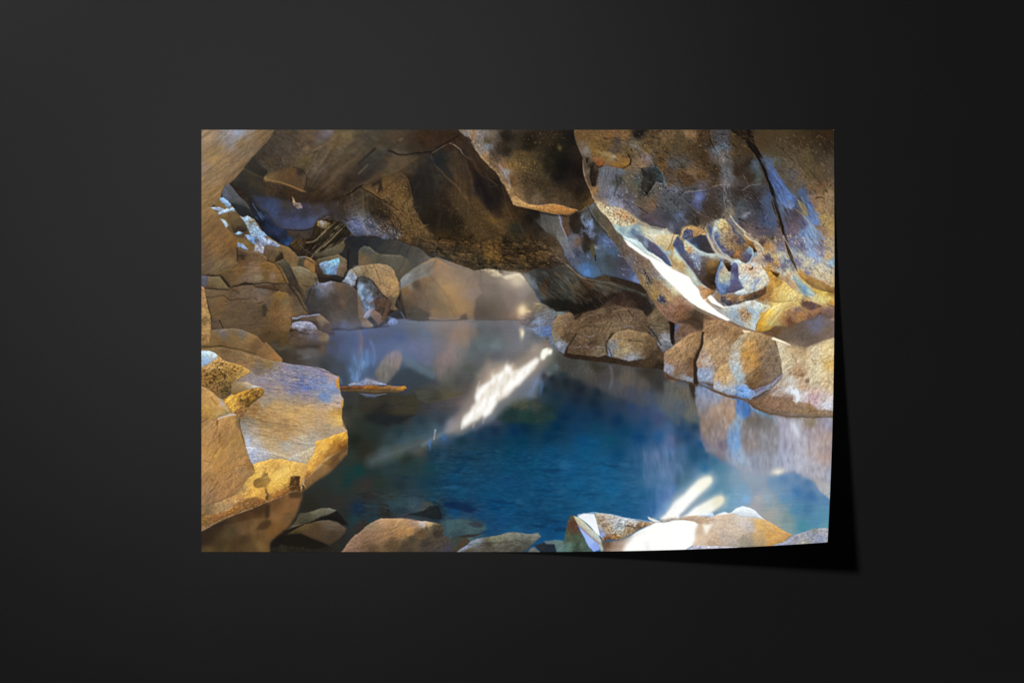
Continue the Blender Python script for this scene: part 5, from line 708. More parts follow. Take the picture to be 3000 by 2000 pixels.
S("D2 0,18 8,30 18,43 27,54 35,65 46,76", "bcd4d8", 2.6, 1.6, .75, 2.4); N("D2 22,28 34,30 42,48 36,58 28,46", "c4d0e0", .2, 1.8, 3, 0, .7, 3, 3)
# upper arch with the blue eye, triangle and ridges
R("D1 10,155 13,144 22,140 34,142 44,147 48,156 D2 46,2 30,2 14,10 8,4", "D1 14,148:b89c70 25,143:b89058 38,148:a47c4c 44,152:c0a070 D2 12,3:a89468 40,0:ac8450", (0.25,3,3,0,.25,.02), 2); R("D1 13,156 14,148 20,144 28,147 29,156 D2 24,4 17,8 13,4", "D1 20,150:3c4468 25,152:50506c D2 18,3:4c5874", (0.3,2,2,0,.3,.01), 1.6); N("D1 14,147 27,147 28,156 14,156", "c0c4cc", .2, 1.6, 1.6, 0, .7, 1)
S("D1 47,138 43,145", "20160e", 1.2); S("D1 50,140 53,150 D2 52,4", "445078", 5, 4, .6, 3)
R("D2 18,9 28,3 40,-2 48,0 52,10 58,22 61,27 45,26 30,17", "D2 30,8:34364c 45,15:3b3639 55,22:443a3c 25,8:48587c 38,4:3a3844 30,16:4c6488", (0.14,6,3,-45,.12,.01), 1.4, .4)
R("D2 14,9 19,9 27,16 36,23 34,30 24,28 15,20", "D2 17,14:c0b890 24,22:bc9060 30,26:a8b0b0", (0.25,3,2.4,0,.25,.02), 1.5); N("D2 24,26 40,28 38,45 30,42", "b4c4d4", .2, 1.8, 4, 0, .7, 3)
R("D1 58,158 56,150 60,138 66,131 76,130 84,138 88,150 92,158 D2 98,2 105,9 109,17 104,25 97,31 90,34 82,33 74,27 66,18 60,8 57,-3", "D1 60,143:b0c0c0 68,139:d4c088 76,143:c4a468 84,150:9c8468 78,134:c4b07c D2 62,0:54648c 66,10:445080 72,18:48507c 70,0:b0a48c 70,8:9c9078 78,5:8c6c50 88,5:6c5444 90,-8:6a5c60 82,14:a08058 90,16:84643c 96,10:54505c 78,22:686078 84,26:504858 92,24:a07030 98,22:705c50 104,16:84643c 102,6:5c5054 76,14:a88c60", (0.25,4,3,-40,.25,.018), 1.8)
N("D1 64,135 82,138 88,156 D2 95,10 80,25 70,5", "5c4630", .26, 2, 2, 0, .65, 2); N("D1 64,135 82,138 88,156 D2 95,20 80,25 68,0", "dccc9c", .18, 2, 1.6, 0, .6, 2)
S("D1 62,136 57,146 D2 56,-4 58,6 64,16 72,26 81,32", "b0c8d4", 2.2, 2, .7, 2.2); S("D1 76,131 84,140 90,150 D2 97,0 104,8", "484a60", 3, 2.5, .7, 2)
S("D1 82,126 92,138 103,149 D2 104,0 112,6 122,10 128,17 131,25", "dccdae", 2.2, 2.6, .85, 1.5, brk=.2); S("D1 85,126 97,139 109,151", "4c5470", 1.6, 1.4, .7, 1.2)
R("D2 100,-1 106,2 112,8 118,17 121.5,23 117.5,25.5 112,18 107,10", "D2 104,3:a88450 108,8:94642c 114,16:7c4c1c 118,22:4c2c10", SM, 1.1, .2)
S("D2 17,8 26,15 38,24 50,28 61,27 72,31 84,38", "a8c4cc", 4, 3, .75, 2.4); S("D2 17,8 26,15 38,24 50,28 61,27 72,31 84,38", "dcd4b8", 1.4, 1.2, .8, 1.2, brk=.2)
S("D2 49,-2 53,10 58,20 65,27 76,33 86,38", "94a4b4", 4.4, 4, .6, 2.4); S("D2 49,-2 53,10 58,20 65,27 76,33 86,38", "d4b890", 2.2, 2, .85, 1.4, brk=.2)
# hollows, claw and white lobe
R("D2 88,26 96,22 104,24 108,18 114,20 115,30 110,38 104,41 97,38 90,34 86,32", "D2 92,26:a8703a 98,26:6c5c58 104,30:505074 110,22:7c98b0 110,30:50506c 104,37:5a4c58 96,34:785c50 90,32:8c5c28", M1, 2)
S("D2 93,35 99,39.5 105,42 111,38.5 115,30 114,20 110,17", "bcd4d8", 2, 1.6, .8, 1.8)
R("D2 84,38 95,37 104,42 112,40 120,40 130,45 136,52 139,62 136,72 126,79 112,84 100,88 88,86 92,82 102,78 99,70 95,62 95,52 91,43", "D2 90,39:c4d4d4 100,46:d4c4a8 108,46:d0a888 116,42:b4c0c4 122,46:c8b49c 104,55:c8c0b0 112,54:c8a888 104,64:c0d0d8 112,64:d0d0c8 122,58:d4c8b0 130,58:d8d4c0 132,66:d8d0b4 124,68:b0b8c0 118,74:b0bcc8 108,74:d0ccb8 100,84:c4d0d4 112,80:c0c4b8 127,74:d8d0b4 98,72:a0b4cc", (0.18,4,3,20,.2,.015), 1.8)
N("D2 100,45 125,45 132,60 120,78 105,80", "8c8078", .12, 2.4, 1.8, 30, .6, 3, 3); R("D2 109,49 113,48 115,44 116,49 111,51", "5c3014", None, 1.2, .2); S("D2 96,62 98,63", "f4f4f4", 2); R("D2 118,64 126,60 128,64 122,70 117,80 114,80 118,72", "8c98b4", M1, 2.5, a=.6)
R("D2 69,37 74,45 80,52 84,55 82,66 84,72 92,76 90,82 78,84 68,87 63,80 60.5,68 60.5,56 64,45", "D2 69,40:90a4b4 66,48:6078a4 63,58:54689c 62,70:586ca0 66,82:6478a4 73,50:b8a488 71,56:c0b898 74,62:b4b498 70,66:a8b0a4 72,74:5878b0 80,60:b4b8a0 80,68:8ca0b0 78,78:50587c 86,80:585474 69,76:6c8cc0", (0.18,4,3,-60,.15,.015), 1.5, .4)
R("D2 83,44 86,40.5 90,40 93,44 94,55 94,65 99,72 103,78 96,80 88,83 82,83 81,74 84,66 83,54", "D2 87,44:5c6488 89,50:4c4468 90,58:54507c 87,68:585888 95,75:605c7c 88,78:5a5674 84,60:7888a8", SM, 1.8, .4)
R("D2 74,41 79,40 84,43 83,52 80,53 76,47", "D2 78,44:4c3420 81,49:24160c", SM, 1.5, .3); S("D2 83,43 86,39 91,39 95,44 95,54", "b0c8d8", 1.6, 1.4, .75, 1.6); S("D2 69,37 64,45 60,56 60,68 63,80", "1e1816", 1.6, 1.2, .6, 1.8); R("D2 48,38 60,37 66,38 62,47 59,60 60,74 54,72 50,60 48,48", "D2 55,42:8c6838 56,50:5c4220 55,62:3c2a16 58,70:30200f", M1, 3.5, a=.7)
# brown slash, fin
R("D2 68,87 80,86 92,90 108,85 122,81 134,75 134,84 120,92 105,97 94,101 82,104 68,97", "D2 72,93:54505c 80,90:9c7850 88,92:84603c 98,91:a07c50 108,88:6c5030 116,86:543a28 126,82:644428 82,99:484450 92,97:605450 102,95:7c6c5c 74,99:50505c 114,92:5c4c44", (0.35,5,2.4,15,.22,.018), 2, .6, a=.9)
R("D2 57,97 70,104 82,103 95,99 110,95 120,95 130,100 137,103 128,112 122,122 120,132 119,141 108,138 95,131 84,124 78,116 68,107", "D2 66,102:a88c64 74,106:b4b4a8 82,106:b4bcc0 90,104:c0ccd0 100,100:b8b4a4 108,97:ccd8dc 116,100:b0a898 124,104:ccdade 130,104:c8c8a8 84,112:9caeb8 90,118:8ca0b4 96,124:9cacb8 112,110:94b4cc 118,116:b0c8d8 100,112:b09068 108,118:a88860 104,126:b09c80 110,130:c0bca8 100,131:a4b4c0 116,128:b8d0dc 116,138:c0ccd0", (0.16,5,3,-50,.18,.012), 1.8, .4)
G("D2 104,117:9,8,-40,a88258,.6"); N("D2 94,110 105,107 116,116 112,127 100,126", "6c4828", .30, 1.6, 1.6, 0, .8, 3, 3); N("D2 94,110 105,107 116,116 112,127 100,126", "dcc8a4", .22, 1.6, 1.6, 0, .7, 3, 3)
S("D2 119,140 110,138 96,131 84,124", "a8b4b8", 1.4, 1, .6, 1.5)
R("D2 119,141 121,130 128,119 137,108 148,102 160,96 172,92 168,104 158,112 150,124 145,132 138,138 128,141.5", "D2 126,124:cc9c3c 124,134:c49434 138,114:e4c058 132,128:dcb040 140,128:c4b070 148,118:d8bc78 150,106:e0cc88 160,104:dcc078 126,139:bc8c2c 136,136:c89c3c 165,98:dcc480", (0.14,10,2.4,48,.12,.012), 1.8, .4)
S("D2 119,139 122,128 130,117 138,108", "7c5420", 1.4, 1, .7, 1.2, brk=.3); S("D2 131,136 140,128 148,118 155,110", "94845c", 2, 1.2, .5, 2)
# ochre horn
R("D2 128,43 131,49 140,52 150,58 152,62 160,66 168,72 175,81 182,86 178,96 165,98 150,98 138,96 134,88 135,78 139,68 138,58", "D2 134,50:c08c34 142,58:c4963c 150,64:a87c34 144,70:cc9c48 140,80:a07434 150,80:d4b468 160,74:d8b868 170,80:dcc070 162,86:e0c878 172,90:e0cc88 146,90:c8a050 138,90:9c7440 155,92:d8bc6c", (0.16,5,3,30,.18,.012), 2.2, .5, a=.85)
R("D2 142,52 155,55 151,61 145,57", "54340f", SM, 1.2, .2); S("D2 128,42 133,50 142,53 155,55", "84603c", .9, .8, .7); S("D2 151,61 161,66 169,72 175,80", "947c78", 1.6, 1, .6, 1.4); S("D2 150,74 155,71 158,68", "5c4018", 1, .8, .7)
N("D2 138,70 175,84 170,95 145,95 136,85", "7c5c34", .14, 2, 1.8, 30, .6, 3, 3)
# ---- second pass: blue panel, arch, banks -----------------------------------
R("C1 35,120 62,126 68,140 72,155 C2 80,18 85,32 76,32 70,20 64,8 58,-2 C1 45,148 38,135", "C1 45,128:4c4c48 55,135:585854 60,145:605c54 50,145:50504c 65,150:68686a C2 66,5:70726c 74,15:6a6c74 80,28:606478", M1, 3, a=.85)
R("C1 68,124 78,126 79,140 80,152 74,154 70,138", "5c4430", M1, 3, a=.9); S("C1 64,124 66,134 71,148 C2 76,4", "8c90ac", 1.8, 1.4, .7, 1.6)
R("C1 79,126 92,123 100,132 102,145 95,155 85,152 80,140", "2e2218", M1, 4, a=.85)
R("C2 95,30 105,22 118,20 135,22 145,15 155,28 168,44 177,58 160,62 150,60 130,57 115,61 100,58 90,50 84,42 82,34", "C2 90,38:4c5468 100,35:485468 110,48:446494 104,54:5080bc 118,38:44525c 128,50:485864 138,34:3e484a 125,25:4c5c70 140,25:465c7c 150,50:464c60 118,58:48688c 155,40:46404c 165,55:4c4c60 145,44:42484c 172,58:505c7c 98,46:4a70a4", (0.08,8,3,-55,.08,.01), 4, a=.85)
R("C1 118,124 128,138 136,152 C2 140,10 130,18 120,10 114,0 C1 112,146 114,134", "C1 122,132:3c3a34 128,145:4a4840 118,148:3c4048 C2 125,8:4c5c80 132,12:54709c 120,4:40485c", M1, 4, a=.85)
R("C2 80,0 92,-2 97,15 101,27 95,23 87,12", "C2 84,4:68646e 92,8:6a5646 97,20:606070", M1, 3, a=.8)
R("C2 97,-5 112,-6 120,0 119,13 112,10 107,14 108,24 103,28 99,18", "C2 104,5:332a24 110,2:2c2a26 116,4:3a3630", M1, 6, 1.2, a=.75); R("C2 110,12 116,14 117.5,30 114,32 111,22", "544c2c", M1, 3, 1, a=.8); S("C2 117,29 118,36", "161612", 2, 1.4, .8)
for q in ["C1 96,126 101,131 104,139 101,142 97,134", "C1 108,134 116,136 118,142 113,147 109,140", "C1 103,151 111,148 119,152 116,157 108,156", "C2 104,24 108,28 109,32 105,30", "C1 96,143 100,147 94,153"]: R(q, "8090b8", (0.3,3,3,0,.2,.02), 5, 1.2, a=.55)
for q in ["C2 150,28 158,30", "C2 156,48 169,50", "C2 157,56 162,59", "C2 176,64 180,67", "C2 131,8 136,11"]: S(q, "a0a4b8", 1.3, .8, .6, 1.2, .9, brk=.4)
S("C1 106,113 112,126 124,144 C2 134,-2", "22221e", 1.6, 1.2, .5, 1.8); S("C2 76,44 88,55 100,62 118,66 138,69 158,77", "9c8c78", 1.3, 1, .5, 2); N("C2 72,42 84,45 98,62 90,58", "8c94b0", .3, 3, 1.4, -45, .6, 2)
R("C2 10,57 22,52 28,62 40,90 46,102 38,99 30,86 20,70", "C2 18,60:48525a 26,72:5c6a78 34,88:3c4854 42,98:3c4448 22,56:38383a", (0.16,8,3,-60,.1,.01), 3, a=.8)
R("C2 28,52 55,50 75,48 95,66 82,90 100,110 85,116 78,109 60,111 50,104 36,84 30,66", "C2 38,60:303434 52,60:36302a 46,70:44321f 40,80:4a3a28 60,74:3e4038 76,66:4c4c46 60,90:302e26 85,76:585040 80,86:3c3c34 76,100:242620 60,105:2c302c 92,105:1f1914 66,62:463e34 70,80:46443c", (0.18,10,4,-40,.1,.012), 5, a=.75)
R("C2 82,62 96,70 108,80 118,92 110,106 96,110 90,96 84,80", "C2 90,72:5a5240 98,82:443426 104,90:2c2014 100,100:1e1713 110,98:241b14 94,96:2c241c", M1, 4, a=.7); R("C2 100,64 125,68 150,72 172,78 190,88 180,90 160,80 140,84 125,92 112,80", "C2 108,70:4e3a26 120,74:4c4c42 132,80:50463a 145,75:40382c 160,76:42423c 178,84:484c48 120,85:36281c", M1, 5, a=.7)
# dark hollow over the bank
R("C2 108,98 128,94 142,88 158,80 172,84 190,92 204,106 196,112 186,114 178,104 168,98 155,96 142,100 128,104 112,112", "C2 120,104:261a14 135,98:2c2018 150,90:2a1e18 165,88:2c201a 180,96:342821 195,106:3c3430 172,96:3a2820", M1, 6, a=.75)
R("C2 100,125 125,110 140,102 155,104 165,114 175,124 187,124 190,140 193,155 C3 190,8 170,13 150,9 135,5 120,8 100,2 C2 92,150 85,140", "C2 110,130:604a34 130,120:5c4430 150,118:5e4a38 165,118:563e2c 180,135:66523e 150,135:6c5842 130,145:66523c 110,145:5e4832 170,150:705c42 134,129:706c64 90,148:5a4a3a C3 110,4:70563a 160,5:846846 140,6:645c50 125,3:5c4a38", (0.22,8,5,-25,.14,.014), 5, .6, a=.8)
N("C2 95,115 190,105 200,155 C3 200,15 75,10 C2 85,130", "2c1e14", .16, 7, 3, -30, .5, 8); N("C2 95,125 190,115 200,155 C3 200,10 75,8 C2 85,140", "94785a", .14, 7, 3, -30, .4, 8)
N("C3 76,2 130,0 205,0 195,18 150,20 100,16", "9c9cac", .22, 4, 2, 10, .5, 4)
R("C3 72,16 95,13 130,18 140,24 165,25 190,21 217,22 217,41 185,38 160,34 140,28 92,26 76,23", "C3 85,20:302018 110,20:382618 130,22:30241a 160,30:3c3028 185,30:403226 208,32:36281e 150,26:4a3420", (0.12,10,3,0,.08,.01), 4, a=.8)
# pale rocks at the right edge
R("D3 150,3 165,6 190,12 205,10 215,6 240,0 240,82 210,80 190,74 178,72 165,64 158,50 157,38 152,18", "D3 158,15:b8ac98 165,25:b0a488 162,38:b8b09c 175,18:b89c70 185,25:b89c74 170,42:c0c0b8 180,35:c0a078 188,41:b0804c 187,49:a07868 170,52:b0b8b8 205,20:d0c4a0 220,25:d4bc84 232,35:c89850 200,38:cfc6a8 215,40:c8b490 205,52:c8b898 220,52:d0c4a0 232,60:d0bc98 210,72:c0a48c 225,74:d0b490 185,64:b0a090 170,62:b8b0a8 195,66:c0a890 200,13:a89478 225,9:b09878 240,20:c8b080", (0.14,7,2.6,12,.2,.014), 3, a=.9)
S("D3 191,14 191,40", "a89880", 1, .8, .6); R("D3 183,47 190,44 191,52 186,54 180,56", "8c6850", M1, 2.5, a=.8); R("D3 195,57 201,55 201,61 194,60", "84705c", M1, 1.6, a=.85); S("D3 150,60 180,64 191,62 215,58", "94806c", .8, .6, .6); S("D3 176,45 183,47 172,47", "9c7850", .8, .6, .6)
R("D3 145,62 158,58 172,62 182,70 176,80 172,92 165,99 130,96 118,88 130,78 140,70", "D3 150,67:a8a098 165,69:b4b8b4 155,74:b0a498 140,76:7c6a60 148,81:8c705c 135,86:6c5040 150,90:846450 165,90:886454 170,80:8c6c5c", (0.12,6,3,15,.2,.014), 2.5, a=.85)
S("D3 144,77 150,79 158,76 163,72 173,71 178,75", "c8ccd0", 2.2, 2, .7, 2); R("D3 173,71 181,72 184,80 181,90 177,93 175,86 177,79", "dfe9f0", None, 2.5, .8); N("D3 120,86 150,80 172,80 172,96 130,96", "b49c8c", .25, 1.8, 1.6, 0, .5, 3, 3)
R("D3 183,70 240,76 240,105 200,104 190,99 181,88", "D3 192,76:a89090 200,78:b09c98 195,84:b09088 210,80:b89088 225,79:d0b490 220,87:c0a8a0 205,90:a8886c 190,93:b8c0d0 212,96:c0c8d4 230,97:b8bcc8 228,90:b8b0c0 200,93:9c7c5c 200,100:94785a 225,103:a09080", (0.14,7,2.4,-8,.16,.014), 2.5, a=.85)
R("D3 194.5,84 199,91 206,97 214,103 222,107 190,107 192,98 195,92", "94785a", (0.12,3,3,0,.25,.01), 2, .3); N("D3 180,86 195,96 240,92 240,103 205,99 186,95", "dce4f0", .2, 7, 1.8, -5, .7, 3)
# leaning block again on top of it
S("D3 148,4 150,18 155,30 157.5,44 158,50", "4a3728", 1.4, 1, .75, 1.2); S("D3 158,48 146,60 131,67 117,73", "9888a8", 1.8, 1.2, .75, 1.5); S("D3 158,51 147,63 134,72 120,80 112,83", "483c34", 2.6, 1.6, .7, 2); S("D3 150,58 142,67 130,73 118,80", "b4c4dc", 1.6, 1, .75, 1.6)
N("D3 104,10 120,8 124,30 110,55 104,40", "d8a860", .16, 3, 2, 35, .5, 3); N("D3 120,35 155,28 156,50 125,58", "5c4838", .2, 2, 1.6, 30, .5, 3, 3)
R("D3 36,8 50,4 78,10 80,20 72,35 58,38 55,56 40,52 33,45 31,30 34,18", "D3 45,12:ac8c64 60,14:b49870 50,22:b89858 72,14:a88a64 40,25:a09484 62,28:a8a098 42,34:a47e5e 50,38:ac8864 38,45:7888b0 46,50:8094b8 54,46:989cb0", (0.18,6,3,20,.18,.015), 4, a=.7)
# fractured look of the bank, darker joints
VC("D2 40,135 80,128 118,142 145,140 D3 240,30 240,104 160,104 92,78 58,64 30,56 C3 218,54 220,25", 30, .22, .10, 1.2, 6, 25, 1.4)
VC("D2 40,135 80,128 118,142 145,140 D3 240,30 240,104 160,104 92,78 58,64 30,56 C3 218,54 220,25", 10, .14, .08, 1.3, 6, 26, .9)
S("C2 76,112 80,128 77,142 72,155", "2a1e14", 2.6, 2, .7, 2); S("C2 186,108 190,122 194,138 200,152 C3 212,12", "2a1e15", 3.4, 2, .7, 2.6); S("C2 224,120 231,128 232,145 C3 233,2", "1e1510", 4, 2.4, .85, 2)
S("C3 130,0 137,12 142,24", "2c221a", 2.4, 1.6, .6, 2); R("C2 222,118 236,114 D2 40,122 44,134 34,138 20,130 5,128 C2 232,132", "3e2f20", TS, 5, a=.7)
S("D3 38,4 43,8 36,20 31,32 32,48 36,60", "5c4028", 2.5, 2, .5, 3); S("D2 45,146 52,136 64,128", "b49880", 1.4, 1, .5, 2); S("D3 95,4 104,20 103,45 92,64", "54402c", 1.4, 1, .4, 2)
N("D3 30,56 57,64 92,80 150,104 240,106 240,98 150,96 110,84 92,72 57,58", "543a24", .2, 5, 2, -15, .5, 3)

# arch: long streaks
AR = Q("325,180 420,160 520,190 640,225 760,245 850,270 840,300 720,270 600,330 520,335 420,310 370,240")
N(AR, "74746a", .14, 14, 2.4, -42, .45, 5, 1.6); N(AR, "14120e", .24, 12, 3, -42, .55, 6, 1.6); N(AR, "5c4630", .14, 10, 3, -42, .5, 6, 1.6)
S(Q("455,170 520,235 580,280 630,300"), "6c6048", 2, 1, .45, 2); S(Q("520,170 600,215 700,240 800,300"), "7c705c", 2, 1, .4, 3)
R(Q("400,290 440,280 520,290 560,310 600,300 640,280 620,320 560,345 520,340 470,330 430,322"), "191510", TS, 7, a=.7)
# separate boulders of the bank
BK = (0.26, 5, 4, -20, .16, .014)
R(Q("690,280 740,248 800,252 850,285 870,330 845,355 800,330 750,320 700,330 640,345 660,310"), Q("720,280:3a2820 790,270:30221c 840,310:2c221c 760,310:4c3a2c 700,320:54402e"), BK, 5, a=.85)
R(Q("540,375 600,335 680,310 760,315 830,335 860,380 855,425 800,410 750,400 700,430 672,470 680,520 640,530 560,518 510,510 540,430 562,400"), Q("560,380:6a5238 600,360:5c4632 660,335:64503a 740,340:6c543e 800,360:6a5440 840,390:5c4834 640,400:705a40 580,440:6c563e 620,470:5a4430 560,490:5a4632 650,500:74644e 700,400:7a644a 690,330:54402f 760,380:74604a"), BK, 3, .7)
R(Q("445,382 470,352 510,337 532,345 542,375 562,400 545,430 515,480 492,515 470,500 450,470 440,430"), Q("470,370:8a7254 500,350:7a6248 530,380:6a523a 480,420:806444 510,440:5c4630 455,440:7c7464 475,480:8c94a4 495,500:707888 530,410:6c543a"), BK, 2, .6)
R(Q("682,455 720,422 790,415 850,428 882,458 892,490 852,530 780,546 712,532 690,500"), Q("710,440:8c7454 760,430:907450 820,435:846a48 870,460:6a5238 740,470:947850 800,480:806848 850,500:5c4630 720,510:8c8068 780,530:8c8c94 700,480:7c7c80 760,500:a08c68"), BK, 2, .6)
R(Q("840,362 900,332 940,368 956,430 962,490 915,485 880,452 852,405"), Q("870,370:6c5a42 910,360:64543c 940,400:5c4a36 900,410:706048 880,430:5c5650 920,440:8c8c94 945,460:84868c 935,480:747880"), BK, 2, .6)
R(Q("938,372 960,382 960,482 950,470 944,420"), "20160f", TS, 2); S(Q("850,400 885,440 905,480"), "2a1e15", 2, 1.4, .7, 2); S(Q("672,470 690,520 700,550"), "9098a8", 2, 1, .6, 2); S(Q("700,430 672,470 678,515"), "2a1e14", 3, 2, .7, 3); S(Q("545,430 515,480 495,512"), "2c2016", 3, 2, .6, 2)
R(Q("505,512 560,520 640,532 690,528 760,548 850,535 895,492 925,520 920,585 820,572 700,558 600,545 520,530"), Q("560,528:33251a 680,540:3a2a1c 780,560:403022 860,545:4a3826 900,520:54402c 900,570:36291e"), BK, 3, .5)
for q in ["545,485 575,478 600,486", "610,495 640,480 665,490", "700,515 740,535 790,542 830,535", "720,462 745,458", "600,440 625,432", "750,405 790,402", "905,428 950,430", "900,452 955,455", "470,478 480,495"]: S(Q(q), "a0a4b4", 1.6, 1, .6, 1.8, .8, brk=.4)
for q in ["560,410 600,395 640,400", "640,345 655,380 640,420", "720,345 735,375", "770,330 790,360 780,390", "600,470 640,455", "850,395 900,390", "860,412 940,405", "770,455 830,460"]: S(Q(q), "2e2116", 1.8, 1, .6, 1.8, .9, brk=.3)
for q in ["570,375 610,350 660,330", "700,335 760,325", "650,385 690,365", "725,428 790,420 840,432", "455,375 480,352 510,342", "860,365 900,340"]: S(Q(q), "a08866", 2, 1, .45, 2.5, .8, brk=.2)

G("D3 58,22:26,18,20,d0b080,.38 D3 15,22:10,16,20,b48c64,.4 D3 88,30:10,26,0,c8c0ac,.35 D3 72,48:12,10,0,d0a870,.4 D3 116,22:12,16,30,c08c44,.3 D2 75,140:30,8,0,b09070,.3 D3 210,40:24,34,0,dccca8,.35 D3 168,30:8,26,0,c8c0a4,.35")
G("D3 45,30:5,10,20,8c6848,.3 D3 62,38:3,8,60,84644c,.35 D3 96,36:2,20,0,70808c,.25")
# the pale boulders above them
BX = (0.24, 8, 5, 35, .12, .012)
R(Q2("635,68 700,85 750,100 880,60 880,350 800,345 740,330 700,300 640,290 600,300 625,260 662,215 660,160 645,110"), Q2("660,110:c8bca0 700,110:c0a880 740,110:b49870 690,160:c8b898 720,200:b8946c 660,180:c0b8a4 700,230:c4c0b8 670,250:b8a898 740,250:b89c80 790,120:d4c4a4 840,110:dcc490 800,180:d8cca8 850,170:d4b068 790,220:ccc0a0 840,240:d0b890 740,290:c8c4c8 700,270:d4dce8 780,300:b898a0 830,300:c4b4b0 850,330:c8ccd8 640,280:a08878 600,300:8c6c50 690,310:8c6c58"), BX, 3, a=.9)
R(Q2("530,305 600,288 690,308 760,318 800,343 880,348 880,366 780,362 700,355 620,340 560,322"), Q2("560,310:7c5c44 640,310:8c6c54 700,330:8c6e52 760,345:907454 850,358:8c745c"), (0.1,3,3,0,.25,.01), 4, a=.9)
R(Q2("700,262 722,268 730,290 722,315 712,318 715,292 700,280"), "e0e8f0", None, 3, .8); S(Q2("628,285 650,268 690,262 705,266"), "c4ccd8", 2.4, 2, .6, 2.4); N(Q2("720,290 860,290 860,345 800,340"), "dce0ec", .2, 6, 2, -5, .7, 4)
R(Q2("764,300 772,325 800,350 762,352"), "8c6f50", BX, 2, .5); S(Q2("748,95 749,190"), "a08c70", 1, .8, .6); R(Q2("756,222 768,222 770,238 754,238"), "84705c", BX, 2); R(Q2("735,195 750,200 745,215 728,210"), "947458", BX, 2.5, a=.8)
R(Q2("205,120 235,100 270,75 310,50 345,38 354,70 335,110 325,145 330,190 333,237 300,235 250,225 205,195"), Q2("240,115:a08058 300,70:a07c54 340,55:8c6c48 280,130:a8845c 230,160:9c7858 225,185:9498ac 260,190:80644c 300,200:745438 315,160:6c4c30 300,218:94a0b4 265,100:b08c64"), BX, 2.4, .7, a=.95)
R(Q2("360,-5 440,-5 520,38 500,60 470,90 460,150 440,170 400,200 398,242 350,232 332,210 326,160 340,120 355,90 352,40"), Q2("390,30:94704c 430,60:a88860 380,90:b8986c 400,130:ac8c64 350,130:a89080 345,170:a07c60 360,210:8c9cb8 430,110:b09470 470,50:98744c 370,150:c0b4a8 420,160:a88860 440,20:8c6848 345,195:8898b4"), BX, 2.4, .7, a=.95)
R(Q2("353,38 362,42 358,90 345,125 332,160 333,200 338,242 322,240 318,190 322,150 338,110 350,75"), "38281b", TS, 2.4, .5)
R(Q2("470,90 500,55 540,38 590,48 630,68 642,110 656,150 662,205 620,240 560,264 520,256 490,236 465,200 455,160"), Q2("490,90:b4a890 510,60:a89878 480,130:b8b4ac 485,180:b0bcc4 500,220:a8b8c0 530,90:c09450 550,60:a8885c 530,130:b8863c 560,110:b08450 525,180:bc9058 550,160:a87c40 590,100:907454 620,120:84705c 600,160:806854 640,180:84705c 570,210:7c5c38 540,240:745430 600,215:786050 630,215:847464"), BX, 1.8, .5, a=.95)
R(Q2("398,205 425,175 455,160 466,200 490,236 530,248 545,268 535,300 500,292 450,284 398,264"), Q2("430,200:c4a068 450,185:b8986c 440,228:c8a878 470,245:b8a890 415,250:a8b0bc 450,270:98a8c0 480,262:8c98b0 500,275:6c94cc 525,280:6490d0 410,225:b89870"), BX, 1.8, .5, a=.95)
R(Q2("485,250 520,256 555,268 560,282 538,304 505,296 488,280"), Q2("500,270:6490cc 520,285:70a0dc 540,290:84a8d8 545,275:7c90b8"), (.25,3,3,-30,.2,.02), 2.4, .8)
S(Q2("537,303 560,282 595,262 630,240 663,210"), "949cbc", 2.2, 1.6, .8, 1.8); S(Q2("540,310 580,285 620,262 660,222"), "5c4a40", 2, 1.4, .6, 2); S(Q2("398,268 450,288 500,300 540,310"), "6c4c30", 2, 2, .8, 2); S(Q2("205,200 250,230 300,240 340,245 398,268"), "5c4228", 2.2, 2, .8, 2)
S(Q2("632,68 645,110 658,150 663,208"), "54402e", 1.6, 1, .7, 1.4); N(Q2("330,150 400,150 398,235 345,230"), "d0d8e8", .2, 4, 2, 20, .6, 3); N(Q2("400,240 540,262 540,300 400,265"), "e0e8f4", .2, 4, 1.8, -10, .6, 3)
N(Q2("360,0 520,40 470,150 400,200 340,200"), "6c5038", .12, 3, 2, 20, .6, 3, 3); N(Q2("560,100 650,130 655,200 570,250"), "54402f", .16, 3, 1.8, 30, .6, 4, 3); N(Q2("650,110 860,100 860,280 680,260"), "8c6c4c", .10, 5, 1.6, 10, .6, 5, 3)
# undercut shade above the pale rocks
R(Q2("545,38 600,50 640,62 700,20 760,-5 840,-20 867,20 840,60 790,95 750,105 700,92 640,70"), Q2("600,48:6c5038 680,50:6c5848 740,60:665648 800,20:68687c 780,80:645448 840,40:74604f 720,90:7c6858"), TS, 7, a=.8)
S(Q2("628,68 660,78 695,94"), "fff0d0", 4, 1, .95, 1.2, .1); S(Q2("512,38 538,42"), "fce4b8", 2.4, 1.6, .95, 1, .1)

for q in ["250,100 270,130 262,170", "300,80 290,120 300,160", "380,60 400,90 440,95", "410,120 390,150 400,185", "440,30 470,50 500,48", "560,80 580,120 570,150", "600,80 620,110", "550,180 590,190 630,175", "700,130 720,170 710,200", "780,150 830,160", "690,200 740,205", "800,240 850,235", "430,190 445,220"]: S(Q2(q), "5a422c", 1.4, .8, .5, 1.8, 1.0, brk=.3)
for q in ["235,102 270,78 308,55", "365,20 430,10 480,30", "500,60 545,44 590,55", "425,180 452,166", "355,100 400,75 440,70", "540,60 530,110 540,150", "660,100 740,115", "780,100 850,90"]: S(Q2(q), "e0c490", 2.4, 1.2, .4, 3, 1.0, brk=.2)
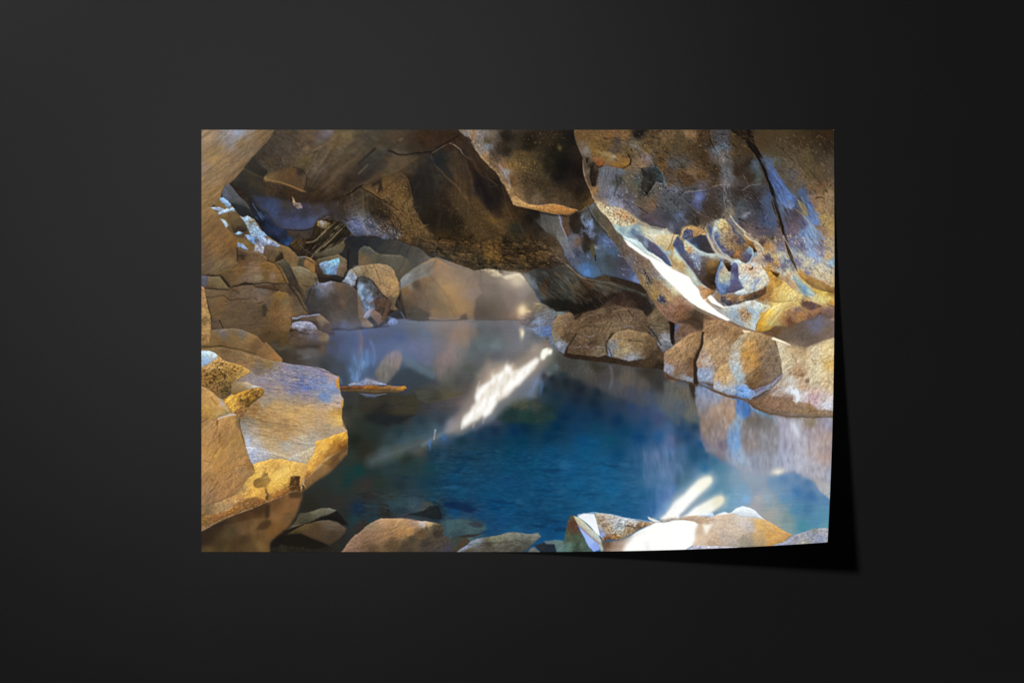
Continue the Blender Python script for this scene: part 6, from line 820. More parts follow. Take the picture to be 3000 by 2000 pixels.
# strip left of the hot light, textured tan
R("C1 107,113 115,107 122,117 133,129 143,142 150,152 C2 156,0 165,13 180,26 196,35 203,47 214,58 225,69 235,78 D2 10,88 22,100 32,108 25,120 0,130 C2 232,128 222,123 210,110 200,96 190,78 180,63 168,43 155,26 145,12 135,0 C1 122,133", "C1 112,116:5a5c5c 120,125:54503f 130,137:5c5040 140,150:64543f C2 145,3:5c5040 165,20:6a5648 155,20:5c544a 180,32:6c5648 170,37:6a6468 190,42:7c6450 185,52:6c5c54 205,55:7a6e6a 190,62:80684c 195,70:4c4444 200,77:8a7048 190,72:a08850 210,70:8c684c 215,62:90a0a0 220,80:a07c58 205,87:9a7a44 215,95:484858 225,90:a48458 202,98:906a4c 215,105:8c6850 230,110:96705c 222,118:8a6450 230,82:c0b890 225,72:a8b0a0 D2 5,95:9c7458 12,104:8c5c44 15,98:947460 5,115:80583c 15,118:745034", (0.22,7,4,-50,.18,.018), 1.3, .5)
S("C1 107,113 118,130 135,150 C2 145,12 158,30 170,46 182,64", "90888c", 1.2, 1.4, .5, 1.6, brk=.3); R("C2 187,50 193,55 198,65 200,73 196,70 190,60", "3c3840", V, 1.5, .6); R("C2 211,84 216,90 222,97 220,99 213,94", "3c3e50", V, 1.6, .6); S("C2 183,68 192,80 202,96 215,112 225,122", "a88c58", 1.6, 1.2, .7, 1.5, brk=.3); S("C2 186,70 195,84 206,102", "3c3028", 1.4, .8, .6, 1.5, brk=.3); S("C2 186,58 194,66 206,82", "b89c5c", 3, 2, .5, 2, brk=.3)
N("C2 160,12 205,50 230,90 215,110 190,75", "c4b49c", .1, 2.2, 1.6, -40, .7, 4, 4); N("C2 200,95 235,100 D2 20,110 0,125 C2 220,120", "54382c", .18, 3, 2.4, 20, .6, 4)
# the hot white light band
HB = "C2 159,5 170,12 182,21 192,28 203,34 214,40 228,48 235,51 D2 0,50 12,56 22,61 27,70 36,79 38,88 44,95 52,102 62,110 75,118 82,123.5 77,125 60,117 45,110 35,105 20,95 10,86 0,77 C2 235,78 225,69 214,58 205,48 197,36 181,26 165,14"
R(HB, "D2 20,80:f0e8d8", None, 7, .2, a=.5)
R(HB, "fffdf9", None, 1.6, .25)
R("D2 48,91 53,87 57,90 63,97 71,103 75,106 66,104 55,99", "fffdf6", None, 1.8, .2); G("D2 45,94:3,2,0,fff0d8,.8")
S("D2 18,94 28,104 33,109 45,113 60,121", "948c80", 1.6, 1, .8, 1.2); S("D2 40,110 60,119 82,127 100,134 118,141", "685444", 2.6, 1.6, .75, 1.6); S("D2 82,123 95,131 118,140", "a08c7c", 1.2, .8, .7)
G("D2 32,116:14,7,-20,4a3c2e,.7"); S("C2 197,37 208,52 222,67 235,78 D2 12,88", "c8c8b8", 1.2, 1.4, .6, 1.5)
R("D2 38,84 40,80 50,79 60,82 52,87 46,93 42,94", "D2 45,86:bc8c58 55,82:94683c", V, 1.6, .4)
# ---- the overhanging dark stone ------------------------------------------------
R("B1 142,-4 155,9 167,15 172,28 180,40 192,52 202,62 210,72 217,85 223,97 227,109 235,111 C1 15,114 35,119 55,123 75,125 90,121 98,117 108,110 117,103 113,99 108,85 103,75 99,60 98,40 94,32 88,15 83,-4",
"B1 148,4:8a7d6a 160,10:7c7474 168,10:8c6a44 178,8:807878 175,25:857a70 190,15:5a4a38 187,25:70757c 195,35:4c4238 185,42:96704c 200,45:5c4a38 215,10:2a221a 215,30:30281c 210,55:8c6238 215,62:88807c 225,52:7a5c2c 225,75:66482a 218,82:b08a5c 228,102:b08a58 230,95:80603a 205,30:3c3024 195,5:6a5c50 "
"C1 20,20:221c12 50,15:33281a 80,15:1e1a16 15,45:5a4628 30,55:4e3e24 10,60:604a28 70,50:15130f 90,60:1e1410 50,50:2a2418 65,70:1c1814 20,75:4a3a26 40,80:42341f 80,80:30241a 95,90:281e14 20,95:55432e 50,95:4a3a26 70,100:483822 30,105:6a5640 5,98:7a6040 100,100:3a2c18 60,108:5c4630 110,106:6a4a24 75,110:503e28 60,30:241e12 90,30:2c2016",
(0.2,8,7,-40,.16,.015), 1.2, .45)
N("B1 150,0 180,5 200,50 225,90 235,108 222,95 200,62 175,30", "c8a880", .2, 3, 2, -50, .7, 4); N("B1 150,0 180,5 200,50 230,70 222,95 200,62 175,30", "6c4c2c", .16, 3, 2, -50, .7, 4)
S("B1 170,25 180,40 192,52 205,66 217,86 227,107", "c49c68", 2, 3, .7, 2, brk=.3); S("B1 158,0 165,12 172,28 184,42", "a0a0a8", 2, 1.5, .5, 2, brk=.3); S("B1 205,52 213,60 220,72 222,84", "9898a4", 4, 2, .6, 3, brk=.4); G("B1 187,28:3,7,10,7c848c,.6 B1 170,4:2,8,0,946c44,.5 B1 190,6:3,7,25,80786c,.5")
N("C1 0,40 30,45 35,60 0,65 B1 215,45", "a08048", .14, 3, 2.4, 0, .7, 6, 4); N("C1 0,0 75,0 65,30 20,30", "6c5430", .06, 2.6, 2.4, 0, .8, 8, 4); N("C1 0,65 60,60 60,105 0,98", "6c5638", .1, 5, 3, 60, .5, 8); N("C1 5,60 40,60 35,85 5,80", "1c160e", .1, 2.4, 2.4, 0, .7, 6, 4)
G("C1 65,27:3,4,20,6c6030,.8 C1 70,55:14,20,10,12110e,.5")
R("B1 224,98 230,104 235,103 C1 0,96 10,105 20,109 32,111 42,110 52,108 65,110 78,115 92,118 86,122 75,125 55,123 35,119 15,114 0,111 B1 228,109", "C1 5,104:b89058 20,112:b48850 40,114:ac7a42 60,117:b07a3e 80,119:a87038 90,118:9a6a38 B1 231,106:b48c58", (0.1,5,3,0,.25,.015), 1.2, .4)
S("C1 0,98 10,105.5 25,110 35,112 45,109 55,108.5 66,110.5 80,115.5 92,118", "ccA478".lower(), 1, .8, .7, 1, brk=.2); S("C1 93,120 105,112 116,104", "80602c", 1.2, .8, .7)
S("C1 15,116 35,121 55,125 75,127", "120d09", 2.4, 1.6, .6, 2.5)
# ---- mineral streaks and fine fractures over the right wall ---------------------
BLU = "D1 124,40 138,44 160,70 180,86 192,90 206,112 214,140 222,156 D2 215,30 190,20 170,0 D1 160,130 146,96 134,60"
N(BLU, "8ca8d8", .14, 14, 1.8, -60, .5, 6, 2.2); N(BLU, "2c3450", .16, 12, 1.8, -60, .5, 6, 2.2); N(BLU, "6c5c50", .18, 9, 2.4, -60, .5, 6, 2.2)
N("D2 165,0 235,0 235,70 200,60 176,20", "a8b8d0", .14, 12, 2, -52, .5, 6, 2); N("D2 165,0 235,0 235,70 200,60 176,20", "5c4c48", .14, 8, 2, -52, .5, 6, 2)
N("C1 170,60 235,60 D1 70,80 140,95 146,150 20,140 C1 190,110", "8c8478", .08, 5, 1.8, -35, .5, 8, 3); N("C1 170,60 235,60 D1 70,80 140,95 146,150 20,140 C1 190,110", "17130f", .12, 6, 2, -45, .55, 8, 3)
N("C1 88,0 235,0 D1 120,0 120,30 60,75 0,80 C1 180,60 120,40", "17110a", .10, 5, 2, -25, .55, 8, 3); N("C1 88,0 235,0 D1 120,0 120,30 60,75 0,80 C1 180,60 120,40", "a07c48", .08, 4, 1.8, -25, .5, 8, 3)
N("D1 130,5 235,5 235,150 200,95 160,45", "a48660", .08, 4, 1.8, -50, .45, 10, 3); N("D1 130,5 235,5 235,150 200,95 160,45", "1f170c", .10, 5, 2, -50, .5, 10, 3)
for q, w in [("C1 150,95 165,110 180,130", .8), ("C1 205,20 225,35 D1 10,50 25,62", .9), ("D1 20,40 40,52 55,60", .8), ("D1 88,20 96,40 104,62", .8), ("D1 150,20 175,45 200,70", .7), ("D1 120,100 128,118 134,140", .8), ("C1 215,85 235,92 D1 12,98", .8), ("D1 96,130 116,142 138,148", .8), ("C1 130,10 150,16 175,14", .9), ("D1 200,60 215,80 228,100", .7)]:
    S(q, "1a130d", w, w * .6, .65, 1.1, 1.2, brk=.4)
for q, w in [("D1 64,132 75,120 84,112", .8), ("D1 100,62 108,80 112,92", .7), ("C1 160,100 185,112 205,118", .7), ("D1 28,66 50,74 70,78", .7), ("D1 165,30 180,50 190,66", .7), ("C1 218,118 232,128 D1 6,135", .7)]:
    S(q, "b4aca4", w, w * .6, .5, 1, 1.2, brk=.5)
# ---- left bank: big stones ---------------------------------------------------
R("A1 18,108 26,99 34,104 42,108 48,114 54,124 58,128 66,126 78,130 84,140 90,150 100,158 A2 115,12 130,18 137,25 142,32 150,31 160,33 168,40 169,50 170,60 175,66 160,80 150,100 120,100 60,60 40,40 48,10 A1 30,150", "A1 35,120:7c6238 45,130:6a5434 55,140:64502e 60,145:4a3a26 70,140:7a6440 A2 60,10:7a6034 70,18:745a30 100,20:66543a 105,30:5c4a32 120,30:745a38 130,30:7a5c38 138,42:7a603c 125,20:7c603a 110,10:80683c 147,40:4a4436 163,44:906630 158,38:86643a 155,50:5c4a34 90,35:54402c", (0.2,8,7,-50,0.07,.012), 1.2, .5)
R("A1 39,123 48,118 55,129 65,139 67,147 58,149 49,152 44,140", "A1 45,130:6e5634 55,138:5c4a2e 62,143:48392a 50,145:4c3c28", TS, 1.2)
R("A1 53,140 60,141 66,147 50,152 47,149", "3c3024", TS, 2)
W = (0.3, 5, 4, -30, 0.25, 0.02)
for q, c in [("A1 26,101 30,99 38,104 44,109 42,115 36,114 33,110 29,106", "A1 30,103:8cb4e0 40,108:84a8d0 36,112:7c8894"), ("A1 13,113 17,112 27,114 36,119 30,121 20,118", "9cacc8"), ("A1 24,122 33,119 38,115 41,117 46,113 49,116 48,120 43,119 38,122 30,123 26,125", "a8c4e4"), ("A1 28,131 36,134 39,138 40,140 36,143 33,138", "b8cfe6"), ("A1 48,152 54,148 60,150 54,153", "90b8e4"), ("A1 56,127 61,129 67,126 78,131 81,139 86,147 92,151 97,156 A2 90,8 80,4 A1 72,156 68,145 64,138 60,132", "A1 65,130:9cbce4 74,138:8ca0b8 78,146:90b0d0 72,134:80704c 88,153:88a8d0 76,152:90a8c4"), ("A2 63,-2 75,0 79,4 78,14 72,10 67,4", "A2 70,2:80a0d0 75,10:6c94c8"), ("A2 52,10 60,12 70,22 62,20 53,17", "8098c0"), ("A2 79,3 83,0 95,4 108,9 116,15 112,18 104,16 94,14 92,18 90,27 82,25 77,24 78,12", "A2 82,8:5c6068 85,20:a8a8b8 95,9:a0b0cc 108,14:8c98b4 88,25:b8c0d8 90,5:8ca8d4")]:
    R(q, c, W, 1, .5)
N("A2 79,3 95,4 116,15 94,14 90,27 78,24", "3c3428", 0.2, 4, 1.4, -60, .7, 1)
N("A1 56,127 78,131 97,156 72,156", "6c5a3c", 0.18, 4, 2, -40, .7, 1)
for q in ["A1 29,133 38,136", "A1 31,137 39,139", "A1 20,114 30,118"]: S(q, "5c5448", .8, .5, .6)
R("A2 107,38 110,32 118,23 121,33 115,37", "3a2a1e", TS, 1.2)
R("A2 92,15 112,18 118,22 108,33 107,38 111,41 102,44 95,33 90,28", "A2 100,22:62503a 112,22:6c5a3c 96,30:604a34 104,38:705632", (0.2,4,8,0,.06,.01), 1.2)
R("A2 110,40 122,33 130,46 140,62 146,78 154,95 162,112 150,100 142,84 130,74 125,60 118,48", "A2 115,42:58503c 125,55:463e32 135,66:40362c 148,88:3c3228", TS, 1.3)
R("A2 131,46 146,45 158,50 166,55 174,62 168,65 174,71 160,75 156,78 155,95 152,99 148,88 143,75 138,60", "A2 150,50:7c7258 150,60:78664c 160,65:6e5a3c 145,65:6c5a3c 150,80:6a5434 153,92:5e4a30 168,66:6c6048", (0.16,8,5,-30,.08,.01), 1.2, .4)
S("A2 138,60 145,80 152,97", "7c6644", 1.4, 1, .6); S("A2 132,47 147,46 160,52", "908468", 1.2, .8, .7); S("A2 150,73 160,75 170,70", "40301e", 1.4, 1, .7, 1.5)
R("A2 150,40 154,32 162,34 169,40 168,52 164,56 158,50 152,45", "A2 156,38:86643c 164,45:946a34", TS, 1.2)
S("A2 141,31.5 154,31", "9ca8c0", 1, .6, .8)
R("A2 170,33 160,27 178,22 195,16 210,8 211,15 207,24 200,29 185,31", "A2 170,28:4c4434 190,24:5c5440 205,14:60543c", TS, 1.5)
R("A2 168,36 185,31 200,28 212,36 214,50 208,62 198,58 185,60 172,58 167,52", "A2 180,34:5c5038 205,36:6a5c44 208,50:6e5a44 204,45:806a50 170,50:4c3c2c 175,56:40362c", TS, 1.3)
R("A2 172,42 180,38 195,35 201,33 202,40 200,50 198,58 180,57 176,50", "A2 178,42:7890b4 195,38:84bcd4 186,42:7c9cb8 190,52:6ca0c8 176,53:5a5c60 198,50:7080b0", (0.25,5,4,20,0.12,.02), 1.5, .5)
R("A2 171,60 185,59 198,58 209,62 205,70 195,69 180,67 172,67", "A2 180,62:3a2e24 200,64:262626", TS, 1.5)
# upper stone of the stack
R("A2 51,18 65,21 85,25 94,31 98,38 110,40 118,50 127,70 110,70 85,69 62,70 44,75 38,66 30,58 20,57 38,44 50,49 54,42 51,34", "A2 60,26:5c4632 60,31:3c2c1e 75,45:7a5f48 82,50:85694f 60,40:6c4a28 55,50:74542f 93,45:7a5626 95,60:6c4e22 110,50:7f5c30 103,60:846a54 70,62:7a6450 40,55:5f4a2c 118,65:7a5a30 70,30:6a4e34 85,33:6c5438 85,62:807058", (0.16,12,4,0,.07,.015), 1.2, .5)
S("A2 52,30 58,31 70,30", "33241a", 1.6, .8, .8, 1.4); S("A2 20,57 35,50 50,49", "8c7450", 1, .8, .5, 1.5)
# big lower block
R("A2 0,74 25,79 44,75 75,72 110,70 135,73 146,88 153,102 161,114 134,121 134,128 138,137 128,150 125,158 90,158 60,140 15,138 8,110", "A2 20,85:6e5840 50,78:5a4430 60,86:6a5844 90,82:665a50 85,92:756050 108,92:6c5a42 118,88:7a5a2c 30,97:735634 50,100:66503a 70,105:5f4d38 45,120:604e38 80,125:5c4732 105,110:745430 120,105:846440 128,120:84623a 115,125:6e5030 140,95:5c4a34 150,108:6a5640 130,80:4c3c2c 100,145:5a4226 120,150:5e4624 20,115:6a4f30 15,125:5a4a3c 132,135:54402c 112,80:503c2a 90,100:6c563e 90,112:54442e 125,92:7c5e3c", (0.15,14,6,0,.06,.012), 1.2, .5)
R("A2 108,82 118,80 126,84 130,95 132,110 134,128 137,138 128,142 118,140 105,130 100,110 104,95", "A2 115,85:80602e 122,95:746040 110,100:6c4c28 125,115:86643c 112,120:745230 128,132:7a5a34", (0.2,7,8,0,.08,.012), 2.5, .6, a=.8)
R("A2 88,102 93,100 96,108 94,118 90,118", "463a2a", TS, 2)
C = "2a1e14"
for q, w in [("A2 44,75 55,73 65,69 75,71 90,70 105,71 126,70", 1.6), ("A2 5,77 15,78 25,79 38,79", 1.2), ("A2 7,91 15,91 24,89 33,88 37,91 42,95 55,93 70,93", 1), ("A2 26,124 30,130 33,137", 1.8), ("A2 105,72 112,79 120,81", 1), ("A2 82,100 90,98", 1), ("A2 78,92 82,95", 1), ("A2 41,77 50,81 56,86", .8), ("A2 8,95 12,110 15,125", 1.2), ("A2 126,70 136,75", 1), ("A2 132,121 134,140", 1.2), ("A2 100,140 95,155", 1)]:
    S(q, C, w, w * .7, .8, 1.2)
R("A2 75,72 105,73 112,80 100,80 80,76", "4c3422", TS, 1.5, a=.8)
R("A2 8,60 27,59 33,66 41,78 28,79 10,77 5,73", "A2 15,64:6e5e44 28,70:70603e 12,74:665236", (0.12,8,4,-30,.05,.01), 1); R("A2 -3,58 8,59 9,68 6,76 -3,76", "5a5a68", TS, 1.5)
R("A2 -3,36 8,35 9,50 14,57 -3,58", "5c5048", TS, 4)
# big dark boulder by the water
R("A2 153,80 160,75 170,71 190,68 205,69 222,73 228,82 229,100 233,120 238,137 215,138 193,138 188,126 176,118 160,116 152,98", "A2 165,85:40382e 175,76:70727e 185,71:8486a0 188,77:6a6468 200,75:66503a 205,90:5c4838 195,90:4a3c34 175,95:423e3a 165,105:3e3a38 172,84:4c5468 200,100:4e4038 215,85:54483a 205,96:66503c 200,120:5a5048 210,130:565a6c 225,110:4f4740 195,134:464452 180,110:44403c 222,95:4c4038 215,118:524a46", (0.16,10,6,-30,.06,.012), 1.3, .5)
S("A2 163,76 175,72 190,68.5", "98a0b8", 1.2, 1.6, .7, 1.5); S("A2 229,84 231,100 236,122", "84705c", 2, 1.4, .8, 1.3); S("A2 205,93 212,100", "7c6248", 1.4, .8, .5, 2)
R("A2 169,66 174,69 182,70 172,74 166,72", "8088a0", W, 1.5, a=.7)
# waterline stones
R("A2 134,120 145,118 165,115 175,115 182,121 189,126 193,136 196,145 184,146 170,138 160,130 150,128 134,128", "A2 150,123:5c4a3e 160,120:5e4c3c 178,120:826e58 185,135:54443a 165,130:4e3c30 192,142:484048", TS, 1.2)
S("A2 134,121 140,121 148,118 165,116 173,115", "98a8cc", 1.6, 1.2, .9)
R("A2 134,127 145,125 160,127 168,133 170,137 180,142 188,147 186,158 A3 125,5 A2 128,158 128,142", "A2 150,130:9a9cb0 160,132:9092ac 142,128:98a0b8 150,142:564c4a 165,150:5c5868 140,150:5a4838 183,150:787060 178,148:7e6240 172,142:66564a 135,140:4c3a28", (0.22,9,3,0,.12,.015), 1.2)
N("A2 134,127 145,125 160,127 170,136 150,137", "5c5058", 0.2, 7, 1.5, -10, .7, 1.5)
S("A2 182,143 188,148 186,154", "b8b0a0", 1, .8, .7, brk=.4)
# cream lit rock and its dark flank
R("A2 228,88 B2 0,60 12,62 20,68 28,78 36,90 45,95 48,106 42,118 50,124 30,134 10,134 A2 235,137", "B2 8,65:40403a 4,76:90a8c8 10,82:587088 18,78:4c4c4c 18,92:7890b8 12,96:50607c 6,90:7c94b4 25,85:4a3c34 35,100:5c4230 30,110:4a3a34 40,112:44362e 14,105:64789c 25,98:50382a 20,125:38383e 30,128:3c3a44 45,125:3a3a40 A2 232,100:5c4c40", (0.25,4,7,0,.15,.015), 1.2)
N("B2 0,70 10,70 20,82 24,108 14,108 0,92 A2 230,80", "a8bcd8", 0.2, 3, 5, 0, .8, 3)
R("A2 215,60 B2 -15,52 -4,45 12,42 22,41 31,41 40,43 47,46 53,52 55,60 60,68 63,80 60,88 55,97 54,104 58,108 53,110 47,108 48,100 44,93 35,87 28,76 22,68 15,62 8,60 -2,60 -5,73 A2 220,72 205,68", "B2 25,50:a08258 40,60:a8865a 50,70:b08c58 40,75:a8865c 52,82:a48256 30,70:9a7c56 10,50:7c6444 15,46:947a50 50,97:6a5844 -5,55:80684a A2 217,62:98a4b8 222,60:8494b0 226,52:8c8064 216,70:7c8ca0", (0.25,7,6,-40,.14,.015), 1.1, .5)
for q, w in [("B2 23,42 26,50 30,62 32,72", 1.2), ("B2 38,60 45,58 52,62", .8), ("B2 36,70 42,76 50,80", .9), ("B2 47,70 44,84", .8), ("B2 58,80 50,86 46,92", .8), ("B2 10,44 22,48", .8), ("B2 34,48 44,52 50,60", .6)]: S(q, "5c4630", w, w, .7, 1.2)
N("A2 208,68 215,55 225,44 B2 -6,46 -2,60 -3,74 A2 222,74", "b4c4dc", 0.28, 3, 6, 20, .8, 3)
N("B2 -10,43 18,41 30,41 28,44 0,50", "b0b8c8", 0.16, 4, 2, 0, .7, 2)
R("A2 228,84 233,90 B2 4,100 10,115 14,123 22,131 20,135 7,134 0,118", "B2 2,100:74604e 8,120:78624e 16,130:86705c", TS, 1.3)
R("B2 7,118 13,110 20,107 24,110 32,115 38,122 30,131 24,125 18,117 12,121", "B2 14,113:8c96b8 22,112:7e6250 30,122:745c50", TS, 1.2); S("B2 8,119 13,111 20,107.5", "a8b0cc", 1.4, 1, .9)
R("B2 57,90 62,98 66,110 70,122 55,122 44,116 58,108", "B2 62,105:3c3a38 60,115:30343c 50,116:33363c", TS, 1.5); S("B2 62,112 68,122", "8494a8", 1.2, .8, .7)
R("B2 46,122 52,121 58,126 54,131 47,131 43,127", "7088bc", W, 1.5)
R("B2 33,122 44,95 47,98 40,122", "604634", TS, 1.5)
# slab at far left, foreground left column
R("A2 14,138 40,136 60,138 72,143 82,147 92,158 A3 94,0 103,10 118,24 119,32 100,30 60,20 25,12 -4,14 -4,0", "A2 30,142:6a6058 60,143:6c6258 70,150:8a6840 20,150:7a5c34 50,152:7a5e38 A3 20,5:7a5c34 60,10:806238 95,12:84603a 110,25:966a3a 80,5:6f5232 30,10:6a4e2c", (0.12,14,4,-20,.06,.012), 1.2, .4)
R("A2 -3,72 4,77 5,90 8,100 12,115 14,130 14,140 11,158 A3 7,6 -3,12", "A2 3,90:a87e50 5,115:a88450 8,135:a88450 5,150:8c6a3c 10,145:a8824e 2,125:806038", (0.15,5,4,0,.25,.015), 1.2)
# left wall slab
R("A1 -5,-5 110,-5 100,12 92,22 82,31 75,39 70,47 60,60 52,68 42,77 34,83 30,92 28,100 20,108 13,113 24,122 27,131 34,142 42,148 48,156 A2 52,8 50,20 51,36 54,42 50,48 36,46 20,57 -5,57", "A1 10,10:9a7f62 45,8:8f868a 38,15:827a76 52,5:8c94a8 20,30:8c7350 60,20:81684a 90,12:7a6142 30,50:8e7350 50,48:82674c 15,70:8a7050 40,70:7f6345 60,55:7a6244 10,95:8a6c44 20,90:8f6e44 8,120:86683f 20,140:7d5c36 40,150:7a5a35 5,55:907860 18,44:9c7c50 A2 20,15:856238 45,10:80582c 10,40:685440 40,30:6e5333 30,45:7a6444 5,25:745840", (0.15,22,5,36,.07,.015), 1.2, .4)
N("A1 -5,-5 110,-5 75,39 30,92 -5,120", "6c583e", 0.14, 24, 3.4, 36, .5, 8, 2.4); N("A1 -5,-5 110,-5 75,39 30,92 -5,120", "a88c62", 0.10, 20, 3, 36, .5, 8, 2.4)
N("A1 30,0 60,-3 58,8 40,22 28,20", "a0a8b8", 0.2, 5, 2.5, 36, .6, 6)
S("A1 62,57 45,74 32,84", "9a7a50", 1.4, 1, .5, 2); S("A1 18,98 32,84", "a88048", 2.4, 1.6, .5, 3); S("A1 34,50 46,46", "64523c", 2, 1, .6, 3); N("A2 0,5 50,5 50,45 20,55 0,50", "5c4428", .16, 7, 4, 40, .5, 6); G("A2 42,38:5,5,20,94784c,.5 A2 44,22:3,8,30,5c4426,.5")
# small stones against the water handled; dark bank under the slab
R("A2 84,146 94,140 128,150 190,156 A3 200,4 A3 118,8 108,12 96,2", "A2 105,150:5a4226 120,152:5e4624 A3 110,4:4c4030 140,3:5c4a3c 170,2:54483e", TS, 3, a=.7)
# ---- foreground left boulder -------------------------------------------------
R("A3 118,40 202,50 202,60 204,78 208,85 206,97 206,115 213,130 214,140 214,155 A4 214,10 205,20 190,35 180,43 165,52 155,60 147,66 147,62 120,72 60,95 0,122 A3 0,60", "A3 150,120:a88c64 A4 205,10:84623a 195,22:6c4c2c 180,36:80603a 165,48:88643a 155,58:7c5a34", TS, 2.5, .3)
R("A4 0,121 20,113 45,101 75,90 100,79 130,66 147,62 148,72 144,85 138,100 130,112 122,122 110,130 100,140 100,156 -4,156", "A4 10,125:3a2a1c 30,112:3c2c1e 60,100:50341c 85,90:4c3218 110,82:6a4826 135,75:805630 125,90:84592e 110,100:805830 130,100:6c4e2c 105,120:785026 80,115:74542e 60,120:6a4e30 40,125:544426 60,135:4c3820 30,140:4c3a20 5,135:38281c 90,135:6c4c28 75,150:5c4424 40,150:54401f 10,150:5c4628 85,145:74582e 50,145:50381e", (0.10,10,8,30,.03,.01), 4, .3)
R("A4 94,84 101,84 100,100 96,108 93,100", "3a2c1c", None, 3, a=.8); R("A4 80,120 84,112 92,108 102,107 103,112 98,119 88,121", "4c341c", None, 3, a=.85); S("A4 33,116 50,112 75,106 105,103 138,98", "8c6c44", .8, .8, .5, 1.5); S("A4 84,125 80,140", "543a1c", 2, 1.4, .6, 3); R("A4 128,66 147,64 146,73 130,74", "44301a", None, 3, a=.7)
BO = "A3 -4,12 25,8 50,12 75,20 100,27 118,30 130,33 150,35 165,37 180,40 190,46 201,52 202,60 202,70 204,78 208,85 206,97 206,115 207,125 213,130 214,140 214,155 A4 210,1 200,8 190,15 178,25 165,35 152,48 150,58 145,62 132,65 115,74 95,81 75,89 55,96 30,106 12,117 -4,123"
R(BO, "A3 10,10:7c6238 50,18:7c6240 90,24:8a6a48 40,12:6f5636 70,30:8c6c44 60,38:8c6840 100,33:80683c 85,40:746454 110,36:84746c 120,40:8c8090 140,38:747890 160,42:807c90 180,45:88809c 190,50:a08c90 110,50:84808c 130,55:8c8498 90,55:8c8494 75,55:8c8488 100,62:8c7c84 115,68:9c8478 120,60:7c7c98 145,62:5c6ca4 155,68:5870ac 135,65:74789c 165,60:7080b0 180,58:8494bc 190,65:8898c0 195,75:7488b0 180,80:6480b8 185,85:7890b8 130,75:84809c 115,80:9c8878 150,78:8c84a0 140,85:94806c 165,88:a08c80 100,85:94887c 90,90:9c8c78 110,95:b4925c 145,98:b89460 130,105:b8965c 100,100:a88450 80,100:8c6434 75,105:946c3c 90,112:9c7444 110,112:a88254 120,120:8c6c48 130,115:b8905c 160,100:b89868 180,100:b49474 190,95:b8a090 200,90:b8a4a0 198,82:c0a898 195,105:c89840 203,102:b08030 202,112:e0b458 185,110:b09068 175,118:988478 160,115:a88c64 190,120:b8986c 185,125:84807c 195,128:a89880 205,130:a49080 180,132:a08c70 200,118:d0ac60 130,128:a88654 110,125:a88458 90,120:a08458 75,118:8c8070 65,125:8c8880 75,130:a89888 95,135:a88c60 120,140:b08c58 140,135:b8986c 140,145:b4a08c 150,140:b4a88c 165,138:a89c8c 70,145:a0a8b4 65,150:b8bccc 75,148:b8b0a8 100,150:b49c74 125,150:a8a498 155,148:b0a898 A4 75,8:a4acc4 110,10:b8a484 140,15:b4a898",
 (0.16,12,4,-14,.10,.02), 1.2, .4)
N("A3 75,45 120,36 190,48 195,80 100,84", "5c6890", .2, 7, 1.6, -8, .6, 8); N("A3 75,45 120,36 190,48 195,80 100,84", "b8a4a0", .2, 6, 1.6, -8, .55, 8)
N("A3 20,10 100,28 75,40 30,30", "5c4426", .16, 9, 2, -10, .6, 6)
N("A3 75,95 200,92 200,130 70,145", "7c5f3c", .13, 10, 2, -12, .5, 8); N("A3 75,95 200,92 200,130 70,145", "d4b478", .12, 9, 2.4, -12, .45, 8)
for q, w in [("A3 76,110 92,117 115,121", 2.4), ("A3 100,104 115,106", 1), ("A3 92,94 108,99", .8), ("A3 120,116 130,113 140,117 147,125", 1), ("A3 145,93 165,90 172,88", 1)]: S(q, "745632", w, w * .6, .7, 1.6)
S("A3 115,30 150,35 180,41 201,52", "b89c98", 1, .8, .6, 1.2); R("A3 197,56 202,52 202,70 198,68", "c48c34", TS, 1.2, .3); G("A3 206,90:2,5,0,cc9434,.8 A3 198,98:3,6,0,c8a890,.4")
R("A3 112,76 130,78 190,70 202,72 207,82 190,88 150,92 110,90 90,90", "A3 120,84:98886c 150,88:98846c 180,84:7890b8 195,78:7c8cac 165,86:8c8890", TR, 6, a=.35)
# yellow side face
R("A3 168,146 185,141 200,135 212,131 214,140 214,156 A4 210,1 200,8 185,15 170,28 152,48 150,40 154,24 160,10 166,0", "A3 205,138:e2aa3e 190,144:dca43c 178,150:d8a850 212,150:8c5820 195,153:a87028 A4 180,3:e8b44c 166,12:e0b050 195,6:a06c30 185,12:9c6c34 172,25:b87c38 160,28:e2aa48 155,40:a86c30 165,22:d8a450 205,2:7c4c1c", (0.14,10,4,40,.08,.015), 1.2, .4)
S("A4 150,50 165,36 185,18 213,-2", "c08c50", 1, .8, .6); R("A4 213,1 214,-8 205,3 190,14 175,25 190,26 205,10", "5c4020", TS, 2.5, a=.6)
R("A4 63,-2 85,1 110,7 130,14 140,9 160,1 168,-2 165,8 158,18 155,24 140,22 120,17 100,17 85,21 76,25 72,15 65,8", "A4 75,8:a4acc4 90,10:b0b0b8 110,10:bcac90 135,17:b8b0a8 155,10:c0b090 80,20:a8acc0 120,6:c0a87c 70,3:c0c4d0 110,20:b8a888", (0.16,8,2.6,-20,.16,.015), 1.2, .4)
S("A4 70,-1 95,6 118,13 128,16", "d8d4cc", .9, .7, .7); S("A4 100,9 120,15", "6c5c58", .8, .8, .5)
N("A4 66,0 160,2 156,22 80,22", "6c7080", .14, 5, 1.2, -15, .6, 2)
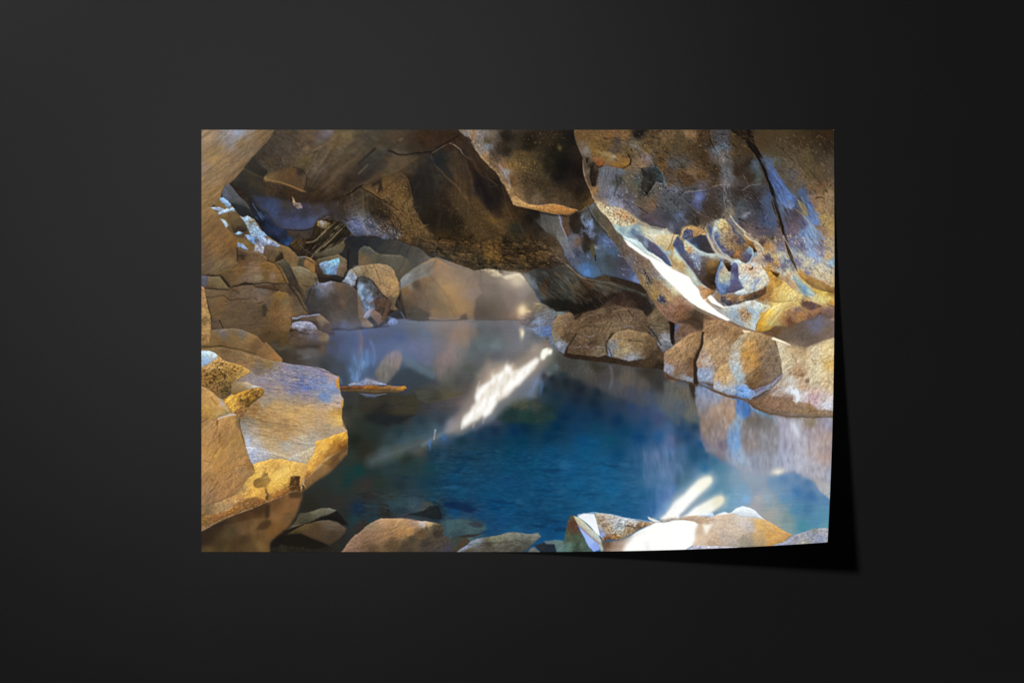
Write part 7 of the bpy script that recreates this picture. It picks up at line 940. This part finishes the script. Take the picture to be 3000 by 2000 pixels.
R("A4 76,25 85,21 100,17 120,17 140,22 155,24 154,40 150,48 146,60 132,65 115,74 102,79 95,80 80,80 60,80 45,86 38,92 20,99 -4,102 -4,85 30,70 70,42", "A4 85,27:e0b45c 100,22:d8a850 110,28:c8984c 125,35:e4bc5c 115,40:e6be62 140,32:dcac50 145,28:c89c54 80,40:dcb050 70,50:d0a450 110,50:e2ba54 120,50:dcb04c 105,60:d8a848 80,64:e0ac48 65,67:d4a04c 88,70:c8903c 50,72:bc8c50 45,80:b88e5c 30,85:a8885c 15,92:a07c50 60,60:a88854 112,69:9a642c 125,60:98682c 100,72:a06c34 135,55:a06c30 30,92:b08c5c 5,98:8c6c40", (0.15,9,6,30,.12,.015), 1.6, .4)
N("A4 30,60 75,45 70,66 40,84 10,95", "6c5030", .2, 3, 2, 30, .6, 5); N("A4 95,20 115,18 110,35 95,50 90,35", "80581c", .2, 3, 5, -30, .5, 3)
# left face
R("A3 -4,110 30,111 43,107 53,107 57,115 57,125 60,135 63,145 64,155 A4 66,8 72,20 76,28 78,38 70,45 60,58 50,68 30,78 10,86 -4,88", "A3 10,115:9c7848 25,122:b08450 45,118:b4884c 15,135:b08452 45,130:a87c48 30,140:a07444 50,145:a07840 10,150:ac8048 55,150:9c7846 56,118:7c6440 A4 20,10:b08444 50,10:a47c48 30,30:a87c40 10,25:b48850 60,25:b0804c 50,45:a47848 60,35:a07c50 20,50:9c7244 10,65:98724c 40,55:a07444 35,65:a4784a 15,78:94704c 72,25:8c6434", (0.14,12,6,50,.08,.015), 1.2, .5)
for q, w in [("A4 14,66 20,58 25,50", 1.6), ("A4 0,20 8,20 15,22", 1), ("A3 24,116 23,132", 1.8), ("A3 56,112 57,128 60,140 66,160 72,175 76,182", 1.8), ("A3 27,135 26,150", 1.2), ("A3 0,118 10,113", 2), ("A4 55,27 70,26", 1), ("A4 37,48 44,42 50,33", 1), ("A4 75,28 80,38", 1.6), ("A4 50,58 62,50", .8)]:
    S(q, "5c4020", w, w * .5, .75, 1.3, brk=.25)
G("A4 10,92:6,7,0,6c5c3c,.7 A3 62,112:6,5,0,6c5a3c,.7 A3 30,148:6,7,20,806028,.4 A3 68,120:6,4,0,7c7464,.4")
# wet band above the waterline
R("A4 -4,101 20,98 33,94 45,87 54,80 65,74 78,72 92,76 98,79 115,68 128,61 134,64 115,74 95,81 75,89 55,96 30,106 12,117 -4,123", "A4 5,110:84602e 25,103:8c5c30 45,95:94622e 60,85:8c6234 75,78:80582c 85,82:905c2c 8,119:a07c54 110,72:8c5a28 125,64:80501e", (0.15,5,3,20,.28,.015), 2, .4)
S("A4 -2,122 12,116.5 30,105.5 55,95.5 75,88.5 95,80.5 115,73.5 132,64.5", "c4a078", 1, .8, .7, 1, brk=.35); S("A4 35,92 45,88", "d0b890", 1, .8, .7)
R("A4 76,50 80,46 88,43 92,38 97,38 98,45 101,49 97,56 94,58 96,65 99,72 99,77 95,77 93,66 91,58 84,61 78,58 76,54", "A4 85,52:644620 93,45:705028 94,65:54401e", (0.15,4,4,0,.15,.01), 3.2, .9)
R("A4 129,50 131,43 140,41 147,43 145,55 146,63 133,63 128,57", "A4 135,50:4c3014 140,44:442a12 138,58:5c3c1a", (0.2,4,4,0,.1,.01), 3, .9); S("A4 146,46 146,64", "c4944c", 1.2, .8, .9); S("A4 147,45 150,52 153,59", "c89850", 1, .7, .8); R("A4 147,54 150,56 151,60 149,62", "4a3418", None, 1.2)
# top left cluster
R("A3 -4,64 8,68 16,75 24,83 33,90 37,96 43,105 30,109 20,116 8,113 -4,111", "A3 10,80:b89050 20,90:b48848 15,100:b48c44 30,98:b89050 32,92:a8a0a0 5,108:a87c3c 35,104:a08c58 3,70:a88450", (0.15,7,5,-30,.12,.015), 1.2)
S("A3 25,114 33,110 43,108 53,107", "ccc8cc", 1.4, 2, .85, 1.2); S("A3 14,82 22,92", "6c4c24", 1.6, .8, .7); S("A3 28,84 36,92", "b0a8ac", 2, 1.2, .6, 2)
R("A3 44,62 50,60 68,59 75,64 88,66.5 72,71 60,74 46,80 43,72", "A3 50,68:8c7450 68,62:b09c84 80,67:c0b8b4 50,75:84642c 60,68:947c54", (0.1,9,3,10,.05,.01), 1.2, .3)
R("A3 46,78 60,73 72,70 88,67 92,72 91,79 82,85 73,92 66,98 62,108 57,112 50,107 42,104 38,96 34,90 32,84", "A3 85,73:a87c30 70,80:a07428 80,80:805824 60,80:b48430 45,88:d8a440 48,98:d0a444 58,95:a8783c 60,105:8c6038 68,88:6c4c1c", (0.3,4,3,30,.25,.015), 1.2)
N("A3 50,78 90,70 84,84 66,98 58,110 52,95", "3c2a12", .26, 2.6, 2, 20, .8, 2)
R("A3 -4,38 12,32 20,27 25,21 32,27 45,32 60,36 70,43 73,46 60,52 48,58 44,62 44,75 38,82 32,85 20,79 12,71 -4,63", "A3 12,37:b08c54 30,32:b0884c 50,38:a8803c 65,44:b48c44 55,50:b08c48 20,50:84602c 35,55:886a34 10,50:8c642c 30,70:64502c 40,75:5c4a2c 22,68:8c6438 42,45:8c6830", (0.3,4,3,0,.25,.015), 1.2)
N("A3 0,42 30,30 68,42 45,56 40,80 20,76 0,60", "33240f", .24, 2.6, 2.2, 0, .85, 2, 4); S("A3 25,22 32,27 45,32 60,36 70,43", "c8a468", 1, .8, .7, brk=.3)
R("A3 -4,14 12,13.5 20,17 24,21 22,26 15,30 8,34 -4,39", "A3 10,19:bcd8ea 5,30:98b8dc 20,20:c8d0d0 18,27:a8b4c0", (0.16,5,4,0,.16,.02), 1.2, .4); N("A3 0,22 22,18 18,28 0,36", "a09880", .14, 3, 1.8, 20, .7, 2)
# ---- bottom stones -------------------------------------------------------------
R("A4 122,123 130,115 138,107 143,98 160,93 175,90 188,89 198,92 192,97 175,102 160,108 145,113 135,117", "A4 175,93:66624e 150,102:4c4836 188,92:6a685a 140,110:504832", (0.14,12,3,12,.1,.01), 1.4, .4)
R("A4 148,112 165,107 185,100 198,93 206,102 216,113 205,112 195,107 175,107 160,110", "1f1b17", TS, 1.8, .4)
R("A4 126,127 140,118 150,112 165,109 185,107 200,110 213,118 210,126 200,136 188,143 175,139 160,132 150,128 140,127", "A4 150,118:5c482a 190,115:605040 190,130:4c3c2c 165,125:543f28 135,122:50401f", (0.1,14,4,-10,.05,.01), 1.8, .4)
S("A4 133,115 148,112", "80705c", 1.2, .8, .8); S("A4 120,123 135,118 148,113", "1c1610", 2.4, 1.4, .8, 2); R("A4 104,136 118,129 145,127 160,133 185,143 165,150 120,142", "1c1712", TS, 5, a=.8)
R("B4 -2,128 10,117 20,110 33,104 50,104 62,103 80,106 100,108 115,110 124,114 126,120 124,130 132,131 137,142 139,156 A4 203,156 215,140 226,127", "B4 35,108:a88462 60,106:b08a60 20,115:8c7458 50,115:a07c54 80,112:a0806a 95,111:b8aca4 105,112:b0946c 60,124:a87c4c 40,130:94704c 20,130:8c6a50 75,120:b4864e 100,119:64563c 115,118:4c4636 115,126:40382e 92,125:6a4e30 80,135:504432 50,141:5c4830 100,140:443c34 125,140:4c443c 10,145:74583e 130,148:44404c 20,150:604a34 70,148:4c4030 A4 228,135:8c6c54 217,148:906e58", (0.14,16,5,18,.09,.012), 1.2, .5)
S("B4 -5,131 10,117 20,110 33,104 62,103 85,106", "b09c88", 1, .7, .6); N("B4 88,122 100,115 125,115 125,130 100,130", "241e16", .22, 4, 1.6, 20, .7, 3); S("B4 50,118 58,110 62,105", "d0a878", 1, .6, .6); S("B4 45,122 55,116", "74542c", 2, 1, .5, 2)
R("B4 142,156 150,148 158,143 166,137 175,133 200,129 220,125 235,125 C4 15,126 33,126 37,131 28,139 18,148 10,156", "B4 160,143:7884a0 170,139:74808c 200,133:72745f 220,130:767869 190,145:4c463c 165,151:605848 220,143:58544a 185,152:5c5446 C4 10,130:6c7068 30,130:787c70 15,141:54544c 5,149:4c4c44", (0.14,12,4,12,.14,.012), 1.4, .5)
S("B4 145,154 155,146 168,138", "8c98b0", 1.6, 1.2, .6, 1.5); S("B4 160,142 200,140 235,136 C4 10,140", "38332a", 1.6, 1.2, .5, 2.5, brk=.4)
R("C4 16,156 22,147 28,146 40,156", "606460", TR, 1.5); R("C4 28,143 42,140 58,140 61,156 40,156 33,148", "C4 40,148:2c3036 52,145:24303c", TS, 3); R("C4 42,137 58,135 72,136 72,156 61,156 58,142 45,141", "C4 65,145:5c7876 50,138:5c6c70", TS, 3)
R("C4 70,156 73,125 76,110 80,101 86,100 92,118 100,132 108,144 115,156", "C4 80,104:5c4c30 84,113:643828 86,120:5c4430 78,130:4c5a48 90,132:465844 100,148:4c6054 76,148:56746c 92,148:3e5040", (0.14,8,6,0,.14,.012), 2.5, .4)
R("C4 92,114 100,120 110,127 120,137 126,141 123,150 115,153 108,146 102,134 96,124", "C4 100,126:a0b4e0 112,136:a4b8e4 118,147:90a4dc 122,143:8c9ccc", None, 2.2, .4)
R("C4 85,101 92,102 100,109 110,118 122,128 127,138 129,151 125,152 122,142 112,134 100,123 91,113 87,106", "C4 90,106:c4bc9c 105,118:b8b8a4 118,130:b4bcb4 126,145:b0b8b0", (0.1,9,3,-45,.08,.01), 1.2, .3); S("C4 91,114 103,124 115,134 124,141", "907898", 2, 1.6, .8, 1.5)
R("C4 91,101 100,97 116,98 120,108 122,118 125,130 118,125 110,116 100,108", "f2f6fb", None, 1.3, .3)
R("C4 116,98 127,96.5 140,98.5 155,102 170,105.5 180,108 195,109 206,109 196,114 185,119 176,122 171,126 160,132 150,135 135,134 128,138 125,130 122,118 119,106", "C4 125,103:b09c84 140,108:b8b0a8 150,115:a8b4c0 135,118:b09878 128,125:8090b8 160,105:ccd8e4 175,109:ccd0d8 165,122:a88860 150,130:987040 135,132:8c5c34 190,113:a0805c 200,110.5:a08870 180,117:7c6044 170,115:a08c74 155,124:a8a08c", (0.3,4,3,20,.3,.02), 1.2, .4)
N("C4 122,100 160,103 170,118 150,128 126,124", "6c4c2c", .2, 3, 2, 20, .8, 3); N("C4 135,104 160,105 158,125 140,124", "c8dce8", .2, 3, 2.4, 20, .8, 3); S("C4 92,99 116,96.5 140,98 170,105 200,109", "e4eaf0", 1.3, .8, .85); S("C4 164,114 176,118", "3c2c1c", 2, 1, .7)
R("C4 206,109 196,114.5 186,119.5 176,124 166,132 152,140 138,156 D4 0,156 10,153 20,147 28,143 31,135 31,120 35,112 30,108 15,106 0,106.5 C4 220,109", "fcfcfa", None, 2, .2)
R("C4 127,138 150,136 165,132 172,130 162,142 156,156 130,156", "C4 135,141:6c4a32 150,140:a08674 145,150:a89484 140,146:8c6c54 165,134:b0a090", (0.15,5,6,0,.1,.01), 7, .6, a=.95)
S("C4 176,128 190,124", "c8c4c0", 1.6, .8, .6, 3); S("C4 192,140 196,156", "dcdcd6", 5, 7, .6, 6); S("C4 160,150 200,152", "f4f4f0", 3, 3, .5, 4)
# light bars on the near water, with halo
for q, s, a in [("D4 40,38 56,36 63,46 58,60 30,84 5,108 C4 205,104 225,86 D4 0,72", 14, .5), ("D4 15,96 45,74 68,65 80,72 78,86 50,100", 12, .5)]: R(q, "b8c4c8", None, s, .2, a=a)
R("D4 44,43 52,41.5 56,45 56,51 48,60 36,70 25,81 15,92 5,101 0,104 C4 212,104 222,97 D4 0,80 15,68 25,57 35,48", "D4 50,47:fbf8e4 20,75:fffffa 0,95:fffffc", None, 3, .15)
R("D4 8,103 20,97 30,88 45,80 60,72 70,70 74,75 72,82 62,90 50,98 30,101", "D4 68,76:e8e4c8 50,88:f4f4ea 20,98:ffffff", None, 4, .15)
R("C4 235,78 228,88 222,95 217,103 212,106 240,106 D4 6,78", "fcfcfa", None, 3, .15)
R("C4 194,101 202,104 212,108 203,109 196,105", "e8e8e0", None, 1.6, .2); R("C4 211,106 225,103 237,103 D4 0,106 C4 215,110", "C4 220,106:b4aca0 232,105:a89888", (0.2,4,2,0,.2,.01), 1.2, .3)
R("D4 -3,106 15,101 30,99.5 60,99 83,95 95,100 132,104 142,110 155,118 165,124 174,128 160,139 140,147 120,149 105,149 90,146 60,144 40,146 28,146 31,120 35,112 15,107", "D4 20,104:b89c84 40,106:c0a488 70,100:ccb49c 60,115:d0bca8 80,120:d0bca8 100,110:ccc0b8 110,115:bcb4b4 95,125:c8b8a4 75,130:b8a89c 100,135:9c9280 110,142:90897c 85,138:b0a498 50,125:ccb49c 60,140:c0a890 40,138:d8c0a8 125,113:d8ac64 140,112:d0a868 150,120:c89c5c 165,126:c4985c 140,130:d0a058 122,130:c0a070 145,140:cc9c58 125,140:a8906c 5,104:a89884", (0.07,9,4,0,.12,.01), 1.3, .3)
N("D4 10,102 60,100 65,106 35,110", "7c6460", .22, 2.5, 2, 0, .6, 2)
R("D4 -5,107 15,106.5 30,108.5 35,112 31,120 30,135 27,143 20,147 10,156 -5,156", "fffffd", None, 2.5, .2); R("D4 41,112 48,113 56,112 51,120 47,129 44,122", "fbf7ea", None, 4, .2)
R("D4 82,97 90,89 100,86 110,88 120,93 127,100 133,106 120,103 105,102 95,100 88,97", "dfeaf2", (0.04,6,4,0,.05,0), 1.2, .3); R("D4 35,101 40,98 48,96.5 56,95 59,99 56,102 45,101", "c8dcf4", (0.1,3,3,0,.12,0), 1.2, .3); R("D4 60,98.5 66,96.5 74,94 81,96.5 72,98.5", "e4eef8", None, 1, .2)
R("D4 14,156 20,148 35,143.5 60,143.5 90,145 110,149 140,145 165,137 175,128 190,124 205,119.5 235,118 235,158", "D4 30,147:b0b0c4 60,146:b8b4c0 90,147:b4b0b8 130,147:a8b4c4 155,140:9098ac 175,133:9494a4 200,128:9498ac 215,135:8c94ac 205,122:80847c 190,140:a8a49c 220,125:a0a0a8 225,145:a8a4a4", (0.12,5,4,30,.2,.01), 1.3, .4)
G("D4 152,35:10,4,10,ece0cc,.95 D4 152,36:5,2.4,8,fff4dc,.9 D4 135,92:14,18,-30,a4a09c,.3 D4 195,75:20,6,0,406c98,.3")
# fine surface lines on the near block
NB = "A3 75,45 120,36 190,48 200,80 206,110 200,130 140,150 70,150 60,115 90,90"
N(NB, "4c4440", .12, 11, 1.3, -10, .5, 6, 3); N(NB, "e4cc98", .12, 10, 1.3, -8, .45, 6, 3)
N("A3 0,112 50,110 62,145 A4 75,30 60,55 10,82 0,85 A3 0,120", "6c4a24", .12, 8, 1.8, 55, .5, 5, 3); N("A3 0,112 50,110 62,145 A4 75,30 60,55 10,82 0,85 A3 0,120", "d8a864", .12, 8, 2, 50, .45, 5, 3)
N("A4 80,25 150,26 150,46 115,68 80,72 40,84 70,50", "fce08c", .14, 6, 2.4, 30, .5, 4, 2.4); N("A4 80,25 150,26 150,46 115,68 80,72 40,84 70,50", "8c6020", .12, 4, 1.8, 30, .5, 4, 3)
for q, w in [("A4 112,28 104,38 98,44", 1.4), ("A4 130,26 134,34 138,40", 1), ("A4 88,30 96,32 92,38", 1.2), ("A3 120,98 150,106 175,110", 1), ("A3 76,72 100,84 125,88", 1), ("A3 135,58 165,62 190,60", .9), ("A3 100,132 130,128 160,134", .9)]: S(q, "6c4c28", w, w * .5, .5, 1.5, 1, brk=.4)
# ---- softening where the photograph is soft ------------------------------------
BL("B3 195,28 235,28 C3 60,5 60,20 25,62 B3 225,88 200,105 190,122 150,134 146,120 170,70", .9, 1.6, 6)
BL("C3 45,55 215,45 D3 0,70 34,110 34,68 60,80 110,100 150,114 240,114 D4 240,60 140,60 90,60 20,90 C4 190,90 170,10 C3 40,90", 1.1, 2.2, 6, .85)
BL("A2 196,140 B2 100,132 170,130 C2 10,125 C3 10,30 B3 200,30 110,60 A3 204,60 204,40 130,30 A3 120,2", 1.0, 2.4, 5, .8)
BL("B4 5,5 235,5 C4 180,5 190,90 75,92 60,120 B4 200,122 130,105 110,70 10,90", 1.4, .7, 8, .7)
BL("D4 0,40 40,36 62,40 80,70 78,92 20,100 0,104 C4 200,104 225,80", 1.5, 1.5, 5, .9)
BL("C4 130,142 160,133 190,120 235,110 D4 28,112 55,112 50,128 30,142 0,152 C4 150,156", 2.5, 1.6, 4, .8)
BL("A4 0,125 60,98 130,70 150,62 205,22 214,12 225,30 190,60 150,90 130,118 105,140 100,156 0,156", 1.5, 1.5, 5, .8)
BL("B2 60,20 110,36 165,55 210,62 C2 10,62 38,100 20,112 B2 170,122 110,120 66,80", .9, .9, 6, .6)
BL("A1 120,-5 235,-5 B1 100,-5 100,40 60,70 0,80 A1 180,90 160,60 200,40", 1.6, 1.1, 12, .7)
# steam veils
G("B3 60,10:80,14,8,6c7ca0,.16 A2 235,140:30,8,0,5c6ca8,.22 B2 215,100:30,22,0,8c7c72,.15 C2 8,62:14,10,0,d8c8b0,.25")

G("C4 90,40:90,40,0,1a6090,.22 C4 150,70:60,30,0,2a6c94,.20 B4 200,60:60,30,0,0e5078,.2")

# contact shade and lit edges in the far left stack
for q, w in [("A2 96,36 108,40 116,52 124,68", 2), ("A2 128,72 140,88 150,104 160,116", 2.4), ("A2 131,47 138,62 147,82 153,98", 1.6), ("A2 168,64 170,72 160,78 155,96", 2), ("A2 172,62 190,64 206,68", 3), ("A2 134,125 146,124", 1.5), ("A2 130,140 137,137 150,143", 1.6), ("A2 190,137 215,138 235,137", 2), ("B2 0,134 10,136 24,134 45,132", 2), ("B2 60,66 62,82 66,105 70,122", 2), ("A2 52,20 52,36", 1.6), ("A2 150,33 166,40 168,54", 1.6), ("A2 216,20 214,34 215,52 208,64", 3), ("A2 5,78 40,80", 1.6), ("A3 0,8 25,6 50,10 80,18", 1.4), ("A3 118,30 160,36 200,50", 1.2)]:
    S(q, "17120e", w, w * .7, .5, 2.6)
for q in ["A2 55,21 85,27 94,32", "A2 154,32 162,35", "A2 172,35 186,32 200,29", "A2 28,140 45,137 60,139", "B2 92,42 106,35 113,33", "B2 12,17 18,18 28,26", "B2 38,29 62,30", "A2 60,46 85,48"]: S(q, "b09a78", 1.4, 1, .4, 2, .6, brk=.2)
# more steam over the far water and in the cave mouth, feathered light
BL(Q("60,690 130,640 240,545 330,560 400,500 400,560 250,720 120,830 50,845"), 1.5, 1.9, 10, .75)
BL("B2 100,40 170,52 210,62 C2 10,60 38,100 20,118 B2 170,126 110,124", 1.6, 1.2, 8, .7)
BL("A2 160,100 235,60 B2 60,60 110,125 A2 200,138", .9, .9, 10, .5)
G("B2 120,128:100,9,0,8c90a8,.28 A2 215,135:40,10,0,7080b0,.25 B3 60,15:70,16,0,7078a0,.18 B2 195,90:34,24,0,a8988c,.22 B2 120,60:40,26,-20,98887c,.14 B2 60,40:40,20,10,5c5c5c,.2 A2 190,100:40,30,0,605c5c,.10 C2 0,66:12,8,-20,f0e0c4,.3 D4 110,45:50,26,0,a8b8c8,.14 D3 170,125:50,16,0,b0b0c0,.14")
for q in ["D2 0,48 22,60 36,79 44,95 70,112 84,124", "D2 0,78 20,96 45,111 78,125"]: S(q, "fff4e4", 3, 2, .28, 7)
G("A3 150,120:50,12,-5,c8a468,.22 A4 115,8:30,8,-10,c8b088,.25")
G("A3 150,105:60,16,-5,dcb06c,.30 A3 190,118:14,8,0,e0b868,.3 A4 110,40:34,14,20,ecc468,.3 A3 20,90:20,16,0,d0a05c,.25 A3 110,130:40,10,0,d0a468,.2 A4 30,30:26,30,0,b88850,.2 A4 95,55:24,12,20,f0b850,.3 A4 178,20:16,10,40,f0b040,.3 C2 4,66:14,10,-20,e4d4b8,.35 B2 215,66:22,10,10,b8a490,.3 B2 190,108:16,14,0,4c4238,.3 A3 100,60:26,14,0,a08c84,.12")
# soft steam and final print grain
G("A2 225,110:26,40,0,6a6a70,.12 B2 150,80:60,50,0,9a9084,.10 B3 100,20:90,30,0,707c90,.08 C2 10,90:26,26,0,a09080,.15 D4 120,50:60,40,0,a0b0c0,.10 D2 205,135:22,14,0,706870,.25 B1 30,30:50,40,0,706858,.06 A2 30,90:60,70,0,84704c,.05")
hi = blur(np.clip(img - 0.62, 0, 1), 5.0)
img = img + hi * 0.30 * (1 - img)
lum = img @ np.array([.3, .59, .11], np.float32)
img = lum[..., None] + (img - lum[..., None]) * (0.82 + 0.12 * np.clip(lum * 1.6, 0, 1) + 0.30 * np.clip((GY - 380) / 60, 0, 1) * (img[..., 2] > img[..., 0] * 1.3))[..., None]
lum = np.clip(lum, 0.004, 1)
img = img * (1 - 0.24 * np.exp(-(lum / 0.27) ** 2) - 0.02)[..., None]
img = img + (img - blur(img, 1.2)) * 0.6
img *= (1 + 0.03 * fbm(GX / 1.7, GY / 1.7, 5, 2, .8))[..., None]
np.clip(img, 0, 1, out=img)
img[0:1, 926:928] = 0.93
# ---------------------------------------------------------------------------
# materials
# ---------------------------------------------------------------------------
def principled(name):
    m = bpy.data.materials.new(name)
    m.use_nodes = True
    return m, m.node_tree, m.node_tree.nodes["Principled BSDF"]

m_desk, nt, b = principled("charcoal_board")
tc = nt.nodes.new("ShaderNodeTexCoord")
nz = nt.nodes.new("ShaderNodeTexNoise"); nz.inputs["Scale"].default_value = 9.0; nz.inputs["Detail"].default_value = 5
cr = nt.nodes.new("ShaderNodeValToRGB")
cr.color_ramp.elements[0].position = 0.3; cr.color_ramp.elements[0].color = (DESK * .96, DESK * .96, DESK * .96, 1)
cr.color_ramp.elements[1].position = 0.7; cr.color_ramp.elements[1].color = (DESK * 1.04, DESK * 1.04, DESK * 1.04, 1)
nt.links.new(tc.outputs["Object"], nz.inputs["Vector"])
nt.links.new(nz.outputs["Fac"], cr.inputs["Fac"])
nz2 = nt.nodes.new("ShaderNodeTexNoise"); nz2.inputs["Scale"].default_value = 1400.0; nz2.inputs["Detail"].default_value = 2
bp = nt.nodes.new("ShaderNodeBump"); bp.inputs["Strength"].default_value = 0.05; bp.inputs["Distance"].default_value = 0.0003
nt.links.new(tc.outputs["Object"], nz2.inputs["Vector"])
nt.links.new(nz2.outputs["Fac"], bp.inputs["Height"])
df = nt.nodes.new("ShaderNodeBsdfDiffuse"); gl = nt.nodes.new("ShaderNodeBsdfAnisotropic")
gl.distribution = 'BECKMANN'; gl.inputs["Roughness"].default_value = DESK_R; gl.inputs["Color"].default_value = (DESK_S, DESK_S, DESK_S, 1)
ad = nt.nodes.new("ShaderNodeAddShader")
nt.links.new(cr.outputs["Color"], df.inputs["Color"]); nt.links.new(bp.outputs["Normal"], df.inputs["Normal"])
nt.links.new(df.outputs[0], ad.inputs[0]); nt.links.new(gl.outputs[0], ad.inputs[1])
nt.links.new(ad.outputs[0], nt.nodes["Material Output"].inputs["Surface"]); nt.nodes.remove(b)

m_print, nt, b = principled("printed_ink")
at = nt.nodes.new("ShaderNodeAttribute"); at.attribute_name = "print"
nt.links.new(at.outputs["Color"], b.inputs["Base Color"])
b.inputs["Roughness"].default_value = 0.75
b.inputs["Specular IOR Level"].default_value = 0.03

m_paper, nt, b = principled("white_paper")
tc = nt.nodes.new("ShaderNodeTexCoord")
nz = nt.nodes.new("ShaderNodeTexNoise"); nz.inputs["Scale"].default_value = 300.0
cr = nt.nodes.new("ShaderNodeValToRGB")
cr.color_ramp.elements[0].color = (0.76, 0.76, 0.75, 1); cr.color_ramp.elements[1].color = (0.84, 0.84, 0.83, 1)
nt.links.new(tc.outputs["Object"], nz.inputs["Vector"])
nt.links.new(nz.outputs["Fac"], cr.inputs["Fac"]); nt.links.new(cr.outputs["Color"], b.inputs["Base Color"])
b.inputs["Roughness"].default_value = 0.8

# ---------------------------------------------------------------------------
# the table the print lies on
# ---------------------------------------------------------------------------
import bmesh
bm = bmesh.new()
E = 4.0
vs = [bm.verts.new(p) for p in ((-E, -E, 0), (E, -E, 0), (E, E, 0), (-E, E, 0))]
bm.faces.new(vs)
me = bpy.data.meshes.new("tabletop"); bm.to_mesh(me); bm.free()
me.materials.append(m_desk)
tab = bpy.data.objects.new("tabletop", me); sc.collection.objects.link(tab)
tab["kind"] = "structure"

# ---------------------------------------------------------------------------
# the sheet: flat, its lower right corner bending up
# ---------------------------------------------------------------------------
X0, X1, Y0, Y1 = 590.6, 2443.3, 380.9, 1615.6       # photo pixels when flat
BL = math.hypot(0.72, 0.694); NX, NY = 0.72 / BL, 0.694 / BL
UX, UY = X1, 480.0                                   # bend line passes through here
UMAX = (X1 - UX) * NX + (Y1 - UY) * NY
TH = 0.625; PW_ = 0.6
UT = np.linspace(0, UMAX * 1.02, 400)
THT = TH * (UT / UMAX) ** PW_
HT = np.concatenate([[0], np.cumsum(np.sin((THT[1:] + THT[:-1]) / 2) * np.diff(UT))])
FT = np.concatenate([[0], np.cumsum(np.cos((THT[1:] + THT[:-1]) / 2) * np.diff(UT))])

def bend(px, py, lift=0.0):
    """flat photo-pixel position -> world x, y, z (metres) and tilt"""
    u = (px - UX) * NX + (py - UY) * NY
    uc = np.clip(u, 0, None)
    h = np.interp(uc, UT, HT); f = np.interp(uc, UT, FT); th = np.interp(uc, UT, THT)
    d = f - uc
    qx = px + d * NX; qy = py + d * NY
    s, c = np.sin(th) * lift, np.cos(th) * lift
    # normal leans back towards the flat part
    return wx(qx) - s * NX, wy(qy) + s * NY, h * SC + 0.0006 + c, th

def grid_mesh(name, nx, ny, lift, x0=X0, x1=X1, y0=Y0, y1=Y1):
    gx, gy = np.meshgrid(np.linspace(x0, x1, nx), np.linspace(y0, y1, ny))
    x, y, z, th = bend(gx.ravel(), gy.ravel(), lift)
    co = np.stack([x, y, z], -1).astype(np.float32)
    me = bpy.data.meshes.new(name)
    nf = (nx - 1) * (ny - 1)
    me.vertices.add(nx * ny); me.vertices.foreach_set("co", co.ravel())
    i = (np.arange(ny - 1)[:, None] * nx + np.arange(nx - 1)[None]).ravel()
    q = np.stack([i, i + nx, i + nx + 1, i + 1], -1).astype(np.int32)
    me.loops.add(nf * 4); me.loops.foreach_set("vertex_index", q.ravel())
    me.polygons.add(nf)
    me.polygons.foreach_set("loop_start", (np.arange(nf) * 4).astype(np.int32))
    me.polygons.foreach_set("loop_total", np.full(nf, 4, np.int32))
    me.polygons.foreach_set("use_smooth", np.ones(nf, bool))
    me.update(calc_edges=True)
    return me, co, th

root = bpy.data.objects.new("photo_print", None)
sc.collection.objects.link(root)
root.empty_display_size = 0.1
root["label"] = "unframed photo print of a sunlit cave with blue pool, one corner curling up"
root["category"] = "photo print"

# printed face
me, co, th = grid_mesh("printed_image", PW, PH, 0.00025)
ax = 1500 + co[:, 0] / SC * CAM_H / (CAM_H - co[:, 2])      # where each point of the ink lies
ay = 1000 - co[:, 1] / SC * CAM_H / (CAM_H - co[:, 2])
fx = np.clip((ax - 590) / 2, 0, PW - 1.001); fy = np.clip((ay - 380) / 2, 0, PH - 1.001)
ix = fx.astype(int); iy = fy.astype(int); fx = (fx - ix)[:, None]; fy = (fy - iy)[:, None]
pic = (img[iy, ix] * (1 - fx) + img[iy, ix + 1] * fx) * (1 - fy) + (img[iy + 1, ix] * (1 - fx) + img[iy + 1, ix + 1] * fx) * fy
lin = np.where(pic <= 0.04045, pic / 12.92, ((pic + 0.055) / 1.055) ** 2.4)
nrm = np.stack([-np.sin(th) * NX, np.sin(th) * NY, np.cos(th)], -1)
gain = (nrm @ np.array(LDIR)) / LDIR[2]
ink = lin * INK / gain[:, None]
rgba = np.ones((len(ink), 4), np.float32); rgba[:, :3] = np.clip(ink, 0, 0.97)
ca = me.color_attributes.new("print", 'FLOAT_COLOR', 'POINT')
ca.data.foreach_set("color", rgba.ravel())
me.materials.append(m_print)
face = bpy.data.objects.new("printed_image", me); sc.collection.objects.link(face)
face.parent = root

# paper under the ink
gm, co2, _ = grid_mesh("paper_backing", 120, 80, 0.0, X0 + .6, X1 - .6, Y0 + .6, Y1 - .6)
gm.materials.append(m_paper)
back = bpy.data.objects.new("paper_backing", gm); sc.collection.objects.link(back)
so = back.modifiers.new("thickness", 'SOLIDIFY'); so.thickness = 0.0003; so.offset = -1
back.parent = root
